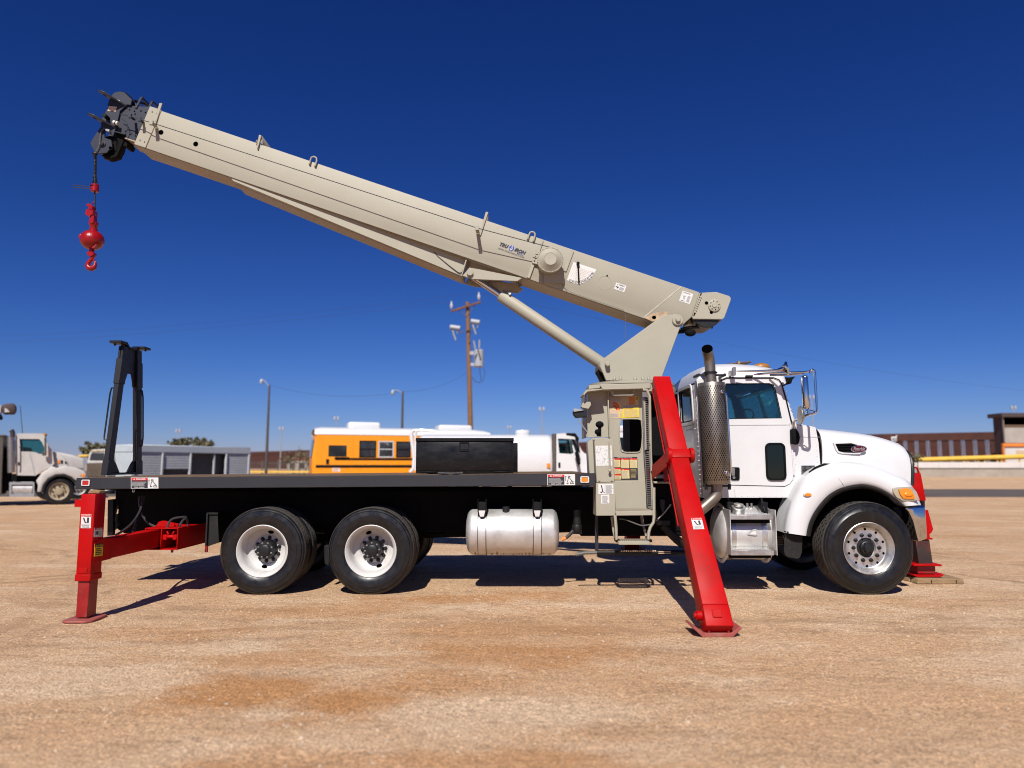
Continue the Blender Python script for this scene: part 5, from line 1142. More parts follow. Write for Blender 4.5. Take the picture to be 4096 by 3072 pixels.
# ladder side: outer bent tube and slotted flange
m = MB(); m.tube(WW(cT, [(612, 162), (655, 165), (688, 235), (692, 480), (700, 900), (715, 1250), (722, 1480)], 0.12), 0.017, 8); m.build('ladder_rail', 'cream', truck)
flp = [(608, 180), (628, 170), (662, 240), (682, 820), (624, 835)]
m = MB(); m.plate(WW(cT, [(606, 172), (640, 168), (676, 236), (680, 500), (684, 820), (626, 838)], 0.22), [], (0, 0.02, 0)); fl1 = m.build('ladder_flange', 'steel', truck)
m = MB(); m.plate(WW(cT, [(628, 846), (684, 842), (714, 1490), (668, 1470)], 0.24), [], (0, 0.02, 0)); fl2 = m.build('ladder_flange', 'steel', truck)
k = MB()
for i in range(24):
    y = 250 + i * 24; k.prism(WW(cT, [(632 + i * 0.4, y), (668 + i * 0.4, y), (668 + i * 0.4, y + 11), (632 + i * 0.4, y + 11)], 0.217), (0, -0.002, 0))
for i in range(26):
    y = 860 + i * 23; k.prism(WW(cT, [(640 + i * 1.1, y), (676 + i * 1.2, y), (676 + i * 1.2, y + 10), (640 + i * 1.1, y + 10)], 0.237), (0, -0.002, 0))
k.build('tread_slot', 'void', fl1, kind='stuff')
m = MB(); m.tube(WW(cT, [(632, 300), (648, 812), (640, 825)], 0.19), 0.010, 6); m.tube(WW(cT, [(690, 742), (700, 760), (708, 1060)], 0.08), 0.010, 6); m.build('ladder_rail', 'cream', truck)
# standing platform
pz = W(cT(500, 1500), -0.02).z
a, e = W(cT(316, 1505), -0.05), W(cT(722, 1500), -0.05)
m = MB(); m.prism(WW(cT, [(316, 1508), (722, 1502), (722, 1552), (316, 1556)], -0.05), (0, 0.03, 0)); pf = m.build('platform_edge', 'cream', truck, bevel=0.003)
m = MB(); nx_, ny_ = 22, 7
xs_ = [lerp(a.x, e.x, i / nx_) for i in range(nx_ + 1)]; ys_ = [lerp(-0.02, YS - 0.02, j / ny_) for j in range(ny_ + 1)]
for x in xs_: m.box(x - 0.006, x + 0.006, -0.02, YS - 0.02, a.z - 0.03, a.z - 0.004)
for i, y in enumerate(ys_): m.box(a.x, e.x, y - 0.006, y + 0.006, a.z - 0.028, a.z - 0.005)
m.build('platform_grating', 'cream', truck)
k = MB()
for i in range(nx_ * 2):
    for y in ys_: k.add([(lerp(a.x, e.x, i / (nx_ * 2)), y - 0.01, a.z - 0.004), (lerp(a.x, e.x, i / (nx_ * 2)) + 0.012, y - 0.01, a.z + 0.012), (lerp(a.x, e.x, i / (nx_ * 2)) + 0.024, y - 0.01, a.z - 0.004), (lerp(a.x, e.x, i / (nx_ * 2)) + 0.012, y + 0.012, a.z + 0.004)], [[0, 1, 2], [0, 1, 3], [1, 2, 3]])
k.build('grip_teeth', 'cream_worn', pf, kind='stuff')
# hanging step
m = MB(); m.tube(WW(cX, [(442, 440), (462, 690), (466, 840)], -0.05), [0.020, 0.018, 0.016], 6); m.build('step_hanger', 'cream', truck)
m = MB(); m.tube(WW(cX, [(1068, 0), (1070, 480), (1062, 560), (1010, 640), (985, 720), (980, 835)], -0.05), 0.018, 6); m.build('step_hanger', 'cream', truck)
m = MB(); m.tube(WW(cX, [(388, 470), (415, 690), (445, 850), (485, 865)], 0.18), 0.014, 6); m.tube(WW(cX, [(870, 440), (905, 640), (960, 850)], 0.18), 0.014, 6); m.build('step_hanger', 'cream', truck)
a, e = W(cX(500, 862), -0.07), W(cX(998, 922), -0.07)
m = MB(); m.box(a.x, e.x, -0.07, -0.05, e.z, a.z); m.box(a.x, e.x, 0.16, 0.18, e.z, a.z); m.build('step_plate', 'cream', truck, bevel=0.003)
m = MB()
for i in range(18): x = lerp(a.x, e.x, i / 17); m.box(x - 0.007, x + 0.007, -0.05, 0.16, a.z - 0.02, a.z + 0.006)
m.box(a.x, e.x, 0.05, 0.06, a.z - 0.02, a.z); m.build('step_grating', 'cream_worn', truck)
m = MB()
for x in (487, 1010): p = W(cX(x, 858), -0.03); m.box(p.x - 0.02, p.x + 0.02, -0.05, 0.14, p.z - 0.015, p.z + 0.015)
m.build('step_end_cap', 'black', truck)
hose(cX, [(510, 505), (600, 515), (720, 560), (860, 610), (960, 605), (1020, 592)], 0.02, 0.008).build('speckled_cable', 'cable', truck)
hose(cX, [(862, 450), (880, 560), (925, 690)], 0.14, 0.014).build('speckled_cable', 'cable', truck)
# long black tube slung low behind the step, drop post
m = MB(); p, q = W(cX(150, 1048), 0.3), W(cX(1560, 1045), 0.3); m.cyl(p, (q.x + 0.3, q.y, q.z), 0.03, 12); sg = m.build('side_guard_tube', 'black', truck)
m = MB(); q = W(cX(-190, 1080), 0.3); m.tube([q, W(cX(-40, 1050), 0.3), W(cX(235, 1045), 0.3)], 0.022, 8); m.build('tube_end', 'cable', sg)
m = MB(); a = W(cX(120, 460), 0.32); e = W(cX(178, 1020), 0.32); m.box(a.x, e.x, 0.32, 0.36, e.z, a.z + 0.3); m.build('guard_post', 'slate', truck)
m = MB()
for i in range(16): p = W(cX(550 + 36 * i, 1022), 0.27); m.ball(p, 0.012, n=6, k=4)
p, q = W(cX(1140, 1025), 0.265), W(cX(1340, 1055), 0.265); m.box(p.x, q.x, 0.262, 0.27, p.z - 0.008, p.z); m.box(p.x, q.x, 0.262, 0.27, q.z - 0.006, q.z + 0.004); m.build('rope_knots', 'decal_cream', sg)
# work lamp on the station corner
m = MB(); m.prism(WW(cF, [(85, 372), (188, 368), (190, 425), (105, 430), (83, 400)], 0.2), (0, 0.12, 0)); lamp = m.build('work_lamp', 'steel_hub', truck, bevel=0.006)
m = MB(); m.prism(WW(cF, [(85, 362), (100, 358), (170, 372), (88, 385)], 0.18), (0, 0.02, 0)); m.build('lamp_bracket', 'grey_metal', lamp)
m = MB(); m.prism(WW(cF, [(160, 310), (218, 306), (225, 330), (205, 362), (185, 360), (150, 352), (145, 345)], 0.2), (0, 0.1, 0)); m.build('lamp_arm', 'cream', truck, bevel=0.004)
hose(cF, [(118, 425), (130, 455), (160, 500), (195, 545)], 0.22, 0.008).build('lamp_cord', 'grey_metal', lamp)
# dark machinery between the station and the leg
m = MB(); m.prism(WW(cF, [(715, 880), (835, 876), (838, 905), (715, 905)], 0.5), (0, 0.4, 0)); m.prism(WW(cF, [(715, 930), (840, 930), (840, 945), (715, 945)], 0.4), (0, 0.4, 0)); m.build('pedestal_beam', 'cream', truck, bevel=0.006)
m = MB(); m.prism(WW(cF, [(712, 950), (850, 950), (880, 1280), (712, 1280)], 0.75), (0, 0.5, 0)); m.build('frame_bracket', 'matt_black', truck)
m = MB(); m.prism(WW(cX, [(1165, 190), (1245, 195), (1240, 330), (1225, 470), (1175, 320)], 0.7), (0, 0.04, 0)); m.build('bracket_plate', 'slate', truck, bevel=0.003)
m = MB(); m.prism(WW(cX, [(1100, 530), (1330, 530), (1330, 610), (1110, 610)], 0.45), (0, 0.3, 0)); m.build('bracket_box', 'black', truck, bevel=0.004)
m = MB(); m.tube(WW(cX, [(1108, 535), (1240, 400), (1340, 270)], 0.42), 0.009, 6); m.build('stay_rod', 'steel', truck)
m = MB(); m.tube(WW(cX, [(1210, 600), (1320, 720), (1440, 840), (1560, 930)], 0.55), 0.055, 10); m.build('stay_pipe', 'black', truck)
# ------------------------------------------------------------------ swing-down front legs
LX0, LX1 = 1.765, 1.975
def legpt(s, off=0.0):
    """point on the outer face line at s (0 top, 1 foot), off = depth inward"""
    A, B = Vector((0, 0.0, 2.665)), Vector((0, -2.16, 0.13))
    dd = (B - A).normalized(); nn = Vector((0, dd.z, -dd.y))
    if nn.y < 0: nn = -nn
    return A + (B - A) * s + nn * off
def leg(mirror=False, dx=0.0):
    LX0, LX1 = 1.765 + dx, 1.975 + dx
    parts_ = []
    def bx(s0, s1, d0, d1, d0b, d1b, x0, x1, nm, mt, parent, bev=0.008, x0b=None, x1b=None):
        q = MB(); x0b_, x1b_ = (x0 if x0b is None else x0b), (x1 if x1b is None else x1b)
        pts = []
        for s_, da, db, xa, xb in ((s0, d0, d1, x0, x1), (s1, d0b, d1b, x0b_, x1b_)):
            pa, pb = legpt(s_, da), legpt(s_, db); pts += [(xa, pa.y, pa.z), (xb, pa.y, pa.z), (xb, pb.y, pb.z), (xa, pb.y, pb.z)]
        if mirror: pts = [(x, 2.44 - y, z) for x, y, z in pts]
        q.add(pts, [[0, 1, 2, 3], [4, 5, 6, 7], [0, 1, 5, 4], [1, 2, 6, 5], [2, 3, 7, 6], [3, 0, 4, 7]])
        return q.build(nm, mt, parent, bevel=bev, seg=2)
    L = bx(0.0, 0.375, 0.0, 0.16, 0.0, 0.16, LX0, LX1, 'outrigger_leg', 'red', truck)
    bx(0.395, 0.94, 0.0, 0.20, 0.0, 0.24, LX0, LX1 - 0.012, 'lower_leg', 'red', L, x1b=LX1 + 0.035)
    bx(0.94, 1.0, 0.001, 0.235, 0.03, 0.22, LX0 + 0.001, LX1 + 0.036, 'leg_toe', 'red', L, x1b=LX1 + 0.045)
    bx(0.366, 0.403, -0.012, 0.18, -0.012, 0.18, LX0 - 0.005, LX1 + 0.03, 'hinge_collar', 'red', L)
    for x in (LX0 - 0.03, LX1 + 0.012):
        q = MB(); p = legpt(0.385, 0.03); y = 2.44 - p.y if mirror else p.y; q.cyl((x, y, p.z), (x + 0.045, y, p.z), 0.085, 24); q.build('knuckle', 'red', L, bevel=0.006)
    q = MB(); p0_, p1_ = legpt(0.385, 0.10), Vector((0, 0.35, 1.42))
    ya, yb_ = (2.44 - p0_.y, 2.44 - p1_.y) if mirror else (p0_.y, p1_.y)
    for x in (LX0 - 0.02, LX1 - 0.03): q.beam((x, ya, p0_.z), (x, yb_, p1_.z), 0.02, 0.16, up=(0, 0, 1))
    q.build('leg_strut', 'red', L, bevel=0.004)
    q = MB(); p0_, p1_ = legpt(0.02, 0.17), legpt(0.62, 0.27); f = (lambda y: 2.44 - y) if mirror else (lambda y: y)
    q.beam((LX0 + 0.02, f(p0_.y), p0_.z), (LX0 + 0.02, f(p1_.y), p1_.z), 0.018, 0.05, up=(1, 0, 0)); q.build('leg_rib', 'red', L)
    f_ = legpt(0.97, 0.09)
    for x in (LX0 + 0.03, LX1 - 0.0): q = MB(); q.box(x, x + 0.025, *sorted((f(f_.y - 0.05), f(f_.y + 0.07))), 0.03, f_.z); q.build('foot_bracket', 'red_dull', L, bevel=0.004)
    q = MB(); q.cyl((LX0 - 0.05, f(f_.y + 0.05), f_.z + 0.02), (LX0 + 0.06, f(f_.y + 0.05), f_.z + 0.02), 0.045, 18); q.cyl((LX0 - 0.07, f(f_.y + 0.05), f_.z + 0.02), (LX0, f(f_.y + 0.05), f_.z + 0.02), 0.028, 12); q.build('foot_pin', 'red', L, bevel=0.005)
    xm = (LX0 + LX1) / 2 + 0.01; prof = [(-0.225, 0.080), (-0.21, 0.095), (-0.125, 0.034), (0.125, 0.034), (0.21, 0.095), (0.225, 0.080), (0.14, 0.0), (-0.14, 0.0)]
    q = MB(); y0, y1 = sorted((f(f_.y - 0.07), f(f_.y + 0.24))); q.prism([(xm + a, y0, z) for a, z in prof], (0, y1 - y0, 0)); q.build('foot_plate', 'red_dust', L, bevel=0.004)
    if not mirror:
        q = MB(); n0 = (legpt(0, 0) - legpt(0, 0.1)).normalized(); a = legpt(0.955, 0.012); e = legpt(0.978, 0.02)
        q.prism([(xm - 0.04, a.y, a.z), (xm + 0.045, a.y, a.z), (xm + 0.045, e.y, e.z), (xm - 0.04, e.y, e.z)], n0 * 0.012); q.build('toe_plate', 'red', L, bevel=0.004)
        P0, N = Vector((LX0, 0.0, 2.665)), n0
        ww = lambda c, x, y: WP(c(x, y), P0 + N * 0.0005, N)
        jack_plate(ww(cF, 1003, 1216), ww(cF, 1085, 1214), ww(cF, 1023, 1303), N, L)
    return L
leg(); leg(True, 0.30)
# ------------------------------------------------------------------ hook ball hung from the boom head
YK = YB + 0.25
hb = lambda x, y: W(cHB(x, y), YK)
top = hb(262, 20)
hook = thing('hook_ball', 'glossy red ball and hook hanging on a cable from the tip of the raised boom', 'crane hook', hb(225, 1580))
m = MB(); m.tube([hb(262, -10), hb(262, 760)], 0.011, 8); m.tube([hb(286, 60), hb(278, 440)], 0.008, 6); m.build('wire_rope', 'steel_hub', hook)
m = MB(); p = hb(262, 45); m.cyl(hb(240, 45), hb(290, 45), 0.028, 10); m.cyl(hb(264, 60), hb(264, 120), 0.026, 10, r2=0.014); m.ball(hb(262, 155), 0.016, (1, 1, 1.6), 8, 6); m.build('rope_socket', 'steel_hub', hook, bevel=0.003)
def link_chain(pts, n):
    q = MB(); P = [hb(*p) for p in pts]
    for i in range(n):
        t_ = (i + 0.5) / n; k = t_ * (len(P) - 1); j = min(int(k), len(P) - 2); c_ = P[j] + (P[j + 1] - P[j]) * (k - j); dd = (P[j + 1] - P[j]).normalized()
        s_ = Vector((0, 1, 0)) if i % 2 else dd.cross(Vector((0, 1, 0)))
        L_ = 0.024; lp = [c_ + dd * L_ * math.cos(a) + s_ * 0.012 * math.sin(a) for a in [2 * math.pi * z / 10 for z in range(11)]]
        q.tube(lp, 0.0045, 5, caps=False)
    return q
link_chain([(264, 180), (262, 300), (235, 450)], 11).build('chain', 'steel_hub', hook); link_chain([(266, 180), (270, 300), (292, 450)], 11).build('chain', 'steel_hub', hook)
m = MB(); r_ = 50 / 3.318 / FPX * 10.2; m.lathe([(r_ * 0.4, 0), (r_, 0.0), (r_, 0.11), (r_ * 0.4, 0.11)], hb(262, 555), (0, 0, 1), 24, capA=True, capB=True); wt = m.build('switch_weight', 'red_gloss', hook, bevel=0.006); m = MB(); m.lathe([(r_ + 0.001, 0), (r_ + 0.002, 0.012)], hb(262, 490), (0, 0, 1), 20); m.build('weight_groove', 'void', hook)
m = MB(); m.tube([hb(205, 487), hb(100, 475), hb(0, 466), hb(-30, 463)], 0.006, 5); m.tube([hb(205, 515), hb(100, 504), hb(0, 497), hb(-30, 494)], 0.006, 5); m.build('loose_wire', 'hose', hook)
m = MB(); m.tube([hb(262, 672), hb(220, 722)], 0.008, 6); m.prism([hb(*p) + Vector((0, -0.05, 0)) for p in ((165, 740), (205, 722), (258, 752), (256, 800), (205, 800), (200, 765))], (0, 0.1, 0))
m.prism([hb(*p) + Vector((0, -0.06, 0)) for p in ((180, 800), (270, 812), (272, 870), (238, 885), (228, 905), (215, 895), (162, 872))], (0, 0.12, 0))
m.prism([hb(*p) + Vector((0, -0.045, 0)) for p in ((212, 880), (270, 868), (276, 960), (272, 1010), (206, 1005), (206, 950), (215, 930))], (0, 0.09, 0)); m.cyl(hb(255, 968) + Vector((0, -0.07, 0)), hb(255, 968) + Vector((0, 0.07, 0)), 0.03, 14); m.build('wedge_socket', 'red_gloss', hook, bevel=0.006)
m = MB(); cb = hb(228, 1195); rb_ = 147 / 3.318 / FPX * 10.2
m.ball(cb, rb_, (1, 1, 0.91), 36, 22); m.lathe([(0.055, 0.0), (0.05, 0.08), (0.056, 0.085), (0.052, 0.13)], cb + Vector((0.01, 0, rb_ * 0.80)), (0, 0, 1), 20, capB=True); ball = m.build('ball', 'red_gloss', hook, sharp=60)
m = MB()
for x, y, rr2 in ((120, 1170, 0.03),): p = hb(x, y); m.ball(p + Vector((0.0, -rb_ * 0.55, 0)), rr2, (0.9, 0.5, 1.2), 12, 8)
m.build('casting_recess', 'red_dull', hook)
m = MB(); m.prism([hb(*p) + Vector((0, -rb_ * 0.5, 0)) for p in ((262, 1262), (330, 1275), (300, 1322), (268, 1325))], (0, rb_ * 0.35, 0)); m.build('swivel_slot', 'red_dull', hook)  # worn red block at the lower right of the ball
m = MB(); m.cyl(hb(224, 1290), hb(222, 1400), 0.035, 14); m.prism([hb(*p) + Vector((0, -0.04, 0)) for p in ((168, 1370), (215, 1340), (270, 1372), (268, 1405), (215, 1430), (190, 1410))], (0, 0.08, 0)); m.build('hook_swivel', 'red_gloss', hook, bevel=0.006)
hp = [(245, 1395), (235, 1430), (205, 1465), (176, 1500), (168, 1535), (188, 1566), (220, 1574), (254, 1558), (268, 1525), (272, 1480)]
m = MB(); m.tube([hb(*p) for p in hp], [0.022, 0.024, 0.027, 0.032, 0.037, 0.040, 0.040, 0.035, 0.026, 0.012], 12); m.beam(hb(240, 1435), hb(262, 1490), 0.02, 0.02); m.build('hook', 'red_gloss', hook)

# ================================================================== cab
YCN, YCF = 0.30, 2.14
gW = lambda x, y, Y=YCN: W(cG(x, y), Y)
side_o = [(625, 1520), (606, 1100), (585, 900), (550, 470), (547, 425), (560, 400), (600, 390), (780, 383), (1290, 383), (1345, 403), (1380, 450), (1440, 640), (1485, 770), (1510, 815), (1545, 835), (1690, 852), (1718, 1000), (1735, 1210), (1735, 1400), (1500, 1520)]
win = [(833, 440), (1245, 437), (1283, 450), (1300, 485), (1332, 620), (1362, 762), (838, 771)]
def tr(pts, Y): return [gW(x, y) + Vector((0, Y - YCN, 0)) for x, y in pts]
m = MB(); m.plate(tr(side_o, YCN), [tr(win, YCN)], (0, 0.04, 0)); cab = m.build('cab_side', 'white', truck, bevel=0.004)
m = MB(); m.plate(tr(side_o, YCF - 0.04), [tr(win, YCF - 0.04)], (0, 0.04, 0)); m.build('cab_side', 'white', truck)
m = MB(); m.plate(tr([(660, 1500), (590, 480), (600, 400), (1290, 395), (1345, 430), (1475, 800), (1690, 870), (1700, 1500)], YCF - 0.06), [tr(win, YCF - 0.06)], (0, 0.015, 0)); m.build('cab_lining', 'seat', truck)
# door
door_o = [(868, 1395), (842, 900), (790, 440), (800, 412), (840, 391), (1280, 391), (1330, 410), (1358, 450), (1400, 600), (1447, 800), (1476, 1300), (1470, 1345), (1440, 1385), (1395, 1408)]
m = MB(); m.plate(tr(door_o, YCN - 0.012), [tr(win, YCN - 0.012)], (0, 0.011, 0)); door = m.build('door', 'white', truck, bevel=0.004)
m = MB(); P = tr(door_o, YCN - 0.002); P = P[-1:] + P + P[:1]; m.tube(P, 0.007, 6, caps=False); m.build('door_seal', 'black', truck)
m = MB(); P = tr([(1440, 805), (1446, 850), (1480, 1305)], YCN - 0.012); m.tube(P, 0.012, 6); m.build('hinge_strip', 'white', door)
m = MB(); m.tube(tr([(782, 425), (795, 402), (840, 383), (1285, 383), (1335, 402), (1362, 440), (1412, 620), (1450, 780), (1476, 840)], YCN - 0.02), 0.008, 6); m.build('drip_rail', 'black', truck)
m = MB(); m.prism(tr(win, YCN + 0.012), (0, 0.005, 0)); m.build('door_glass', 'glass_cab', door)
m = MB(); m.prism(tr(win, YCF - 0.02), (0, 0.005, 0)); m.build('door_glass', 'glass_cab', truck)
wr_ = tr(win, YCN - 0.012); m = MB(); m.tube(wr_ + wr_[:1], 0.006, 6, caps=False); m.build('window_seal', 'black', door)
def rrect(c, x0, y0, x1, y1, r, Y, sk=0.0):
    out = []
    for cx, cy, a0 in ((x1 - r, y0 + r, -90), (x1 - r, y1 - r, 0), (x0 + r, y1 - r, 90), (x0 + r, y0 + r, 180)):
        for k in range(5):
            a = R(a0 + 22.5 * k); x, y = cx + r * math.cos(a), cy + r * math.sin(a); out.append(W(c(x + sk * (y - y0), y), Y))
    return out
m = MB(); m.plate(rrect(cG, 1204, 998, 1396, 1356, 50, YCN - 0.015, 0.045), [rrect(cG, 1222, 1014, 1378, 1338, 38, YCN - 0.015, 0.045)], (0, -0.018, 0)); m.build('peep_window', 'matt_black', door, bevel=0.004)
m = MB(); m.prism(rrect(cG, 1222, 1014, 1378, 1338, 38, YCN - 0.016, 0.045), (0, -0.006, 0)); m.build('peep_glass', 'glass_dark', door)
m = MB(); m.prism(rrect(cG, 884, 1230, 966, 1352, 16, YCN - 0.013), (0, -0.018, 0)); hd2 = m.build('door_handle', 'matt_black', door, bevel=0.004)
m = MB(); m.prism(rrect(cG, 890, 1238, 922, 1310, 8, YCN - 0.032), (0, -0.012, 0)); m.build('handle_lever', 'steel', door, bevel=0.003)
m = MB(); p = gW(906, 1328); m.cyl(p + Vector((0, -0.031, 0)), p + Vector((0, -0.040, 0)), 0.018, 14); m.build('door_lock', 'steel', door)
# body creases and rivets
m = MB(); rv = []
rv += [(905 + 56 * i, 826) for i in range(10)] + [(930 + 56 * i, 1500) for i in range(10)] + [(900 + 56 * i, 1408 if i < 9 else 1400) for i in range(0)]
rv += [(1452 + 1.7 * i, 480 + 36 * i) for i in range(0)] + [(1395 + 12.5 * i, 470 + 42 * i) for i in range(9)] + [(1500, 900 + 60 * i) for i in range(10)] + [(1690 + i * 3.4, 905 + 55 * i) for i in range(6)] + [(640 + 75 * i, 372) for i in range(0)]
for x, y in rv:
    p = gW(x, y, YCN - 0.002 if not (860 < x < 1470 and y < 1400) else YCN - 0.013); m.ball(p, 0.0065, (1, 0.6, 1), 6, 4)
m.build('rivet', 'white', truck, kind='stuff')
for a, e in (((872, 832), (1438, 828)),):
    q = MB(); A, B = gW(*a, YCN - 0.013), gW(*e, YCN - 0.013); q.beam(A, B, 0.007, 0.005, up=(0, 1, 0)); q.build('panel_joint', 'decal_grey', door)
q = MB(); q.tube([gW(*p, YCN - 0.002) for p in ((1535, 944), (1735, 944))], 0.003, 5); q.tube([gW(*p, YCN - 0.002) for p in ((922, 1440), (925, 1515))], 0.003, 5); q.build('panel_joint', 'decal_grey', truck)
# rear wall with its window
xb0, xb1 = gW(625, 1520), gW(550, 440)
wp = lambda x, y: WP(cG(x, y), xb0, Vector(((xb1 - xb0).z, 0, -(xb1 - xb0).x)).normalized())
rear = [Vector((xb0.x, YCN + 0.041, xb0.z)), Vector((xb0.x, YCF - 0.041, xb0.z)), Vector((xb1.x, YCF - 0.041, xb1.z)), Vector((xb1.x, YCN + 0.041, xb1.z))]
a, e = wp(515, 470), wp(505, 800); c_ = wp(350, 520)
def rw(y, z): 
    t_ = (z - xb0.z) / (xb1.z - xb0.z); return Vector((lerp(xb0.x, xb1.x, t_), y, z))
def rwr(y0, y1, z0, z1, r):
    return [rw(cy + r * math.cos(R(a0 + 22.5 * k)), cz + r * math.sin(R(a0 + 22.5 * k))) for cy, cz, a0 in ((y1 - r, z1 - r, 0), (y0 + r, z1 - r, 90), (y0 + r, z0 + r, 180), (y1 - r, z0 + r, 270)) for k in range(5)]
wy0, wy1, wz0, wz1 = a.y, 1.18, e.z, a.z
m = MB(); m.plate(rear, [rwr(wy0, wy1, wz0, wz1, 0.06), rwr(1.30, 2.02, wz0, wz1, 0.06)], (0.03, 0, 0)); m.build('cab_rear', 'white', truck)
m = MB(); m.plate([p + Vector((-0.004, 0, 0)) for p in rwr(wy0 - 0.045, wy1 + 0.045, wz0 - 0.045, wz1 + 0.045, 0.09)], [[p + Vector((-0.004, 0, 0)) for p in rwr(wy0, wy1, wz0, wz1, 0.06)]], (-0.02, 0, 0)); m.build('rear_window_frame', 'white', truck, bevel=0.004)
m = MB(); m.plate([p + Vector((-0.006, 0, 0)) for p in rwr(wy0, wy1, wz0, wz1, 0.06)], [[p + Vector((-0.006, 0, 0)) for p in rwr(wy0 + 0.02, wy1 - 0.02, wz0 + 0.02, wz1 - 0.02, 0.05)]], (-0.012, 0, 0)); m.build('rear_window_seal', 'black', truck)
m = MB(); m.prism([p + Vector((0.004, 0, 0)) for p in rwr(wy0, wy1, wz0, wz1, 0.06)], (0.006, 0, 0)); m.prism([p + Vector((0.004, 0, 0)) for p in rwr(1.30, 2.02, wz0, wz1, 0.06)], (0.006, 0, 0)); m.build('rear_glass', 'glass_dark', truck)
m = MB()
for i in range(24):
    z = lerp(xb0.z + 0.05, xb1.z - 0.02, i / 23)
    for y in (YCN + 0.06, YCN + 0.11) if i < 11 else (YCN + 0.06,): m.ball(rw(y, z) + Vector((-0.002, 0, 0)), 0.007, (0.6, 1, 1), 6, 4)
for i in range(9): m.ball(rw(YCN + 0.16 + 0.06 * i, wz0 - 0.10) + Vector((-0.002, 0, 0)), 0.007, (0.6, 1, 1), 6, 4)
m.build('rivet', 'white', truck, kind='stuff')
# roof
crest = [(556, 425), (562, 360), (590, 312), (640, 279), (740, 254), (900, 248), (1100, 263), (1230, 285), (1318, 309), (1362, 345), (1382, 425)]
basel = [(548, 425), (560, 402), (592, 392), (640, 389), (740, 384), (900, 383), (1100, 383), (1230, 383), (1318, 392), (1355, 408), (1380, 450)]
rows = []
gfun = lambda u: (1 - abs(u) ** 4.0) ** 0.55
us = [-1, -0.99, -0.965, -0.93, -0.88, -0.8, -0.68, -0.5, -0.25, 0, 0.25, 0.5, 0.68, 0.8, 0.88, 0.93, 0.965, 0.99, 1]
for cpt, bpt in zip(crest, basel):
    B_ = gW(*bpt); C_ = W(cG(*cpt), 0.62); r = []
    for u in us:
        g_ = gfun(u) / gfun(0.65); r.append(Vector((lerp(B_.x, C_.x, min(1, g_)), 1.22 + 0.92 * u, lerp(B_.z, max(C_.z, B_.z + 0.002), g_))))
    rows.append(r)
m = MB(); m.grid(rows); roof = m.build('roof', 'white', truck, sharp=60, recalc=True)
m = MB(); q = gW(552, 420); m.box(q.x + 0.04, gW(1370, 420).x, YCN + 0.06, YCF - 0.06, gW(600, 408).z - 0.01, gW(600, 408).z); m.build('headliner', 'seat', truck)
m = MB()
for i in range(15): p = W(cG(386 + 13 * i, 462 - 5.2 * i), 1.0); 
for i in range(10): p = rows[1][6 + i] if 6 + i < len(us) else None
for k in range(2, 9): m.ball(rows[k][2] + Vector((0, -0.002, 0)), 0.006, n=6, k=4)
m.build('rivet', 'white', roof, kind='stuff')
# windscreen, pillars
f0, f1 = gW(1378, 450), gW(1505, 812)
def fq(y, t_): return Vector((lerp(f0.x, f1.x, t_), y, lerp(f0.z, f1.z, t_)))
m = MB(); m.plate([fq(YCN + 0.04, 0), fq(YCF - 0.04, 0), fq(YCF - 0.04, 1), fq(YCN + 0.04, 1)], [[fq(YCN + 0.12, 0.06), fq(1.19, 0.06), fq(1.19, 0.94), fq(YCN + 0.12, 0.94)], [fq(1.25, 0.06), fq(YCF - 0.12, 0.06), fq(YCF - 0.12, 0.94), fq(1.25, 0.94)]], (-0.03, 0, 0)); m.build('windscreen_frame', 'white', truck)
m = MB(); m.prism([fq(YCN + 0.11, 0.05), fq(YCF - 0.11, 0.05), fq(YCF - 0.11, 0.95), fq(YCN + 0.11, 0.95)], (-0.006, 0, 0)); m.v = [v + Vector((-0.012, 0, 0)) for v in m.v]; m.build('windscreen', 'glass_cab', truck)
m = MB(); c0, c1 = gW(1505, 815), gW(1690, 855); m.prism([Vector((c0.x - 0.03, YCN + 0.041, c0.z)), Vector((c1.x, YCN + 0.041, c1.z)), Vector((c1.x, YCF - 0.041, c1.z)), Vector((c0.x - 0.03, YCF - 0.041, c0.z))], (0, 0, 0.012)); m.build('cowl_top', 'white', truck)
m = MB(); a, e = gW(1380, 400, 0.5), gW(1500, 450, 0.5); 
vis = [(1365, 372), (1440, 378), (1500, 368), (1470, 400), (1458, 438), (1430, 420), (1395, 460), (1372, 420)]
m.prism([W(cG(*p), 0.55) for p in vis], (0, 1.3, 0)); m.build('sun_visor', 'matt_black', truck, bevel=0.004)
# inside
m = MB(); fz = gW(900, 1500).z; m.box(gW(640, 1500).x, gW(1690, 1500).x, YCN + 0.045, YCF - 0.065, fz - 0.03, fz + 0.02); sil = gW(1000, 800).z; fx_ = gW(1600, 1200).x; m.box(fx_ - 0.05, fx_, YCN + 0.05, YCF - 0.07, fz + 0.02, gW(1500, 845).z); m.build('cab_floor', 'seat', truck)
for y in (0.48, 1.42):
    m = MB(); x0 = gW(700, 1000).x; m.box(x0, x0 + 0.14, y, y + 0.5, fz + 0.5, sil - 0.02); m.box(x0, x0 + 0.5, y, y + 0.5, fz + 0.3, fz + 0.48); m.build('seat', 'seat', truck, bevel=0.04, seg=2)
m = MB(); x0 = gW(1500, 830).x; m.box(x0 - 0.25, x0, YCN + 0.06, YCF - 0.07, sil - 0.25, sil + 0.045); m.build('dashboard', 'seat', truck, bevel=0.03)
m = MB(); m.tube([gW(1040 + 60 * math.cos(t_), 735 + 55 * math.sin(t_), 1.75) for t_ in [2 * math.pi * i / 20 for i in range(21)]], 0.012, 6, caps=False); 
m.build('steering_wheel', 'seat', truck)
m = MB(); m.prism([W(cV(*p), 0.6) for p in ((1035, 460), (1280, 430), (1300, 490), (1060, 540))], (0, 0.03, 0)); m.build('sun_shade', 'seat', truck)

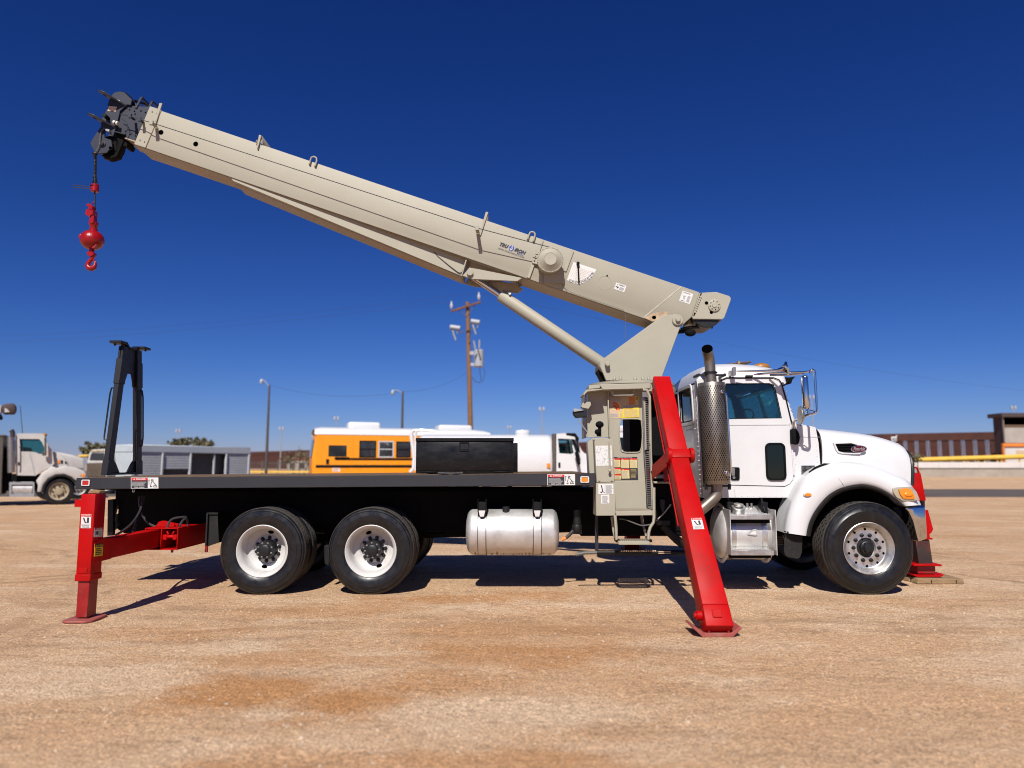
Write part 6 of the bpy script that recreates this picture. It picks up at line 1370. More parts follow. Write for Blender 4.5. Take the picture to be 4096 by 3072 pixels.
# ------------------------------------------------------------------ bonnet
iW = lambda x, y, Y: W(cI(x, y), Y)
tops = [(398, 293), (480, 300), (560, 308), (700, 324), (820, 343), (910, 366), (965, 384), (1008, 400), (1033, 420), (1048, 456)]
bots = [(430, 640), (500, 640), (560, 650), (700, 660), (820, 680), (910, 700), (965, 710), (1010, 715), (1055, 720), (1102, 722)]
YN = [0.33, 0.335, 0.34, 0.355, 0.37, 0.385, 0.395, 0.41, 0.42, 0.435]
def hood_sec(i, inset=0.0):
    T, B = iW(*tops[i], YN[i] + 0.2), iW(*bots[i], YN[i]); r = []
    n = 13
    th = [R(90) * k / n for k in range(n + 1)]
    half = [(1.22 - (1.22 - YN[i]) * math.cos(t_) ** 0.30 if t_ < R(89.9) else 1.22, math.sin(t_) ** 0.62) for t_ in th]
    pts = half + [(2.44 - y, z) for y, z in reversed(half[:-1])]
    return [Vector((lerp(B.x, T.x, z), y, lerp(B.z, T.z, z))) for y, z in pts]
secs = [hood_sec(i) for i in range(len(tops))]
m = MB(); m.grid(secs); hood = m.build('bonnet', 'white', truck, sharp=50)
m = MB(); s_ = secs[0]; m.tube([p + Vector((0.002, 0, 0)) for p in s_], 0.009, 6, caps=False); m.build('bonnet_seal', 'black', truck)
m = MB(); m.add([p + Vector((-0.02, 0, 0)) for p in secs[-1]], [list(range(len(secs[-1])))]); m.build('grille', 'matt_black', truck, recalc=False)
m = MB(); s_ = secs[-1]; m.tube([p + Vector((0.004, 0, 0)) for p in s_], 0.024, 8); gs = m.build('grille_surround', 'steel_hub', truck)
# cowl sides closing behind the bonnet
yh = 0.34
m = MB(); vent = [(538, 416), (655, 412), (700, 425), (725, 470), (712, 484), (600, 480), (562, 470)]
ven_o = [(526, 406), (658, 402), (706, 412), (734, 466), (722, 492), (590, 490), (556, 482), (540, 455)]
m.plate([iW(x, y, yh - 0.004) for x, y in ven_o], [[iW(x, y, yh - 0.004) for x, y in vent]], (0, 0.05, 0)); m.build('vent_rim', 'white', hood, bevel=0.004)
m = MB(); m.prism([iW(x, y, yh + 0.004) for x, y in vent], (0, 0.01, 0)); vg = m.build('vent_grille', 'void', hood)
for k in range(5):
    q = MB(); y = 422 + 12.5 * k; q.beam(iW(540 + 6 * k, y, yh + 0.002), iW(705 + 3 * k, y + 1, yh + 0.002), 0.010, 0.006, up=(0, 1, 0)); q.build('vent_slat', 'matt_black', hood)
def ell(cx, cy, rx, ry, Y, n=28): return [iW(cx + rx * math.cos(2 * math.pi * k / n), cy + ry * math.sin(2 * math.pi * k / n), Y) for k in range(n)]
m = MB(); m.prism(ell(712, 453, 60, 27, yh - 0.012), (0, 0.03, 0)); em = m.build('emblem', 'chrome', hood, bevel=0.003)
d = Decal(iW(652, 426, yh - 0.014), iW(772, 426, yh - 0.014), iW(652, 480, yh - 0.014))
d.poly([(0.5 + 0.45 * math.cos(2 * math.pi * k / 28), 0.5 + 0.42 * math.sin(2 * math.pi * k / 28)) for k in range(28)], DMAR, 0); d.text(0.15, 0.24, 0.86, 0.72, 'Peterbilt', DG, 2, bold=0.0, shear=0.35); d.build('emblem_lettering', DM, hood)
m = MB(); m.prism([iW(*p, YCN - 0.004) for p in ((286, 575), (385, 573), (388, 600), (350, 632), (300, 664), (288, 650))], (0, -0.003, 0)); m.build('mesh_vent', 'grey_metal', truck)
q = MB()
for k in range(11):
    x = 291 + 9 * k; q.beam(iW(x, 578, YCN - 0.009), iW(x, min(655, 660 - (x - 300) * 0.6), YCN - 0.009), 0.006, 0.003, up=(0, 1, 0))
for k in range(8):
    y = 583 + 9.5 * k; q.beam(iW(289, y, YCN - 0.011), iW(max(300, 385 - max(0, (y - 600)) * 1.4), y, YCN - 0.011), 0.006, 0.003, up=(0, 1, 0))
q.build('mesh_wire', 'steel_hub', truck)
m = MB(); m.tube([iW(*p, 0.16) for p in ((345, 628), (385, 596), (430, 580), (455, 572), (500, 568))], [0.014, 0.016, 0.022, 0.024, 0.012], 8); m.build('bonnet_latch', 'matt_black', truck)
# ------------------------------------------------------------------ near and far wings
arch = [(325, 1095), (345, 1005), (392, 912), (470, 818), (540, 768), (612, 739), (700, 722), (765, 722), (852, 745), (932, 786), (992, 832), (1045, 876)]
outr = [(155, 1070), (172, 955), (205, 850), (262, 725), (330, 640), (430, 582), (560, 550), (690, 553), (820, 578), (950, 628), (1085, 702), (1170, 866)]
def spl(pts, n=4):
    out = []
    for i in range(len(pts) - 1):
        p0, p1, p2, p3 = [Vector((*pts[max(0, min(len(pts) - 1, j))], 0)) for j in (i - 1, i, i + 1, i + 2)]
        for k in range(n):
            t_ = k / n; q = 0.5 * ((2 * p1) + (p2 - p0) * t_ + (2 * p0 - 5 * p1 + 4 * p2 - p3) * t_ ** 2 + (3 * p1 - p0 - 3 * p2 + p3) * t_ ** 3); out.append((q.x, q.y))
    return out + [pts[-1]]
A_, O_ = spl(arch), spl(outr)
def wing(mirror):
    f = (lambda v: Vector((v.x, 2.44 - v.y, v.z))) if mirror else (lambda v: v)
    rows = []
    for (ax_, ay), (ox, oy) in zip(A_, O_):
        mid = lambda t_: (lerp(ax_, ox, t_), lerp(ay, oy, t_))
        w_ = iW(*mid(1.0), 0.10)
        r = [iW(*mid(0.0), 0.06) + Vector((0, 0.06, 0)), iW(*mid(0.0), 0.045), iW(*mid(0.06), 0.02), iW(*mid(0.22), 0.005), iW(*mid(0.42), 0.0), iW(*mid(0.60), 0.008), iW(*mid(0.76), 0.03), iW(*mid(0.89), 0.065), iW(*mid(0.97), 0.115), iW(*mid(1.0), 0.16)]
        e = r[-1]; g_ = 0.0
        r += [Vector((e.x, 0.25, e.z + 0.006)), Vector((e.x, 0.46, e.z + 0.004))]
        rows.append([f(p) for p in r])
    m = MB(); m.grid(rows); o = m.build('wing', 'white', truck, sharp=70)
    # rubber arch trim
    rr_ = []
    for i, (ax_, ay) in enumerate(A_):
        ox, oy = O_[i]; dx, dy = ox - ax_, oy - ay; n = math.hypot(dx, dy); dx, dy = dx / n, dy / n
        rr_.append([f(iW(ax_ + dx * 3, ay + dy * 3, 0.03)), f(iW(ax_ - dx * 8, ay - dy * 8, 0.004)), f(iW(ax_ - dx * 26, ay - dy * 26, 0.02)), f(iW(ax_ - dx * 30, ay - dy * 30, 0.05)), f(iW(ax_ - dx * 22, ay - dy * 22, 0.16))])
    m = MB(); m.grid(rr_); m.build('arch_trim', 'mudflap', o, sharp=60)
    m = MB(); m.grid([[f(iW(ax_, ay, 0.14)), f(iW(ax_, ay, 0.14) + Vector((0, 0.62, 0)))] for ax_, ay in A_]); m.build('arch_liner', 'matt_black', o)
    m = MB(); m.add([f(iW(ax_, ay, 0.14) + Vector((0, 0.62, 0))) for ax_, ay in A_], [list(range(len(A_)))]); m.build('arch_liner', 'matt_black', o, recalc=False)
    return o
wng = wing(False); wing(True)
m = MB(); m.tube([iW(*p) for p in ((452, 590, 0.10), (485, 598, 0.055), (520, 625, 0.022), (560, 672, 0.003), (592, 712, 0.008), (608, 738, 0.03))], 0.004, 5); m.build('wing_joint', 'decal_grey', wng)
m = MB(); m.prism(ell(335, 791, 32, 19, 0.0), (0, 0.03, 0)); mk = m.build('marker_base', 'white', wng, bevel=0.003); m = MB(); m.prism(ell(335, 791, 26, 13, -0.004), (0, -0.012, 0)); m.build('side_marker', 'amber', wng, bevel=0.006, seg=2)
m = MB()
for x, y in ((163, 1062), (182, 1066), (210, 1070), (242, 1076), (278, 1080)): p = iW(x, y, 0.06); m.cyl(p, p + Vector((0, -0.03, 0)), 0.009, 8)
m.build('flap_bolt', 'steel_hub', wng)
m = MB(); m.prism([iW(x, y, 0.10) for x, y in ((160, 1078), (296, 1098), (292, 1215), (278, 1250), (262, 1264), (190, 1252), (165, 1235), (160, 1210))], (0, 0.012, 0)); mf = m.build('mud_flap', 'mudflap', truck, bevel=0.003)
m = MB(); P = ell(213, 1208, 24, 28, 0.098); m.tube(P + P[:1], 0.003, 5, caps=False); m.build('flap_mark', 'hose', mf)
# headlamp, bumper
lamp_o = [(957, 742), (1000, 735), (1108, 733), (1140, 770), (1165, 832), (1100, 838), (1035, 838), (990, 812), (966, 775)]
m = MB(); m.prism([iW(x, y, -0.012) for x, y in lamp_o], (0, 0.25, 0)); hl = m.build('headlamp', 'lens_clear', truck, bevel=0.012, seg=3)
amb = [(1000, 748), (1060, 742), (1095, 752), (1118, 795), (1120, 822), (1075, 824), (1035, 818), (1012, 790)]
m = MB(); m.prism([iW(x, y, -0.014) for x, y in amb], (0, -0.014, 0)); m.build('turn_signal', 'amber', truck, bevel=0.008, seg=2)
m = MB(); m.ball(iW(1078, 788, -0.03), 0.045, (1.2, 0.3, 0.7), 16, 8); m.build('signal_bulge', 'amber', truck)
bp = [(1050, 884), (1110, 876), (1204, 868), (1214, 990), (1222, 1118), (1150, 1140), (1112, 985), (1082, 920)]
m = MB(); m.prism([iW(x, y, 0.03) for x, y in bp], (0, 2.38, 0)); m.build('bumper', 'chrome', truck, bevel=0.03, seg=3)
m = MB(); m.prism([iW(*p, 0.2) for p in ((1050, 878), (1170, 868), (1170, 884), (1050, 890))], (0, 2.0, 0)); m.build('bumper_gap', 'black', truck)
# ------------------------------------------------------------------ fuel tank with steps
tx0, tx1 = W(cH(622, 540), 0.30).x, W(cH(1203, 540), 0.22).x
tyc = 0.40; rt = 0.345
zt2 = W(cH(950, 540), tyc).z
ztop2, zbot2 = W(cH(1000, 800), tyc).z, W(cH(1000, 290), tyc + 0.12).z
rt = abs(ztop2 - zbot2) / 2; zt2 = (ztop2 + zbot2) / 2; tyc = rt + 0.10
ft = y_tank(zt2, tx0, tx1, rt, 0.12, tyc, ['tank'], 'fuel_tank')
xa_, xb_ = W(cH(752, 560), 0.02).x, W(cH(1182, 560), 0.02).x
for x in (xa_, xb_):
    m = MB(); m.lathe([(rt + 0.001, 0), (rt + 0.045, 0), (rt + 0.045, 0.008), (rt + 0.001, 0.008)], (x, tyc, zt2), (1, 0, 0), 48); m.box(x - 0.002, x + 0.008, -0.028, tyc - rt * 0.6, W(cH(760, 762), -0.03).z, W(cH(760, 330), -0.0).z); m.build('step_bracket', 'tank', ft)
for x0_, x1_ in ((798, 842), (1088, 1140)):
    a, e = W(cH(x0_, 560), 0.02).x, W(cH(x1_, 560), 0.02).x; m = MB(); m.lathe([(rt + 0.001, 0), (rt + 0.006, 0.002), (rt + 0.006, e - a - 0.002), (rt + 0.001, e - a)], (a, tyc, zt2), (1, 0, 0), 48); m.build('strap', 'alum', ft)
for (x0_, y0_, x1_, y1_) in ((762, 382, 1166, 422), (768, 716, 1176, 762)):
    a, e = W(cH(x0_, y0_), -0.03), W(cH(x1_, y1_), -0.03); m = MB(); m.box(a.x, e.x, -0.03, -0.024, e.z, a.z); m.box(a.x, e.x, -0.024, 0.17, a.z - 0.012, a.z - 0.004); st_ = m.build('step', 'alum', truck, bevel=0.002)
    k = MB(); n = 26
    for i in range(n):
        for j in range(3):
            x = lerp(a.x + 0.01, e.x - 0.03, i / (n - 1)); y = -0.02 + 0.06 * j; k.add([(x, y, a.z - 0.004), (x + 0.02, y, a.z - 0.004), (x + 0.01, y, a.z + 0.012), (x + 0.01, y + 0.02, a.z - 0.004)], [[0, 1, 2], [0, 2, 3], [1, 3, 2]])
    k.build('grip_teeth', 'alum', st_, kind='stuff')
    m = MB(); m.box(a.x + 0.01, e.x - 0.01, 0.05, 0.12, a.z - 0.10, a.z - 0.013); m.build('step_support', 'matt_black', st_)  # support coloured black as the strip of shadow under the step
m = MB(); p = W(cH(860, 335), 0.12); m.cyl((p.x, 0.24, zt2 + rt - 0.06), (p.x, 0.20, zt2 + rt + 0.012), 0.085, 24); m.cyl((p.x, 0.20, zt2 + rt + 0.01), (p.x, 0.195, zt2 + rt + 0.04), 0.06, 20); m.build('filler_cap', 'alum', ft, bevel=0.006)
m = MB()
for x, y in ((740, 285), (1058, 285)): p = W(cH(x, y), 0.30); m = MB(); m.box(p.x - 0.03, p.x + 0.05, 0.22, 0.34, zt2 + rt - 0.10, zt2 + rt + 0.06); m.cyl((p.x, 0.2, zt2 + rt - 0.05), (p.x, 0.3, zt2 + rt + 0.1), 0.014, 8); m.build('strap_hanger', 'black', ft, bevel=0.003)
for x, y in ((822, 280), (922, 270), (962, 280)): p = W(cH(x, y), 0.35); m = MB(); m.cyl((p.x, 0.35, zt2 + rt - 0.02), (p.x, 0.35, zt2 + rt + 0.04), 0.018, 8); m.build('fitting', 'decal_yellow' if x < 900 else 'steel', ft)
m = MB(); m.prism([W(cH(*p), 0.085) for p in ((928, 560), (945, 535), (985, 512), (1015, 515), (1018, 570), (1000, 574), (930, 566))], (0, 0.08, 0)); m.build('torn_label', 'decal_grey', ft); m = MB(); m.prism([W(cH(*p), 0.083) for p in ((945, 560), (975, 535), (1005, 530), (1010, 565), (960, 564))], (0, 0.002, 0)); m.build('torn_label', 'decal_white', ft)
m = MB()
for k in range(4): m.tube([W(cH(1205, 585 + 22 * k), 0.5), W(cH(1262, 588 + 22 * k), 0.5)], 0.012, 6)
m.build('fuel_line', 'hose', truck)
# ------------------------------------------------------------------ exhaust stack
ye = 0.13
ea, eb = W(cG(700, 432), ye), W(cG(752, 1388), ye); re_ = 0.166
ax_ = (eb - ea).normalized(); EL = (eb - ea).length
m = MB(); m.lathe([(re_ * 0.5, 0.0), (re_ * 0.985, 0.0), (re_, 0.004), (re_, EL - 0.004), (re_ * 0.985, EL), (re_ * 0.5, EL)], ea, ax_, 56); ex = m.build('exhaust_stack', 'exhaust', truck, sharp=50)
k = MB(); u_ = Vector((0, -1, 0)); u_ = (u_ - ax_ * u_.dot(ax_)).normalized(); w_ = ax_.cross(u_)
nr, nc = 44, 36
for i in range(nr):
    t_ = 0.055 + (EL - 0.11) * i / (nr - 1)
    for j in range(nc):
        a = 2 * math.pi * (j + 0.5 * (i % 2)) / nc; rr2 = re_ + 0.0012; da = 0.030; hh = 0.0105
        f = lambda aa, tt: ea + ax_ * tt + (u_ * math.cos(aa) + w_ * math.sin(aa)) * rr2
        k.add([f(a - da, t_ - hh), f(a + da, t_ - hh), f(a + da, t_ + hh), f(a - da, t_ + hh)], [[0, 1, 2, 3]])
k.build('slot', 'void', ex, recalc=False, weld=False, kind='stuff')
m = MB(); tp_ = [W(cG(*p), ye) for p in ((700, 440), (695, 380), (690, 330), (688, 280), (682, 230), (672, 185), (655, 148), (640, 120))]
tp_ = [p + Vector((0, -0.0, 0)) for p in tp_]
rad_ = [0.068, 0.068, 0.066, 0.066, 0.066, 0.066, 0.066, 0.066]
tp_[-1] += Vector((0, -0.10, 0)); tp_[-2] += Vector((0, -0.045, 0)); tp_[-3] += Vector((0, -0.015, 0))
m.tube(tp_, rad_, 24, caps=False); pip = m.build('exhaust_pipe', 'exhaust', truck, sharp=60, recalc=False)
m = MB(); dd_ = (tp_[-1] - tp_[-2]).normalized(); c_ = tp_[-1] - dd_ * 0.006; m.lathe([(0.064, 0), (0.001, 0.001)], c_, dd_, 24); m.lathe([(0.066, 0.0), (0.069, 0.004), (0.067, 0.012), (0.060, 0.012)], tp_[-1] - dd_ * 0.004, dd_, 24); m.build('exhaust_mouth', 'void', pip)
m = MB(); p = tp_[2]; m.lathe([(0.07, -0.02), (0.085, -0.015), (0.085, 0.0), (0.072, 0.01)], p, (tp_[3] - tp_[2]), 24); m.box(p.x - 0.18, p.x + 0.19, ye - 0.02, ye + 0.0, p.z - 0.05, p.z - 0.025)
for x in (-0.16, 0.165): m.cyl((p.x + x, ye - 0.06, p.z - 0.04), (p.x + x, ye + 0.16, p.z - 0.04), 0.02, 8)
m.build('clamp', 'steel_hub', pip)
m = MB(); m.tube([W(cG(*p), ye) for p in ((752, 1385), (755, 1440), (752, 1475), (735, 1510), (700, 1545), (650, 1590), (590, 1640), (540, 1680))], 0.072, 18); m.build('exhaust_elbow', 'exhaust', truck)
m = MB(); p = eb; m.box(p.x - 0.17, p.x + 0.17, ye - 0.03, ye + 0.02, p.z - 0.035, p.z - 0.012)
for x in (-0.14, 0.15): m.cyl((p.x + x, ye - 0.02, p.z - 0.07), (p.x + x, ye - 0.02, p.z + 0.0), 0.02, 8)
m.build('clamp', 'steel_hub', ex)
m = MB(); m.tube([W(cG(*p), Y) for p, Y in (((795, 512), 0.0), ((815, 510), -0.05), ((838, 528), -0.08), ((846, 560), -0.08), ((862, 850), -0.08), ((882, 1180), -0.08), ((884, 1270), -0.08), ((872, 1298), -0.07), ((845, 1306), -0.04), ((838, 1300), 0.0))], 0.014, 10)
m.ball(W(cG(795, 512), -0.02), 0.026); m.ball(W(cG(840, 1285), -0.02), 0.03); m.build('grab_rail', 'chrome', ex)
# ------------------------------------------------------------------ mirrors, horn, roof gear
vW = lambda x, y, Y: W(cV(x, y), Y)
m = MB(); m.prism([vW(*p, 0.16) for p in ((580, 140), (605, 120), (635, 125), (640, 160), (640, 270), (580, 275))], (0, 0.05, 0)); m.prism([vW(*p, 0.2) for p in ((540, 185), (580, 185), (580, 275), (550, 275))], (0, 0.1, 0)); mm = m.build('mirror_bracket', 'steel', truck, bevel=0.004)
m = MB(); m.tube([vW(645, 200, 0.16), vW(1100, 192, 0.1), vW(1380, 185, 0.08), vW(1440, 170, 0.08)], [0.010, 0.014, 0.018, 0.022], 10); h0, h1 = vW(1380, 180, 0.08), vW(1525, 150, 0.05)
dh = (h1 - h0).normalized(); L_ = (h1 - h0).length; m.lathe([(0.02, 0), (0.032, L_ * 0.45), (0.055, L_ * 0.8), (0.085, L_), (0.088, L_ + 0.02), (0.07, L_ + 0.02), (0.02, L_ * 0.7)], h0, dh, 28); m.build('air_horn', 'chrome', truck)
m = MB(); m.tube([vW(1110, 240, 0.18), vW(1500, 225, 0.05), vW(1850, 215, -0.10), vW(1950, 200, -0.12)], 0.013, 10); m.tube([vW(1240, 270, 0.24), vW(1520, 265, 0.1), vW(1830, 240, -0.08)], 0.013, 10)
m.tube([vW(950, 262, 0.24), vW(1020, 250, 0.22), vW(1180, 238, 0.16)], [0.006, 0.012, 0.012], 8); m.build('mirror_arm', 'chrome', truck)
m = MB(); m.box(vW(815, 270, 0.24).x, vW(940, 270, 0.24).x, 0.24, 0.29, vW(815, 298, 0.24).z, vW(815, 268, 0.24).z); m.build('arm_foot', 'steel_hub', truck, bevel=0.004)
m = MB(); m.tube([vW(1940, 225, -0.12), vW(1960, 190, -0.12), vW(1985, 172, -0.12), (vW(2020, 190, -0.12)), vW(2030, 250, -0.12), vW(2050, 560, -0.12), vW(2068, 870, -0.12), vW(2060, 920, -0.12), vW(2030, 945, -0.12), vW(1950, 960, -0.10), vW(1840, 1000, 0.0), vW(1750, 1030, 0.15), vW(1690, 1060, 0.22), vW(1660, 1110, 0.24), vW(1655, 1200, 0.26)], 0.016, 10); m.build('mirror_loop', 'chrome', truck)
m = MB(); q0, q1 = vW(1880, 270, -0.12), vW(1915, 865, -0.12); m.v = []; prof = []
ch = MB()
A = [vW(1822, 262, -0.12), vW(1925, 262, -0.12), vW(1970, 880, -0.12), vW(1858, 862, -0.12)]
ch.prism([A[0], A[1], A[2], A[3]], (0, 0.10, 0)); ch.build('mirror_housing', 'chrome', truck, bevel=0.035, seg=4)
m = MB(); m.beam(vW(1915, 870, -0.1), vW(1930, 950, -0.1), 0.03, 0.03); m.tube([vW(1830, 950, -0.06), vW(1880, 900, -0.1), vW(1960, 890, -0.1), vW(2040, 915, -0.12)], 0.007, 6); m.tube([vW(1830, 900, -0.06), vW(1830, 985, -0.05)], 0.008, 6); m.build('mirror_clamp', 'chrome', truck)
m = MB(); c_ = vW(1762, 978, -0.02); m.lathe([(0.115, 0.0), (0.118, 0.008), (0.10, 0.03), (0.06, 0.045), (0.001, 0.05)], c_, Vector((1.0, -0.12, 0)), 32, capA=True); m.build('round_mirror', 'steel', truck)
m = MB(); m.tube([vW(1800, 970, -0.0), vW(1845, 970, -0.02)], 0.008, 6); m.build('mirror_clamp', 'chrome', truck)
m = MB(); m.prism([vW(*p, 0.20) for p in ((1632, 1225), (1660, 1215), (1720, 1225), (1762, 1300), (1775, 1370), (1765, 1440), (1740, 1500), (1640, 1480))], (0, 0.09, 0)); m.build('lamp_pod', 'matt_black', truck, bevel=0.012, seg=2)
m = MB(); m.prism([vW(*p, 1.5) for p in ((470, 62), (660, 40), (910, 18), (915, 42), (700, 62), (560, 70))], (0, 0.5, 0)); m.build('roof_beacon_bar', 'wood2', truck, bevel=0.006)
m = MB(); m.prism([vW(*p, 1.48) for p in ((675, 15), (710, 15), (712, 66), (672, 66))], (0, 0.06, 0)); m.build('beacon_clamp', 'wood', truck); 
m = MB(); m.ball(vW(1085, 122, 0.9), 0.085, (1.35, 1, 0.62), 20, 10); m.build('roof_marker', 'amber_old', truck)
# ------------------------------------------------------------------ front stabiliser and its timber pad
ys_ = 1.02
jW = lambda x, y, Y=ys_: W(cJ(x, y), Y)
m = MB(); m.prism([jW(*p, 0.95) for p in ((508, 605), (588, 605), (632, 835), (508, 835))], (0, 0.5, 0)); fs = m.build('front_jack', 'red', truck, bevel=0.008, seg=2)
m = MB(); m.tube([jW(*p, 0.97) for p in ((508, 604), (506, 562), (520, 556), (556, 562), (572, 604))], 0.012, 8); m.build('jack_handle', 'red', fs)
m = MB(); m.prism([jW(*p, 1.05) for p in ((585, 835), (620, 835), (622, 900), (590, 900))], (0, 0.2, 0)); m.build('jack_rod', 'steel_hub', fs)
m = MB(); m.prism([jW(*p, 0.98) for p in ((600, 912), (648, 912), (692, 1072), (680, 1098), (662, 1112), (664, 1140), (690, 1148), (688, 1158), (600, 1158))], (0, 0.4, 0)); m.build('jack_sleeve', 'red', fs, bevel=0.005)
m = MB(); m.prism([jW(*p, 1.0) for p in ((545, 1165), (660, 1160), (672, 1250), (694, 1388), (575, 1392))], (0, 0.3, 0)); jl = m.build('jack_leg', 'grime', fs, bevel=0.006)
m = MB(); m.prism([jW(*p, 0.995) for p in ((600, 1262), (655, 1200), (676, 1270), (682, 1340), (620, 1345))], (0, -0.004, 0)); 
m = MB(); a, e = jW(522, 1388, 0.92), jW(758, 1384, 0.92); zq = jW(640, 1400, 0.92).z; m.box(a.x, e.x, 0.9, 1.4, zq + 0.035, zq + 0.06); m.build('foot_plate', 'red', fs, bevel=0.006)
m = MB(); a, e = jW(568, 1405, 0.96), jW(716, 1430, 0.96); m.box(a.x, e.x, 0.98, 1.32, jW(640, 1440, 0.96).z, zq + 0.034); m.build('foot_block', 'red_dull', fs)
padz = W(cJ(700, 1480), 0.80).z
m = MB(); a, e = jW(515, 1440, 0.9), jW(766, 1440, 0.9); m.prism([(a.x, 0.87, padz + 0.03), (a.x + 0.05, 0.87, padz + 0.004), (e.x - 0.05, 0.87, padz + 0.004), (e.x, 0.87, padz + 0.03), (e.x, 0.87, padz + 0.05), (e.x - 0.06, 0.87, padz + 0.025), (a.x + 0.06, 0.87, padz + 0.025), (a.x, 0.87, padz + 0.05)], (0, 0.6, 0)); m.build('foot_pan', 'red', fs, bevel=0.004)
pa, pe = W(cJ(540, 1526), 0.79), W(cJ(966, 1528), 0.79)
pad = thing('timber_pad', 'weathered timber pad under the red jack ahead of the front bumper', 'wood pad', ((pa.x + pe.x) / 2, 1.1, 0))
for k in range(4):
    y0 = 0.79 + 0.19 * k; m = MB(); j = 0.03 * random.random(); m.prism([(pa.x - 0.0 + j, y0, 0.0), (pe.x - j, y0, 0.0), (pe.x - 0.005 - j, y0, padz - 0.01 * random.random()), (pa.x + 0.02 + j, y0, padz)], (0, 0.18, 0)); m.build('plank', 'wood', pad, bevel=0.008)
m = MB(); a, e = W(cJ(880, 1480), 0.788), W(cJ(885, 1528), 0.788); m.box(a.x - 0.004, a.x + 0.004, 0.787, 0.789, 0.01, padz - 0.012); m.box(W(cJ(675, 1500), 0.788).x - 0.004, W(cJ(675, 1500), 0.788).x + 0.004, 0.787, 0.789, 0.01, padz - 0.012); m.build('crack', 'void', pad)

# ================================================================== yard behind the truck
# ------------------------------------------------------------------ white service truck
YV = 19.3
SL = Vector((-0.53, 0.848, 0))                 # across the truck; its nose points right and a little away
S0 = W(cN(780, 1550), YV); SA = Vector((0.848, 0.53, 0))
sv = thing('service_truck', 'dusty white service truck with a chrome stack beyond the red rear jack', 'truck', (S0 + SL * 1.1)[:2] + (0,), 'white trucks parked behind')
def nW(x, y, o=0.0): return WP(cN(x, y), S0 + SL * o, SL)
def pn(name, pts, th, mt, parent, Y=YV, bevel=0.02, c=cN, holes=(), seg=1):
    q = MB(); q.prism([W(c(*p), Y) for p in pts], (0, th, 0)); return q.build(name, mt, parent, bevel=bevel, seg=seg)
def ps_(name, pts, th, mt, o=0.0, bevel=0.02, holes=(), seg=1, shift=0.0, parent=None):
    q = MB(); A = [nW(*p, o) + SL * shift for p in pts]; H = [[nW(*p, o) + SL * shift for p in h] for h in holes]
    if H: q.plate(A, H, SL * th)
    else: q.prism(A, SL * th)
    return q.build(name, mt, parent or sv, bevel=bevel, seg=seg)
swin = [(258, 682), (520, 684), (560, 730), (590, 800), (600, 850), (575, 885), (520, 880), (470, 858), (390, 850), (272, 848)]
sout = [(205, 640), (225, 622), (555, 618), (590, 640), (622, 740), (695, 850), (720, 1010), (690, 1045), (560, 1110), (470, 1170), (215, 1166)]
for sh in (0.0, 2.1):
    ps_('cab_side', sout, 0.06, 'white_dull', 0, 0.0, [swin], shift=sh); ps_('side_window', swin, 0.01, 'glass_cab', 0, 0, shift=sh + 0.02)
def band(pts, o, hump=0.0, wd=2.16):
    a = [nW(*p, 0) + SL * o for p in pts]; return [a, [p + SL * 0.3 + Vector((0, 0, hump)) for p in a], [p + SL * (wd - 0.35) + Vector((0, 0, hump)) for p in a], [p + SL * (wd - 0.06) for p in a]]
q = MB(); q.grid(band(((205, 640), (225, 622), (555, 618), (590, 640)), 0.06, 0.05)); q.build('cab_roof', 'white_dull', sv)
q = MB(); q.grid(band(((205, 640), (215, 1166)), 0.06)); q.build('cab_rear', 'white_dull', sv)
q = MB(); q.grid(band(((592, 648), (622, 740), (692, 848)), 0.06)); q.build('windscreen', 'glass_dark', sv)
ps_('seat', [(300, 1000), (420, 1000), (400, 800), (310, 790)], 1.7, 'seat', 0.2, 0)
ps_('door_joint', [(385, 860), (398, 862), (470, 1150), (455, 1155)], -0.01, 'decal_grey', 0, 0); ps_('door_handle', [(238, 990), (258, 990), (258, 1030), (238, 1030)], -0.02, 'black', 0, 0)
ps_('bonnet', [(640, 775), (705, 850), (780, 866), (850, 920), (900, 985), (912, 1040), (880, 1060), (700, 1080), (690, 1000)], 1.7, 'white_dull', 0.2, 0.08, seg=3)
ps_('nostril', [(805, 965), (832, 965), (835, 1010), (808, 1010)], 0.02, 'void', 0.18, 0); ps_('nostril', [(858, 978), (882, 985), (886, 1012), (862, 1010)], 0.02, 'void', 0.18, 0); ps_('side_marker', [(765, 962), (795, 962), (795, 1010), (765, 1010)], 0.02, 'amber', 0.17, 0.01)
wa = [(548, 1388), (572, 1290), (640, 1205), (740, 1155), (850, 1150), (950, 1190), (1005, 1240)]
wo = [(490, 1388), (505, 1300), (475, 1240), (560, 1130), (690, 1042), (760, 1070), (860, 1035), (1000, 1060), (1110, 1102), (1150, 1150), (1140, 1195)]
ps_('wing', wo + wa[::-1], 0.6, 'white_dull', -0.05, 0.05, seg=2)
q = MB(); q.tube([nW(*p, -0.03) for p in spl([(570, 1390), (592, 1295), (655, 1218), (745, 1172), (850, 1168), (940, 1202), (1000, 1262)])], 0.05, 6); q.build('arch_trim', 'mudflap', sv)
ps_('arch_liner', [(560, 1390), (600, 1250), (720, 1160), (870, 1160), (990, 1240), (1000, 1400)], 0.03, 'matt_black', 0.7, 0)
ps_('turn_signal', [(1085, 1145), (1125, 1145), (1125, 1186), (1085, 1186)], 0.05, 'amber', -0.06, 0.01); ps_('headlamp', [(1060, 1140), (1083, 1140), (1083, 1186), (1060, 1180)], 0.05, 'lens_clear', -0.06, 0.01)
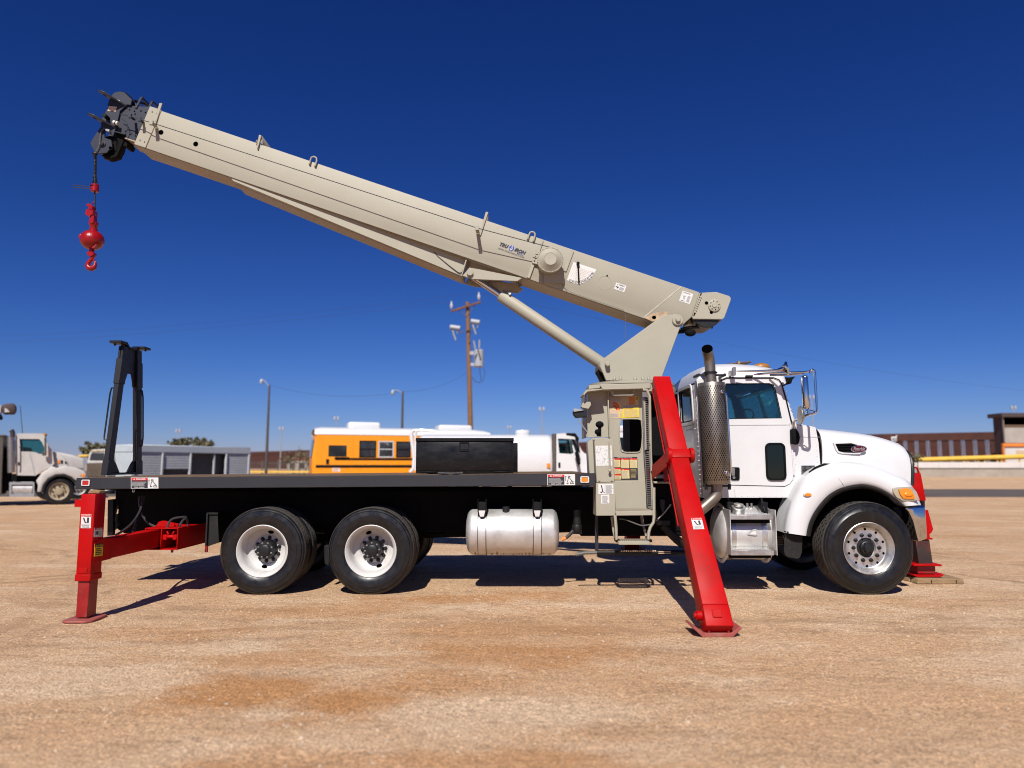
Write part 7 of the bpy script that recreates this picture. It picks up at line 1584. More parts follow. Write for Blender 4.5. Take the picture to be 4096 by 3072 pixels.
def bg_wheel(parent, x, y, z, r, rim, w=0.35, mt='alum', ax=(0, 1, 0)):
    c_, ax = Vector((x, y, z)), Vector(ax); u = Vector((ax.y, -ax.x, 0))
    q = MB(); q.lathe([(rim, 0.08), (rim * 1.02, 0.02), (rim * 1.25, 0.0), (r * 0.93, 0.02), (r, 0.06), (r, w - 0.06), (r * 0.93, w), (rim, w)], c_, ax, 32); q.build('tyre', 'rubber', parent)
    q = MB(); q.lathe([(rim, 0.09), (rim, 0.04), (rim * 0.9, 0.05), (rim * 0.8, 0.12), (rim * 0.4, 0.10), (rim * 0.38, 0.04), (0.001, 0.03)], c_, ax, 28); q.build('wheel_disc', mt, parent)
    for i in range(8):
        a = 2 * math.pi * i / 8; p = c_ + u * rim * 0.62 * math.cos(a) + Vector((0, 0, rim * 0.62 * math.sin(a))); q = MB(); q.cyl(p + ax * 0.12, p + ax * 0.06, 0.03, 6); q.build('lug_nut', 'steel_hub', parent)
p = nW(780, 1385)
for du in (0.0, -5.2):
    for dv in (0.0, 1.85): c_ = p + SA * du + SL * dv; bg_wheel(sv, c_.x, c_.y, 0.52, 0.52, 0.345, mt='rim_aged', ax=SL)
q = MB(); q.cyl(nW(145, 660, -0.05), nW(150, 1130, -0.05), 0.125, 20); q.build('exhaust_stack', 'steel', sv)
q = MB(); q.tube([nW(*p, -0.05) for p in ((165, 670), (170, 620), (165, 585), (148, 565))], 0.08, 12); q.build('exhaust_tip', 'grime', sv)
q = MB(); q.tube([nW(*p, -0.2) for p in ((192, 690), (205, 720), (205, 1000), (195, 1030))], 0.02, 6); q.build('grab_rail', 'chrome', sv)
ps_('step_frame', [(122, 1258), (455, 1258), (455, 1450), (122, 1450)], 0.5, 'grey_metal', -0.1, 0, [[(155, 1290), (435, 1290), (435, 1410), (155, 1410)]])
q = MB(); q.cyl(nW(170, 1345, 0.2), nW(430, 1345, 0.2), 0.28, 20); q.build('fuel_tank', 'tank', sv)
ps_('chassis', [(-900, 1150), (960, 1150), (960, 1370), (-900, 1370)], 1.2, 'matt_black', 0.35, 0)
ps_('service_body', [(-700, 650), (48, 645), (20, 1420), (-700, 1420)], 2.2, 'dark_metal', 0, 0.02); ps_('body_top', [(-700, 620), (75, 628), (50, 652), (-700, 649)], 2.2, 'dark_metal', -0.02, 0.01)
ps_('gap_panel', [(60, 820), (110, 760), (130, 1250), (40, 1420)], 1.6, 'matt_black', 0.3, 0)
q = MB(); q.ball(nW(595, 634, 0.15), 0.075, (1, 1, 1.2)); q.build('roof_marker', 'amber_old', sv)
ps_('mirror', [(585, 665), (612, 665), (618, 860), (612, 905), (560, 905), (560, 845), (590, 850)], 0.12, 'dark_metal', -0.25, 0.02)
q = MB(); q.tube([nW(268, 240, 0.5), nW(300, 610, 0.5)], 0.012, 5); q.build('antenna', 'wire', sv)
ps_('work_basket', [(25, 235), (60, 215), (185, 208), (208, 240), (205, 300), (180, 345), (30, 345)], 0.9, 'roof_dark', 0.8, 0.05, seg=2); ps_('basket_liner', [(62, 272), (95, 285), (130, 325), (62, 330)], -0.02, 'white_dull', 0.79, 0)
ps_('lift_arm', [(-420, 200), (20, 232), (22, 330), (-10, 350), (-420, 330)], 0.4, 'white_dull', 1.1, 0.03); ps_('lift_arm', [(-20, 350), (10, 345), (35, 410), (10, 430), (-30, 420)], 0.4, 'matt_black', 1.05, 0.03); ps_('lift_mast', [(-420, 190), (-330, 195), (-330, 640), (-420, 640)], 0.4, 'white_dull', 1.1, 0.03)
# ------------------------------------------------------------------ second white truck, only its bonnet clear
s2 = thing('parked_truck', 'pale grey-white truck bonnet showing above the wing of the white service truck', 'truck', (S0 + SL * 5.5)[:2] + (0,), 'white trucks parked behind')
ps_('bonnet', [(560, 900), (720, 852), (790, 860), (960, 893), (1100, 938), (1135, 962), (1140, 1090), (560, 1090)], 1.9, 'white_dull', 4.7, 0.1, seg=3, parent=s2)
ps_('bumper', [(600, 1095), (1150, 1095), (1150, 1230), (600, 1230)], 2.0, 'grey_metal', 4.6, 0.05, parent=s2); ps_('grille_side', [(1100, 950), (1140, 962), (1140, 1088), (1105, 1088)], 0.03, 'grey_metal', 4.64, 0, parent=s2)
for x in (640, 1040): p = nW(x, 1380, 4.7); bg_wheel(s2, p.x, p.y, 0.5, 0.5, 0.3, ax=SL)
# ------------------------------------------------------------------ white cab seen from the front, rusty grille
s3 = thing('cabover_truck', 'white square cab facing the yard with a dark rusty grille beside the silver trailer', 'truck', (W(cO(225, 1500), 29).x, 30, 0), 'white trucks parked behind')
pn('cab', [(122, 1300), (128, 1110), (150, 1005), (178, 962), (330, 955), (345, 1010), (350, 1300)], 1.8, 'white_dull', s3, 29, 0.08, cO, seg=2)
pn('windscreen', [(163, 1080), (178, 1010), (195, 1000), (325, 1000), (328, 1082)], -0.03, 'glass_bus', s3, 29, 0.01, cO); pn('grille', [(135, 1112), (335, 1108), (338, 1262), (132, 1262)], -0.06, 'bark', s3, 29, 0.02, cO); pn('roof_edge', [(180, 972), (325, 966), (325, 985), (182, 990)], -0.04, 'burnt', s3, 29, 0, cO)
for x in (150, 320): p = W(cO(x, 1500), 29); bg_wheel(s3, p.x, 29.2, 0.48, 0.48, 0.28)
yb_ = MB(); yb_.prism([W(cO(*p), 38) for p in ((28, 1022), (140, 1018), (140, 1046), (28, 1050))], (0, 1.5, 0)); o = yb_.build('yellow_tank', 'yellow_pipe', None, bevel=0.05); tag(o, 'yellow box on legs seen between the two white trucks', 'box')
q = MB(); a = W(cO(84, 1050), 38)
for dx in (-0.5, 0.5): q.box(a.x + dx - 0.05, a.x + dx + 0.05, 38.3, 38.4, 0, a.z)
q.build('support_leg', 'grey_metal', o)
# ------------------------------------------------------------------ silver bay trailer
tp0 = Vector((-20.2, 38 - CAM_D, 0)); tdir = Vector((3.6, 7.4, 0)).normalized(); tn = Vector((tdir.y, -tdir.x, 0))   # tn faces the camera side
tl = 8.2; twd = 2.05
tt = thing('bay_trailer', 'silver-grey drinks trailer with roller-shutter bays, two of them standing open', 'trailer', tuple(tp0 + tdir * 4), None)
def on_side(x, y): 
    q = WP(cO(x, y), tp0, tn); return (q - tp0).dot(tdir), q.z
H0 = on_side(660, 905)[1]
def tbox(u0, u1, d0, d1, z0, z1, nm, mt, bev=0.01):
    q = MB(); A = [tp0 + tdir * u + Vector((0, 0, z)) - tn * d0 for u, z in ((u0, z0), (u1, z0), (u1, z1), (u0, z1))]; q.prism(A, -tn * (d1 - d0)); return q.build(nm, mt, tt, bevel=bev)
U = lambda x: on_side(x, 1000)[0]
tbox(0.0, tl, 0.0, twd, H0 - 0.42, H0, 'top_rail', 'silver_panel', 0.04); tbox(0.05, tl - 0.05, 0.4, twd, 0.9, H0 - 0.42, 'inner_wall', 'dark_metal', 0); tbox(0, 0.05, 0.0, twd, 0.5, H0 - 0.43, 'end_wall', 'silver_panel', 0.01); tbox(tl - 0.05, tl, 0.0, twd, 0.5, H0 - 0.43, 'end_wall', 'silver_panel', 0.01); tbox(0.06, tl - 0.06, 0.0, twd, 0.5, 0.9, 'skirt', 'grey_panel', 0.01)
ps = [U(975), U(1285), U(1680)]
for u in ps + [0.12, tl - 0.12]: tbox(u - 0.045, u + 0.045, -0.02, 0.12, 0.9, H0 - 0.42, 'bay_post', 'grey_panel', 0.01)
def shutter(u0, u1, z0):
    n = 9 if z0 < 1.0 else 6
    for i in range(n): za, zb2 = lerp(z0, H0 - 0.42, i / n), lerp(z0, H0 - 0.42, (i + 1) / n); tbox(u0, u1, 0.06, 0.09, za + 0.008, zb2 - 0.008, 'shutter_slat', 'grey_panel', 0.008)
shutter(0.2, ps[0] - 0.08, 0.9); shutter(ps[0] + 0.08, ps[1] - 0.08, on_side(1100, 1178)[1]); shutter(ps[2] + 0.08, tl - 0.2, 0.9)
u = U(1555); tbox(u - 0.04, u + 0.04, 0.05, 0.15, 0.9, H0 - 0.42, 'bay_divider', 'grey_panel', 0)
q = MB(); 
for u in (1.5, 2.5):
    for dd in (0.1, twd - 0.35): c_ = tp0 + tdir * (u + 3.6) - tn * dd; q.lathe([(0.2, 0), (0.45, 0.0), (0.48, 0.05), (0.48, 0.22), (0.45, 0.27), (0.2, 0.27)], c_ + Vector((0, 0, 0.48)), -tn, 24, capA=True, capB=True)
q.build('tyre', 'rubber', tt)
q = MB(); c_ = tp0 + tdir * 1.0 - tn * 1.0; q.box(c_.x - 0.06, c_.x + 0.06, c_.y - 0.06, c_.y + 0.06, 0, 0.55); q.build('landing_leg', 'dark_metal', tt)
# ------------------------------------------------------------------ school bus
bp0 = Vector((-8.52, 30.53 - CAM_D, 0)); bdir = Vector((3.78, 1.3, 0)).normalized(); bn = Vector((bdir.y, -bdir.x, 0)); blen, bwd, bH = 7.95, 2.4, 3.22
bus = thing('school_bus', 'yellow school bus with a white roof and two white rooftop air units', 'bus', tuple(bp0 + bdir * 4 - bn * 1.2))
def bs(c, x, y): q = WP(c(x, y), bp0, bn); return (q - bp0).dot(bdir), q.z
def bbox(u0, u1, d0, d1, z0, z1, nm, mt, bev=0.01, parent=None, seg=1):
    q = MB(); A = [bp0 + bdir * u + Vector((0, 0, z)) - bn * d0 for u, z in ((u0, z0), (u1, z0), (u1, z1), (u0, z1))]; q.prism(A, -bn * (d1 - d0)); return q.build(nm, mt, parent or bus, bevel=bev, seg=seg)
zg = bs(cQ, 500, 238)[1]
def bwin(x0, y0, x1, y1):
    u0, z1 = bs(cQ, x0, y0); u1, z0 = bs(cQ, x1, y1); return u0, u1, z0, z1
wins = [bwin(490, 276, 602, 392), bwin(620, 279, 722, 392), bwin(740, 282, 838, 392)]
wd_ = wins[0][1] - wins[0][0]; st_ = wins[1][0] - wins[0][0]
while wins[-1][1] + st_ < blen - 0.5: q = wins[-1]; wins.append((q[0] + st_, q[1] + st_, q[2], q[3]))
dwn = bwin(280, 308, 402, 386)
P = lambda u, z, dd=0.0: bp0 + bdir * u + Vector((0, 0, z)) - bn * dd
q = MB(); q.plate([P(0.12, 0.55), P(blen, 0.55), P(blen, zg), P(0.12, zg)], [[P(a, z0), P(b_, z0), P(b_, z1), P(a, z1)] for a, b_, z0, z1 in wins + [dwn]], -bn * 0.06); q.build('body_side', 'yellow_bus', bus)
bbox(0.12, blen, bwd - 0.06, bwd, 0.55, zg, 'body_side', 'yellow_bus', 0); bbox(blen - 0.05, blen, 0.061, bwd - 0.061, 0.55, zg, 'front_wall', 'yellow_bus', 0)
q = MB(); q.prism([P(0.12, 0.55, 0.05), P(0.0, 0.6, 0.15), P(-0.02, 1.9, 0.15), P(0.10, zg, 0.12), P(0.14, zg, 0.05)], -bn * (bwd - 0.2)); q.build('rear_wall', 'yellow_bus', bus, bevel=0.05, seg=2)
q = MB(); q.prism([P(-0.035, 1.9, 0.4), P(0.07, zg - 0.2, 0.4), P(0.05, zg - 0.2, 0.4) , P(-0.05, 1.9, 0.4)], -bn * (bwd - 0.8)); q.build('rear_window', 'glass_bus', bus)
for k, w in enumerate(wins):
    a, b_, z0, z1 = w; zc_ = (z0 + z1) / 2
    f = MB(); f.plate([P(a, z0, -0.01), P(b_, z0, -0.01), P(b_, z1, -0.01), P(a, z1, -0.01)], [[P(a + 0.05, z0 + 0.05, -0.01), P(b_ - 0.05, z0 + 0.05, -0.01), P(b_ - 0.05, zc_ - 0.02, -0.01), P(a + 0.05, zc_ - 0.02, -0.01)], [P(a + 0.05, zc_ + 0.02, -0.01), P(b_ - 0.05, zc_ + 0.02, -0.01), P(b_ - 0.05, z1 - 0.05, -0.01), P(a + 0.05, z1 - 0.05, -0.01)]], -bn * 0.03)
    fo = f.build('window', 'silver_panel' if k == 1 else 'black', bus); g = MB(); g.prism([P(a + 0.04, z0 + 0.04, 0.01), P(b_ - 0.04, z0 + 0.04, 0.01), P(b_ - 0.04, z1 - 0.04, 0.01), P(a + 0.04, z1 - 0.04, 0.01)], -bn * 0.01); g.build('pane', 'glass_bus', fo)
a, b_, z0, z1 = dwn; g = MB(); g.prism([P(a, z0, 0.005), P(b_, z0, 0.005), P(b_, z1, 0.005), P(a, z1, 0.005)], -bn * 0.02); g.build('door_window', 'glass_bus', bus)
q = MB()
uA, zA = bs(cQ, 325, 388); uB, zB = bs(cQ, 835, 408); bbox(uA, blen, -0.02, -0.002, zB - 0.005, zB + 0.08, 'rub_rail', 'black', 0); uA, zA = bs(cQ, 180, 452); bbox(0.13, blen, -0.02, -0.002, zA - 0.05, zA + 0.06, 'rub_rail', 'black', 0)
uA, zA = bs(cQ, 420, 402); bbox(bs(cQ, 320, 400)[0], uA, -0.02, -0.002, bs(cQ, 320, 404)[1], bs(cQ, 320, 388)[1], 'vent_strip', 'black', 0)
for x in (232, 440): u_ = bs(cQ, x, 350)[0]; bbox(u_ - 0.02, u_ + 0.02, -0.015, -0.003, 0.7, zg - 0.1, 'door_post', 'yellow_bus', 0)
d = Decal(P(bs(cQ, 305, 465)[0], bs(cQ, 305, 463)[1], -0.003), P(bs(cQ, 358, 465)[0], bs(cQ, 305, 463)[1], -0.003), P(bs(cQ, 305, 485)[0], bs(cQ, 305, 488)[1], -0.003), tuple(bn)).base(DW); d.rows(0.1, 0.1, 0.9, 0.9, 3, DO); d.build('rear_plate', DM, bus)
hx = bs(cQ, 272, 415); bbox(hx[0] - 0.06, hx[0] + 0.06, -0.03, -0.003, hx[1] - 0.12, hx[1] + 0.08, 'door_handle', 'black', 0)
rows_ = []
for u_ in (0.05, 0.12, 0.35, blen * 0.5, blen - 0.8, blen - 0.25, blen):
    e_ = 0.0 if 0.3 < u_ < blen - 0.6 else (0.12 if u_ in (0.12, blen - 0.25) else 0.3); h_ = bH - zg
    rows_.append([P(u_, zg + h_ * (math.sin(R(180) * k / 14) ** 0.5) * (1 - e_), bwd / 2 - (bwd / 2 + 0.02) * math.cos(R(180) * k / 14)) for k in range(15)])
q = MB(); q.grid(rows_); q.build('bus_roof', 'white', bus, sharp=60)
def ac(x0, x1, ytop, ybot):
    u0, z1 = bs(cQ, x0, ytop); u1, _ = bs(cQ, x1, ytop); z1 = z1 * 1.0
    # units sit on the middle of the roof, farther than the side plane
    A0 = WP(cQ(x0, ytop), bp0 - bn * 0.8, bn); A1 = WP(cQ(x1, ybot), bp0 - bn * 0.8, bn); ua, ub = (A0 - bp0).dot(bdir), (A1 - bp0).dot(bdir)
    bbox(ua, ub, 0.7, 1.8, bH - 0.12, A0.z, 'roof_air_unit', 'white', 0.12, seg=3)
ac(412, 632, 148, 185); ac(1028, 1255, 168, 200)
for u_ in (1.9, blen - 1.2):
    c_ = P(u_, 0.5, 0.05)
    for dd in (0.02, bwd - 0.32): q = MB(); q.lathe([(0.2, 0), (0.45, 0.0), (0.5, 0.05), (0.5, 0.25), (0.45, 0.3), (0.2, 0.3)], P(u_, 0.5, dd - 0.04), -bn, 28, capA=True, capB=True); q.build('tyre', 'rubber', bus)
# ------------------------------------------------------------------ tanker truck
YK2 = 17.2
qW = lambda x, y, Y=YK2: W(cQ(x, y), Y)
tk = thing('tanker_truck', 'white tanker truck with a long round tank parked behind the toolbox', 'tanker', (qW(1500, 500).x, YK2 + 1.2, 0), 'white trucks parked behind')
q = MB(); a, e = qW(872, 360), qW(1812, 360); zt3 = qW(1300, 236, YK2 + 1.1).z; r3 = 1.02; z3 = zt3 - r3
n = 40; prof = lambda k: (YK2 + 1.15 - 1.15 * math.copysign(abs(math.cos(2 * math.pi * k / n)) ** 0.8, math.cos(2 * math.pi * k / n)), z3 + r3 * math.copysign(abs(math.sin(2 * math.pi * k / n)) ** 0.8, math.sin(2 * math.pi * k / n)))
rows_ = []
for x, s_ in ((a.x, 0.2), (a.x + 0.02, 0.85), (a.x + 0.08, 0.97), (a.x + 0.2, 1.0), (e.x - 0.2, 1.0), (e.x - 0.06, 0.97), (e.x - 0.0, 0.85), (e.x + 0.02, 0.2)):
    rows_.append([Vector((x, YK2 + 1.15 + (prof(k)[0] - YK2 - 1.15) * s_, z3 + (prof(k)[1] - z3) * s_)) for k in range(n)])
q.grid(rows_, closed=True); q.build('tank', 'white', tk, sharp=60)
q = MB(); p = qW(1600, 235, YK2 + 1.1); q.cyl((p.x, YK2 + 1.1, zt3 - 0.03), (p.x, YK2 + 1.1, zt3 + 0.17), 0.28, 20); q.build('manhole', 'white', tk, bevel=0.04, seg=2)
q = MB(); q.tube([qW(*p, YK2 - 0.1) for p in ((865, 205), (848, 215), (842, 240), (852, 320), (862, 400), (858, 465), (835, 492))], 0.07, 10); q.tube([qW(*p, YK2 - 0.1) for p in ((900, 206), (880, 208), (872, 225), (872, 480))], 0.05, 8); q.tube([qW(*p, YK2 - 0.1) for p in ((865, 206), (905, 204), (1000, 212))], 0.04, 8); q.build('pipe_frame', 'white', tk)
q = MB(); q.tube([qW(1815, 500, YK2 + 0.1), qW(1815, 230, YK2 + 0.1)], 0.09, 12); q.build('exhaust_stack', 'dark_metal', tk)
cw = [(1840, 262), (1928, 265), (1948, 360), (1930, 368), (1850, 362)]
cabo = [(1830, 232), (1900, 226), (1945, 232), (1965, 260), (2000, 340), (2020, 362), (2150, 385), (2170, 500), (2170, 560), (1830, 560)]
for dy in (0.0, 2.1): q = MB(); q.plate([qW(*p) + Vector((0, dy, 0)) for p in cabo], [[qW(*p) + Vector((0, dy, 0)) for p in cw]], (0, 0.06, 0)); q.build('cab_side', 'white', tk)
q = MB(); q.prism([qW(*p) + Vector((0, 0.02, 0)) for p in cw], (0, 0.01, 0)); q.build('side_window', 'glass_cab', tk); q = MB(); q.box(qW(1845, 300).x, qW(1900, 300).x, YK2 + 0.4, YK2 + 1.9, 1.2, qW(0, 300).z); q.build('seat', 'seat', tk)
q = MB(); A = [qW(*p) + Vector((0, 0.06, 0)) for p in ((1830, 232), (1900, 226), (1945, 232))]; q.grid([A, [p + Vector((0, 0.3, 0.04)) for p in A], [p + Vector((0, 1.8, 0.04)) for p in A], [p + Vector((0, 2.04, 0)) for p in A]]); A = [qW(*p) + Vector((0, 0.06, 0)) for p in ((2020, 362), (2150, 385), (2170, 500), (2170, 560))]; q.grid([A, [p + Vector((0, 2.04, 0)) for p in A]]); q.build('cab_top', 'white', tk)
q = MB(); A = [qW(*p) + Vector((0, 0.08, 0)) for p in ((1950, 240), (2010, 355))]; q.grid([A, [p + Vector((0, 1.98, 0)) for p in A]]); q.build('windscreen', 'glass_dark', tk)
q = MB(); q.prism([qW(*p, YK2 - 0.01) for p in ((1932, 265), (1950, 268), (1985, 345), (1965, 362))], (0, -0.03, 0)); q.build('quarter_window', 'glass_dark', tk)
q = MB(); q.prism([qW(*p, YK2 - 0.3) for p in ((1895, 224), (1960, 226), (1985, 262), (1975, 300), (1955, 250), (1900, 240))], (0, 0.1, 0)); q.prism([qW(*p, YK2 - 0.3) for p in ((1955, 355), (1980, 350), (1995, 430), (1985, 455), (1968, 420))], (0, 0.1, 0)); q.tube([qW(1962, 250, YK2 - 0.25), qW(1990, 360, YK2 - 0.25)], 0.02, 6); q.build('mirror', 'matt_black', tk)
q = MB(); q.box(qW(1843, 440).x, qW(1858, 440).x, YK2 - 0.02, YK2, qW(0, 462).z, qW(0, 425).z); q.build('door_handle', 'black', tk, bevel=0.01)
q = MB(); q.box(qW(1765, 440).x, qW(1788, 440).x, YK2 - 0.03, YK2 + 0.1, qW(0, 460).z, qW(0, 432).z); q.build('marker_light', 'amber', tk)
q = MB(); q.box(a.x, qW(2170, 500).x, YK2 + 0.6, YK2 + 1.6, 0.5, 0.9); q.build('chassis', 'matt_black', tk)
for x in (1120, 1300, 2080): p = qW(x, 560); bg_wheel(tk, p.x, YK2 + 0.05, 0.5, 0.5, 0.3); bg_wheel(tk, p.x, YK2 + 1.8, 0.5, 0.5, 0.3)
s4 = thing('white_truck', 'white truck cab glimpsed through the window of the control station', 'truck', (W(cT(420, 800), 22).x, 23, 0), 'white trucks parked behind')
tc4 = lambda x, y: W(cT(x, y), 22)
q = MB(); q.plate([tc4(*p) for p in ((300, 640), (330, 632), (560, 640), (600, 760), (620, 1000), (620, 1400), (290, 1400))], [[tc4(*p) for p in ((352, 690), (540, 690), (580, 800), (585, 835), (352, 832))]], (0, 0.06, 0)); q.build('cab_side', 'white', s4)
q = MB(); q.prism([tc4(*p) + Vector((0, 0.07, 0)) for p in ((345, 685), (545, 685), (585, 840), (345, 840))], (0, 1.8, 0)); q.build('cab_inside', 'glass_dark', s4)
q = MB(); q.box(tc4(300, 500).x, tc4(600, 500).x, 22.0, 24.0, tc4(0, 628).z, tc4(0, 560).z); q.build('roof_fairing', 'white', s4, bevel=0.06, seg=2)
q = MB(); q.prism([tc4(*p) for p in ((606, 860), (700, 880), (860, 905), (880, 960), (880, 1330), (622, 1330))], (0, 2.0, 0)); q.build('bonnet', 'white', s4, bevel=0.1, seg=2)
q = MB(); q.prism([tc4(*p) for p in ((-260, 900), (286, 900), (286, 1330), (-260, 1330))], (0, 2.1, 0)); q.build('flat_body', 'grey_panel', s4, bevel=0.03)
for x in (-150, 700): p = tc4(x, 1400); bg_wheel(s4, p.x, 22.0, 0.5, 0.5, 0.3)
# ------------------------------------------------------------------ poles and wires
YP = 45 - CAM_D
rW = lambda x, y, Y=YP: W(cR(x, y), Y)
up = thing('utility_pole', 'brown timber utility pole with a crossarm and grey transformer', 'utility pole', (rW(535, 1650).x, YP, 0))
tp_, bt = rW(494, 170), rW(530, 1650); bt = tp_ + (bt - tp_) * (tp_.z / (tp_.z - bt.z))
q = MB(); q.tube([bt, bt + (tp_ - bt) * 0.5, tp_], [0.19, 0.155, 0.12], 14); q.build('pole_shaft', 'pole_wood', up)
q = MB(); q.beam(rW(305, 278, YP - 0.25), rW(648, 168, YP - 0.25), 0.14, 0.12); q.build('crossarm', 'crossarm', up, bevel=0.01)
q = MB(); q.beam(rW(380, 255, YP - 0.2), rW(490, 335, YP - 0.15), 0.03, 0.03); q.beam(rW(590, 190, YP - 0.2), rW(505, 310, YP - 0.15), 0.03, 0.03); q.build('arm_brace', 'dark_metal', up)
for x, y in ((308, 250), (627, 145)): q = MB(); p = rW(x, y, YP - 0.25); q.lathe([(0.06, 0), (0.10, 0.1), (0.10, 0.28), (0.06, 0.34), (0.05, 0.5), (0.001, 0.52)], p, (0, 0, 1), 16); q.build('insulator', 'porcelain', up)
q = MB(); q.beam(rW(375, 530, YP - 0.2), rW(600, 470, YP - 0.2), 0.06, 0.05); q.build('switch_bracket', 'dark_metal', up)
for x, y, w in ((350, 468, 60), (585, 400, 52)):
    q = MB(); a, e = rW(x - w, y - 8, YP - 0.25), rW(x + w, y + 8, YP - 0.25); q.cyl(a, e, 0.16, 14); q.build('cutout_cover', 'porcelain', up, bevel=0.03)
    q = MB(); q.cyl(rW(x - 30, y + 30, YP - 0.25), rW(x + 8, y + 145, YP - 0.25), 0.06, 10); q.tube([rW(x + 28, y + 20, YP - 0.25), rW(x + 25, y + 70, YP - 0.25)], 0.03, 6); q.tube([rW(x - 40, y + 20, YP - 0.25), rW(x - 20, y + 90, YP - 0.25), rW(x + 8, y + 150, YP - 0.25)], 0.02, 6); q.build('fuse_cutout', 'grey_metal', up)
q = MB(); a, e = rW(625, 925, YP - 0.3), rW(625, 725, YP - 0.3); q.lathe([(0.27, 0), (0.31, 0.03), (0.31, (e - a).length - 0.05), (0.27, (e - a).length), (0.001, (e - a).length + 0.04)], a, (0, 0, 1), 24, capA=True); tf = q.build('transformer', 'porcelain', up)
q = MB(); q.cyl(rW(585, 715, YP - 0.35), rW(568, 620, YP - 0.35), 0.06, 10); q.cyl(rW(632, 705, YP - 0.35), rW(634, 610, YP - 0.35), 0.06, 10); q.build('bushing', 'grey_metal', tf)
q = MB(); q.beam(rW(615, 715, YP - 0.65), rW(645, 830, YP - 0.65), 0.1, 0.03, up=(0, 1, 0)); q.beam(rW(605, 770, YP - 0.65), rW(570, 830, YP - 0.65), 0.06, 0.03, up=(0, 1, 0)); q.build('arrester', 'dark_metal', tf)
q = MB(); q.box(rW(530, 0).x, rW(580, 0).x, YP - 0.3, YP - 0.15, rW(0, 790).z, rW(0, 750).z); q.box(rW(540, 0).x, rW(600, 0).x, YP - 0.3, YP - 0.15, rW(0, 920).z, rW(0, 885).z); q.build('mount_bracket', 'porcelain', tf)
q = MB(); q.tube([rW(*p, YP - 0.4) for p in ((638, 925), (640, 1000), (655, 1060), (640, 1110), (590, 1095), (545, 1045))], 0.02, 5); q.tube([rW(*p, YP - 0.4) for p in ((680, 930), (700, 1000), (665, 1110))], 0.015, 5); q.tube([rW(*p, YP - 0.4) for p in ((525, 470), (535, 530), (500, 600))], 0.02, 5); q.build('service_lead', 'wire', up)
def wire(nm, label, a, b_, sag, r=0.006, group='overhead wires'):
    a, b_ = Vector(a), Vector(b_); q = MB(); q.tube([a + (b_ - a) * (i / 24) - Vector((0, 0, 4 * sag * (i / 24) * (1 - i / 24))) for i in range(25)], r, 5); return tag(q.build(nm, 'wire'), label, 'wire', group)
def lamp_post(label, c, x, top, lean, d_, hx, hy):
    Y = d_ - CAM_D; t_ = W(c(x + lean, top), Y); b_ = Vector((W(c(x, 1850 if c is None else 0), Y).x if False else t_.x - lean / 60.0 * 0.0, Y, 0))
    o = thing('street_lamp', label, 'street lamp', tuple(b_), 'street lamps on dark poles'); q = MB(); q.tube([b_, b_ + (t_ - b_) * 0.6, t_], [0.10, 0.08, 0.06], 10); q.build('lamp_pole', 'dark_metal', o)
    h = W(c(hx, hy), Y); q = MB(); q.tube([t_ - Vector((0, 0, 0.15)), (t_ + h) / 2 + Vector((0, 0, 0.1)), h + Vector((0, 0, 0.12))], 0.03, 6); q.build('lamp_arm', 'grey_metal', o)
    q = MB(); q.lathe([(0.06, 0.12), (0.10, 0.04), (0.115, -0.09), (0.08, -0.17), (0.001, -0.2)], h, (0, 0, 1), 16, capA=True); q.build('lamp_head', 'porcelain', o); return t_
l1 = lamp_post('slim dark lamp post with its lamp to the left, above the silver trailer', cO, 2150, 250, 0, 46, 2062, 205)
cl = crop(0, 0, 1.0)
l2 = lamp_post('dark lamp post with a pale lamp head rising behind the school bus', cl, 1611, 1566, 0, 44, 1571, 1568)
q1, q2 = rW(308, 160, YP - 0.25), rW(627, 60, YP - 0.25)
wire('power_line', 'thin power line running left from the near end of the crossarm', q1, (-75, 62, 13.8), 1.2); wire('power_line', 'thin power line running left from the far end of the crossarm', q2, (-75, 66, 15.2), 1.2); wire('power_line', 'thin power line running right from the crossarm toward the border wall', q2, (85, 78, 9.0), 1.6)
wire('power_line', 'low service wire from the pole to the lamp post behind the bus', rW(500, 985), l2, 0.35); wire('power_line', 'low service wire between the two dark lamp posts', l2, l1, 0.5)
# tall floodlight masts far off
for i, (x, y, dd, lb) in enumerate(((1126, 1716, 150, 'tall thin floodlight mast above the silver trailer\'s right end'), (1346, 1674, 140, 'tall thin floodlight mast over the rear of the school bus'), (2037, 1710, 170, 'distant floodlight mast over the white tank'), (2167, 1637, 130, 'tallest floodlight mast, between the pole and the control station'), (713, 1724, 150, 'distant floodlight mast over the scrub tree'), (3246, 1590, 120, 'floodlight mast seen through the loop of the cab mirror'), (4054, 1632, 140, 'floodlight mast over the grey tower roof'))):
    Y = dd - CAM_D; t_ = W((x, y), Y); o = thing('floodlight_mast', lb, 'light mast', (t_.x, Y, 0), 'far floodlight masts'); q = MB(); q.tube([(t_.x, Y, 0), t_], [0.16, 0.08], 8); q.build('mast', 'grey_metal', o)
    for s_ in (-1, 1): q = MB(); q.box(t_.x + s_ * 0.34 - 0.18, t_.x + s_ * 0.34 + 0.18, Y - 0.15, Y + 0.15, t_.z - 0.25, t_.z + 0.4); q.build('floodlight', 'porcelain', o, bevel=0.05)
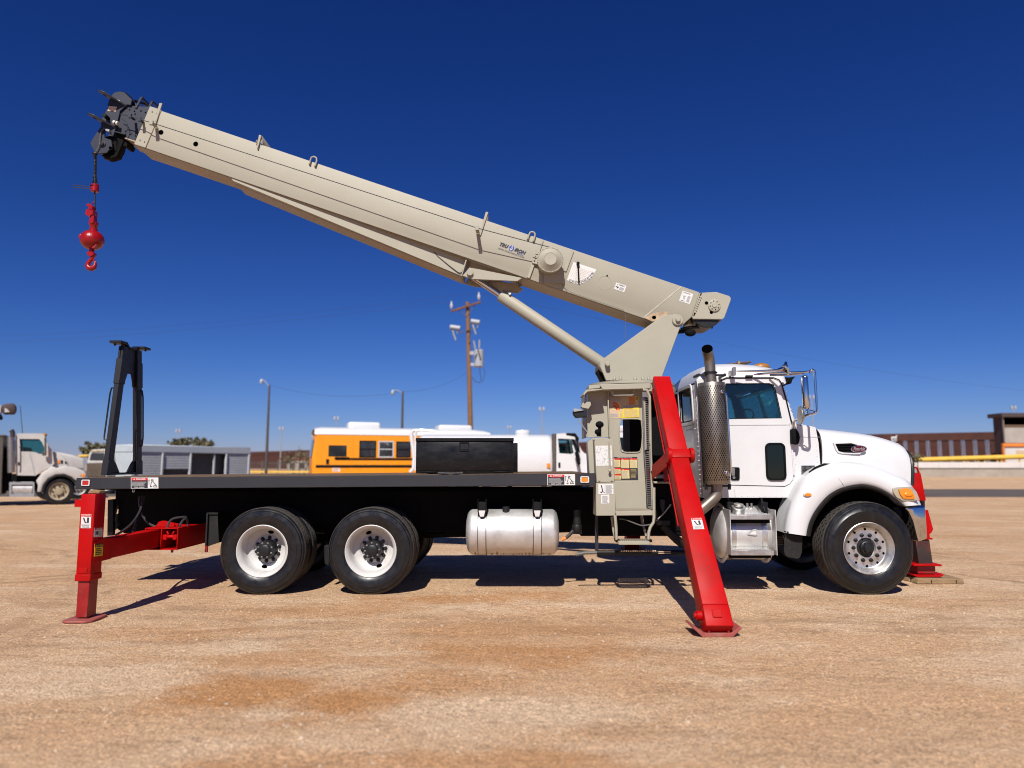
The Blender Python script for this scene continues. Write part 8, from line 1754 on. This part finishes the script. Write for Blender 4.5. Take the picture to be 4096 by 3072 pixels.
# ------------------------------------------------------------------ rusty border wall
pts = [(72.5, 98), (68.2, 100), (55.5, 107), (38, 122.5), (15, 146), (-96, 262)]
wl = thing('border_wall', 'long rust-brown steel wall of upright slats behind the road', 'border wall', (55.5, 107 - CAM_D, 0))
def wtop(d_): return 6.1
for (x0, d0), (x1, d1) in zip(pts, pts[1:]):
    A, B = Vector((x0, d0 - CAM_D, 0)), Vector((x1, d1 - CAM_D, 0)); L = (B - A).length; dv = (B - A).normalized(); nv = Vector((-dv.y, dv.x, 0)); nv = nv if nv.y < 0 else -nv
    q = MB(); q.prism([A + Vector((0, 0, 5.0)), B + Vector((0, 0, 5.0)), B + Vector((0, 0, 6.1)), A + Vector((0, 0, 6.1))], nv * 0.12); q.build('top_plate', 'rust', wl)
    n = max(1, int(L / 1.32)) if d1 < 150 else 0
    if n == 0:
        q = MB(); q.prism([A, B, B + Vector((0, 0, 5.0)), A + Vector((0, 0, 5.0))], -nv * 0.1); q.build('wall_panel', 'rust', wl); continue
    for i in range(n):
        q = MB(); s0 = i * L / n; wpan = L / n * 0.70
        for k in range(4):
            a0 = s0 + wpan * k / 4; a1 = a0 + wpan / 4 * 0.82
            q.prism([A + dv * a0, A + dv * a1, A + dv * a1 + Vector((0, 0, 5.0)), A + dv * a0 + Vector((0, 0, 5.0))], -nv * 0.16)
        q.prism([A + dv * s0 - nv * 0.05, A + dv * (s0 + wpan) - nv * 0.05, A + dv * (s0 + wpan) - nv * 0.05 + Vector((0, 0, 5)), A + dv * s0 - nv * 0.05 + Vector((0, 0, 5))], -nv * 0.05)
        for k in (0.75, 0.88):
            a0 = s0 + L / n * k; q.prism([A + dv * a0, A + dv * (a0 + 0.09), A + dv * (a0 + 0.12) + Vector((0, 0, 5.0)), A + dv * a0 + Vector((0, 0, 5.0))], -nv * 0.12)
        q.build('wall_panel', 'rust', wl)
bk = MB(); bk.prism([(40, 150, 0), (160, 120, 0), (160, 120, 2.3), (100, 140, 2.8), (60, 150, 2.4), (40, 158, 1.2)], (0, 30, 0)); o = bk.build('earth_bank', 'block', None); struct(o)
# low wall, pipe rail, tower
YW2 = 88 - CAM_D
sW = lambda x, y, Y=YW2: W(cS(x, y), Y)
lw = thing('low_wall', 'low wall, white above and grey block below, along the far side of the road', 'wall', (55, YW2, 0))
zt4, zm4 = sW(1500, 850).z, sW(1500, 925).z
q = MB(); q.box(30, 90, YW2, YW2 + 0.5, 0, zm4 - 0.05)
q.build('block_base', 'block', lw); 
for k in range(5):
    q = MB(); z0 = (zm4 - 0.05) * k / 5; 
for k in range(24): x = 30 + 2.5 * k; q = MB(); q.box(x + 0.01, x + 2.49, YW2 - 0.05, YW2 + 0.45, zm4 - 0.05, zt4); q.build('white_panel', 'wall_white', lw)
q = MB(); q.box(30, 90, YW2 - 0.1, YW2 + 0.5, zm4 - 0.10, zm4 - 0.052); q.build('ledge', 'roof_dark', lw)
YR2 = YW2 + 1.4
pr = thing('pipe_rail', 'thick yellow pipe rail on short posts above the white wall', 'pipe rail', (60, YR2, 0))
pl, pe_ = sW(690, 822, YR2), sW(2212, 775, YR2); pe2 = pl + (pe_ - pl) * 1.25
q = MB(); q.cyl(pl, pe2, 0.30, 16); q.build('pipe', 'yellow_pipe', pr)
for x in (900, 975, 1385, 1440, 1585, 1672, 1845, 1900, 2150): p = sW(x, 800, YR2); q = MB(); q.cyl((p.x, YR2, 0), (p.x, YR2, p.z), 0.10, 10); q.build('rail_post', 'yellow_pipe', pr)
YB2 = 93 - CAM_D
tw = thing('tower_building', 'grey clad tower with a dark roof, open top floor and orange framed white base', 'building', (sW(2200, 850, YB2).x, YB2 + 4, 0))
def tpn(name, x0, y0, x1, y1, dy, th, mt, bev=0.0): 
    a, e = sW(x0, y0, YB2), sW(x1, y1, YB2); q = MB(); q.box(a.x, e.x, YB2 + dy, YB2 + dy + th, e.z, a.z); return q.build(name, mt, tw, bevel=bev)
XR_ = 2900
tpn('roof_fascia', 1872, 180, XR_, 236, -0.5, 2.9, 'roof_dark', 0.03); tpn('open_floor', 1950, 238, XR_, 338, 1.2, 0.8, 'void'); tpn('parapet_timber', 1948, 340, XR_, 378, 0.0, 0.2, 'wood2')
for k in range(10): tpn('siding_board', 1946, 380 + 21 * k, XR_, 399.5 + 21 * k, 0.0 + 0.02 * (k % 2), 0.2, 'siding')
tpn('corner_post', 1922, 236, 1946, 590, -0.15, 0.3, 'siding', 0.02); tpn('orange_beam', 1912, 596, XR_, 640, -0.2, 0.4, 'orange', 0.03); tpn('orange_post', 1912, 642, 1946, 850, -0.2, 0.4, 'orange', 0.03); tpn('base_wall', 1948, 642, XR_, 940, -0.0, 0.3, 'wall_white'); tpn('back_wall', 1946, 236, XR_, 940, 2.0, 0.3, 'roof_dark')
a = sW(1930, 236, YB2); q = MB(); q.box(a.x, a.x + 0.2, YB2 + 0.35, YB2 + 2.0, 0, a.z - 0.02); q.build('end_wall', 'roof_dark', tw)
tpn('base_panel', 2105, 688, 2600, 790, -0.06, 0.05, 'decal_cream')
# small white sign behind the bonnet
sg_ = thing('sign', 'small white sign with black letters peeking over the front of the bonnet', 'sign', (W((3575, 1757), 40).x, 40, 0)); q = MB(); a, e = W(cS(394, 502), 40), W(cS(472, 565), 40); q.box(a.x, e.x, 40, 40.04, e.z, a.z); q.build('sign_board', 'decal_white', sg_, bevel=0.01); q = MB(); q.cyl(((a.x + e.x) / 2, 40.08, 0), ((a.x + e.x) / 2, 40.08, a.z), 0.04, 8); q.build('sign_post', 'grey_metal', sg_)
q = MB(); q.box(W(cS(455, 485), 40).x, W(cS(472, 485), 40).x, 40.0, 40.04, a.z, W(cS(455, 485), 40).z); q.build('sign_tab', 'decal_white', sg_)
d = Decal(Vector((a.x, 39.995, a.z)), Vector((e.x, 39.995, a.z)), Vector((a.x, 39.995, e.z))); d.text(0.15, 0.3, 0.95, 0.85, 'RSD', DK, 1, bold=0.03); d.build('lettering', DM, sg_)
# ------------------------------------------------------------------ iron fence, houses, shrubs at far left
YF2 = 62 - CAM_D
fc = thing('iron_fence', 'dark iron picket fence with a yellow base rail past the silver trailer', 'fence', (W((1120, 1890), YF2).x, YF2, 0))
x0, x1 = W((985, 1880), YF2).x, W((1300, 1880), YF2).x; n = 60
for i in range(n + 1):
    x = lerp(x0, x1, i / n); q = MB(); big = i % 12 == 0
    q.box(x - (0.05 if big else 0.014), x + (0.05 if big else 0.014), YF2 - 0.02, YF2 + 0.02, 0, 1.9 if big else 1.8); q.build('post' if big else 'picket', 'dark_metal', fc)
for z in (0.5, 1.65): q = MB(); q.box(x0, x1, YF2 + 0.021, YF2 + 0.05, z, z + 0.05); q.build('rail', 'dark_metal', fc)
q = MB(); q.box(x0, x1, YF2 - 0.3, YF2 - 0.05, 0.85, 1.0); q.build('base_rail', 'yellow_pipe', fc); 
for k in range(6): q = MB(); x = lerp(x0, x1, k / 5); q.box(x - 0.08, x + 0.08, YF2 - 0.3, YF2 - 0.1, 0, 0.74); q.build('rail_post', 'porcelain', fc)
hs2 = thing('far_house', 'low tan house with a flat roof beyond the iron fence', 'house', (W((1180, 1860), 90).x, 92, 0)); a = W((1150, 1838), 88); e = W((1235, 1838), 88); q = MB(); q.box(a.x, e.x, 88, 94, 0, a.z); q.build('wall', 'block', hs2); q = MB(); q.box(a.x - 0.2, e.x + 0.2, 87.8, 94.2, a.z + 0.002, a.z + 0.25); q.build('roof', 'crossarm', hs2)
for k in range(2): q = MB(); x = lerp(a.x, e.x, 0.25 + 0.45 * k); q.box(x - 0.35, x + 0.35, 87.96, 88.0, 1.0, 1.7); q.build('window', 'glass_bus', hs2)
def tree(name, label, cat, blobs, d_, mt, group=None, seed=1, leaf=0.16, n_=420):
    rnd = random.Random(seed); Y = d_ - CAM_D; xs_ = [W((b_[0], b_[1]), Y).x for b_ in blobs]; cx = sum(xs_) / len(xs_)
    o = thing(name, label, cat, (cx, Y, 0), group); q = MB(); tr_ = MB()
    for (px, py, rx, rz) in blobs:
        c_ = W((px, py), Y); sx, sz_ = rx * d_ / FPX, rz * d_ / FPX
        base = Vector((cx + (c_.x - cx) * 0.25, Y, 0.0)); tr_.tube([base, base + (c_ - base) * 0.5 + Vector((0.1 * rnd.uniform(-1, 1), 0.1, 0)), c_], [0.11, 0.07, 0.025], 6)
        for t_ in range(4): e_ = c_ + Vector((rnd.uniform(-1, 1) * sx * 0.8, rnd.uniform(-1, 1) * sx * 0.6, rnd.uniform(-0.2, 1) * sz_ * 0.8)); tr_.tube([c_ - Vector((0, 0, sz_ * 0.3)), e_], [0.03, 0.01], 5)
        cl_ = [(Vector((rnd.gauss(0, 0.45) * sx, rnd.gauss(0, 0.45) * sx, rnd.gauss(0.05, 0.42) * sz_)), rnd.uniform(0.12, 0.3) * min(sx, sz_)) for _ in range(26)]
        for _ in range(n_):
            cc, cr = rnd.choice(cl_); v = Vector((rnd.gauss(0, 1), rnd.gauss(0, 1), rnd.gauss(0, 1))); p = c_ + cc + v * cr * 0.6
            a1 = Vector((rnd.gauss(0, 1), rnd.gauss(0, 1), rnd.gauss(0, 1))).normalized(); b1 = a1.orthogonal().normalized(); s_ = leaf * rnd.uniform(0.5, 1.2)
            q.add([p - a1 * s_, p + b1 * s_ * 0.45, p + a1 * s_, p - b1 * s_ * 0.45], [[0, 1, 2, 3]])
    q.build('crown', mt, o, smooth=False, recalc=False, weld=False); tr_.build('trunk', 'bark', o); return o
tree('tree', 'broad olive tree showing over the roof of the silver trailer', 'tree', [(700, 1776, 24, 18), (742, 1770, 28, 20), (790, 1777, 26, 18), (830, 1774, 28, 20)], 62, 'foliage', 'trees behind the trailer', 5)
tree('tree', 'small olive tree behind the white cab with the rusty grille', 'tree', [(345, 1800, 24, 22), (385, 1795, 30, 26), (420, 1800, 24, 26)], 56, 'foliage', 'trees behind the trailer', 6)
tree('shrub', 'dry brown thicket between the iron fence and the school bus', 'shrub', [(1155, 1832, 28, 26), (1200, 1822, 30, 30), (1240, 1830, 26, 26)], 75, 'foliage2', None, 7, 0.14, 300)
tree('shrub', 'dark green bush at the end of the yellow pipe rail', 'shrub', [(3652, 1845, 18, 26), (3672, 1835, 14, 24)], 78, 'foliage', None, 8, 0.16, 260)
for o_ in list(bpy.data.objects):
    if 'wx' in o_: del o_['wx']
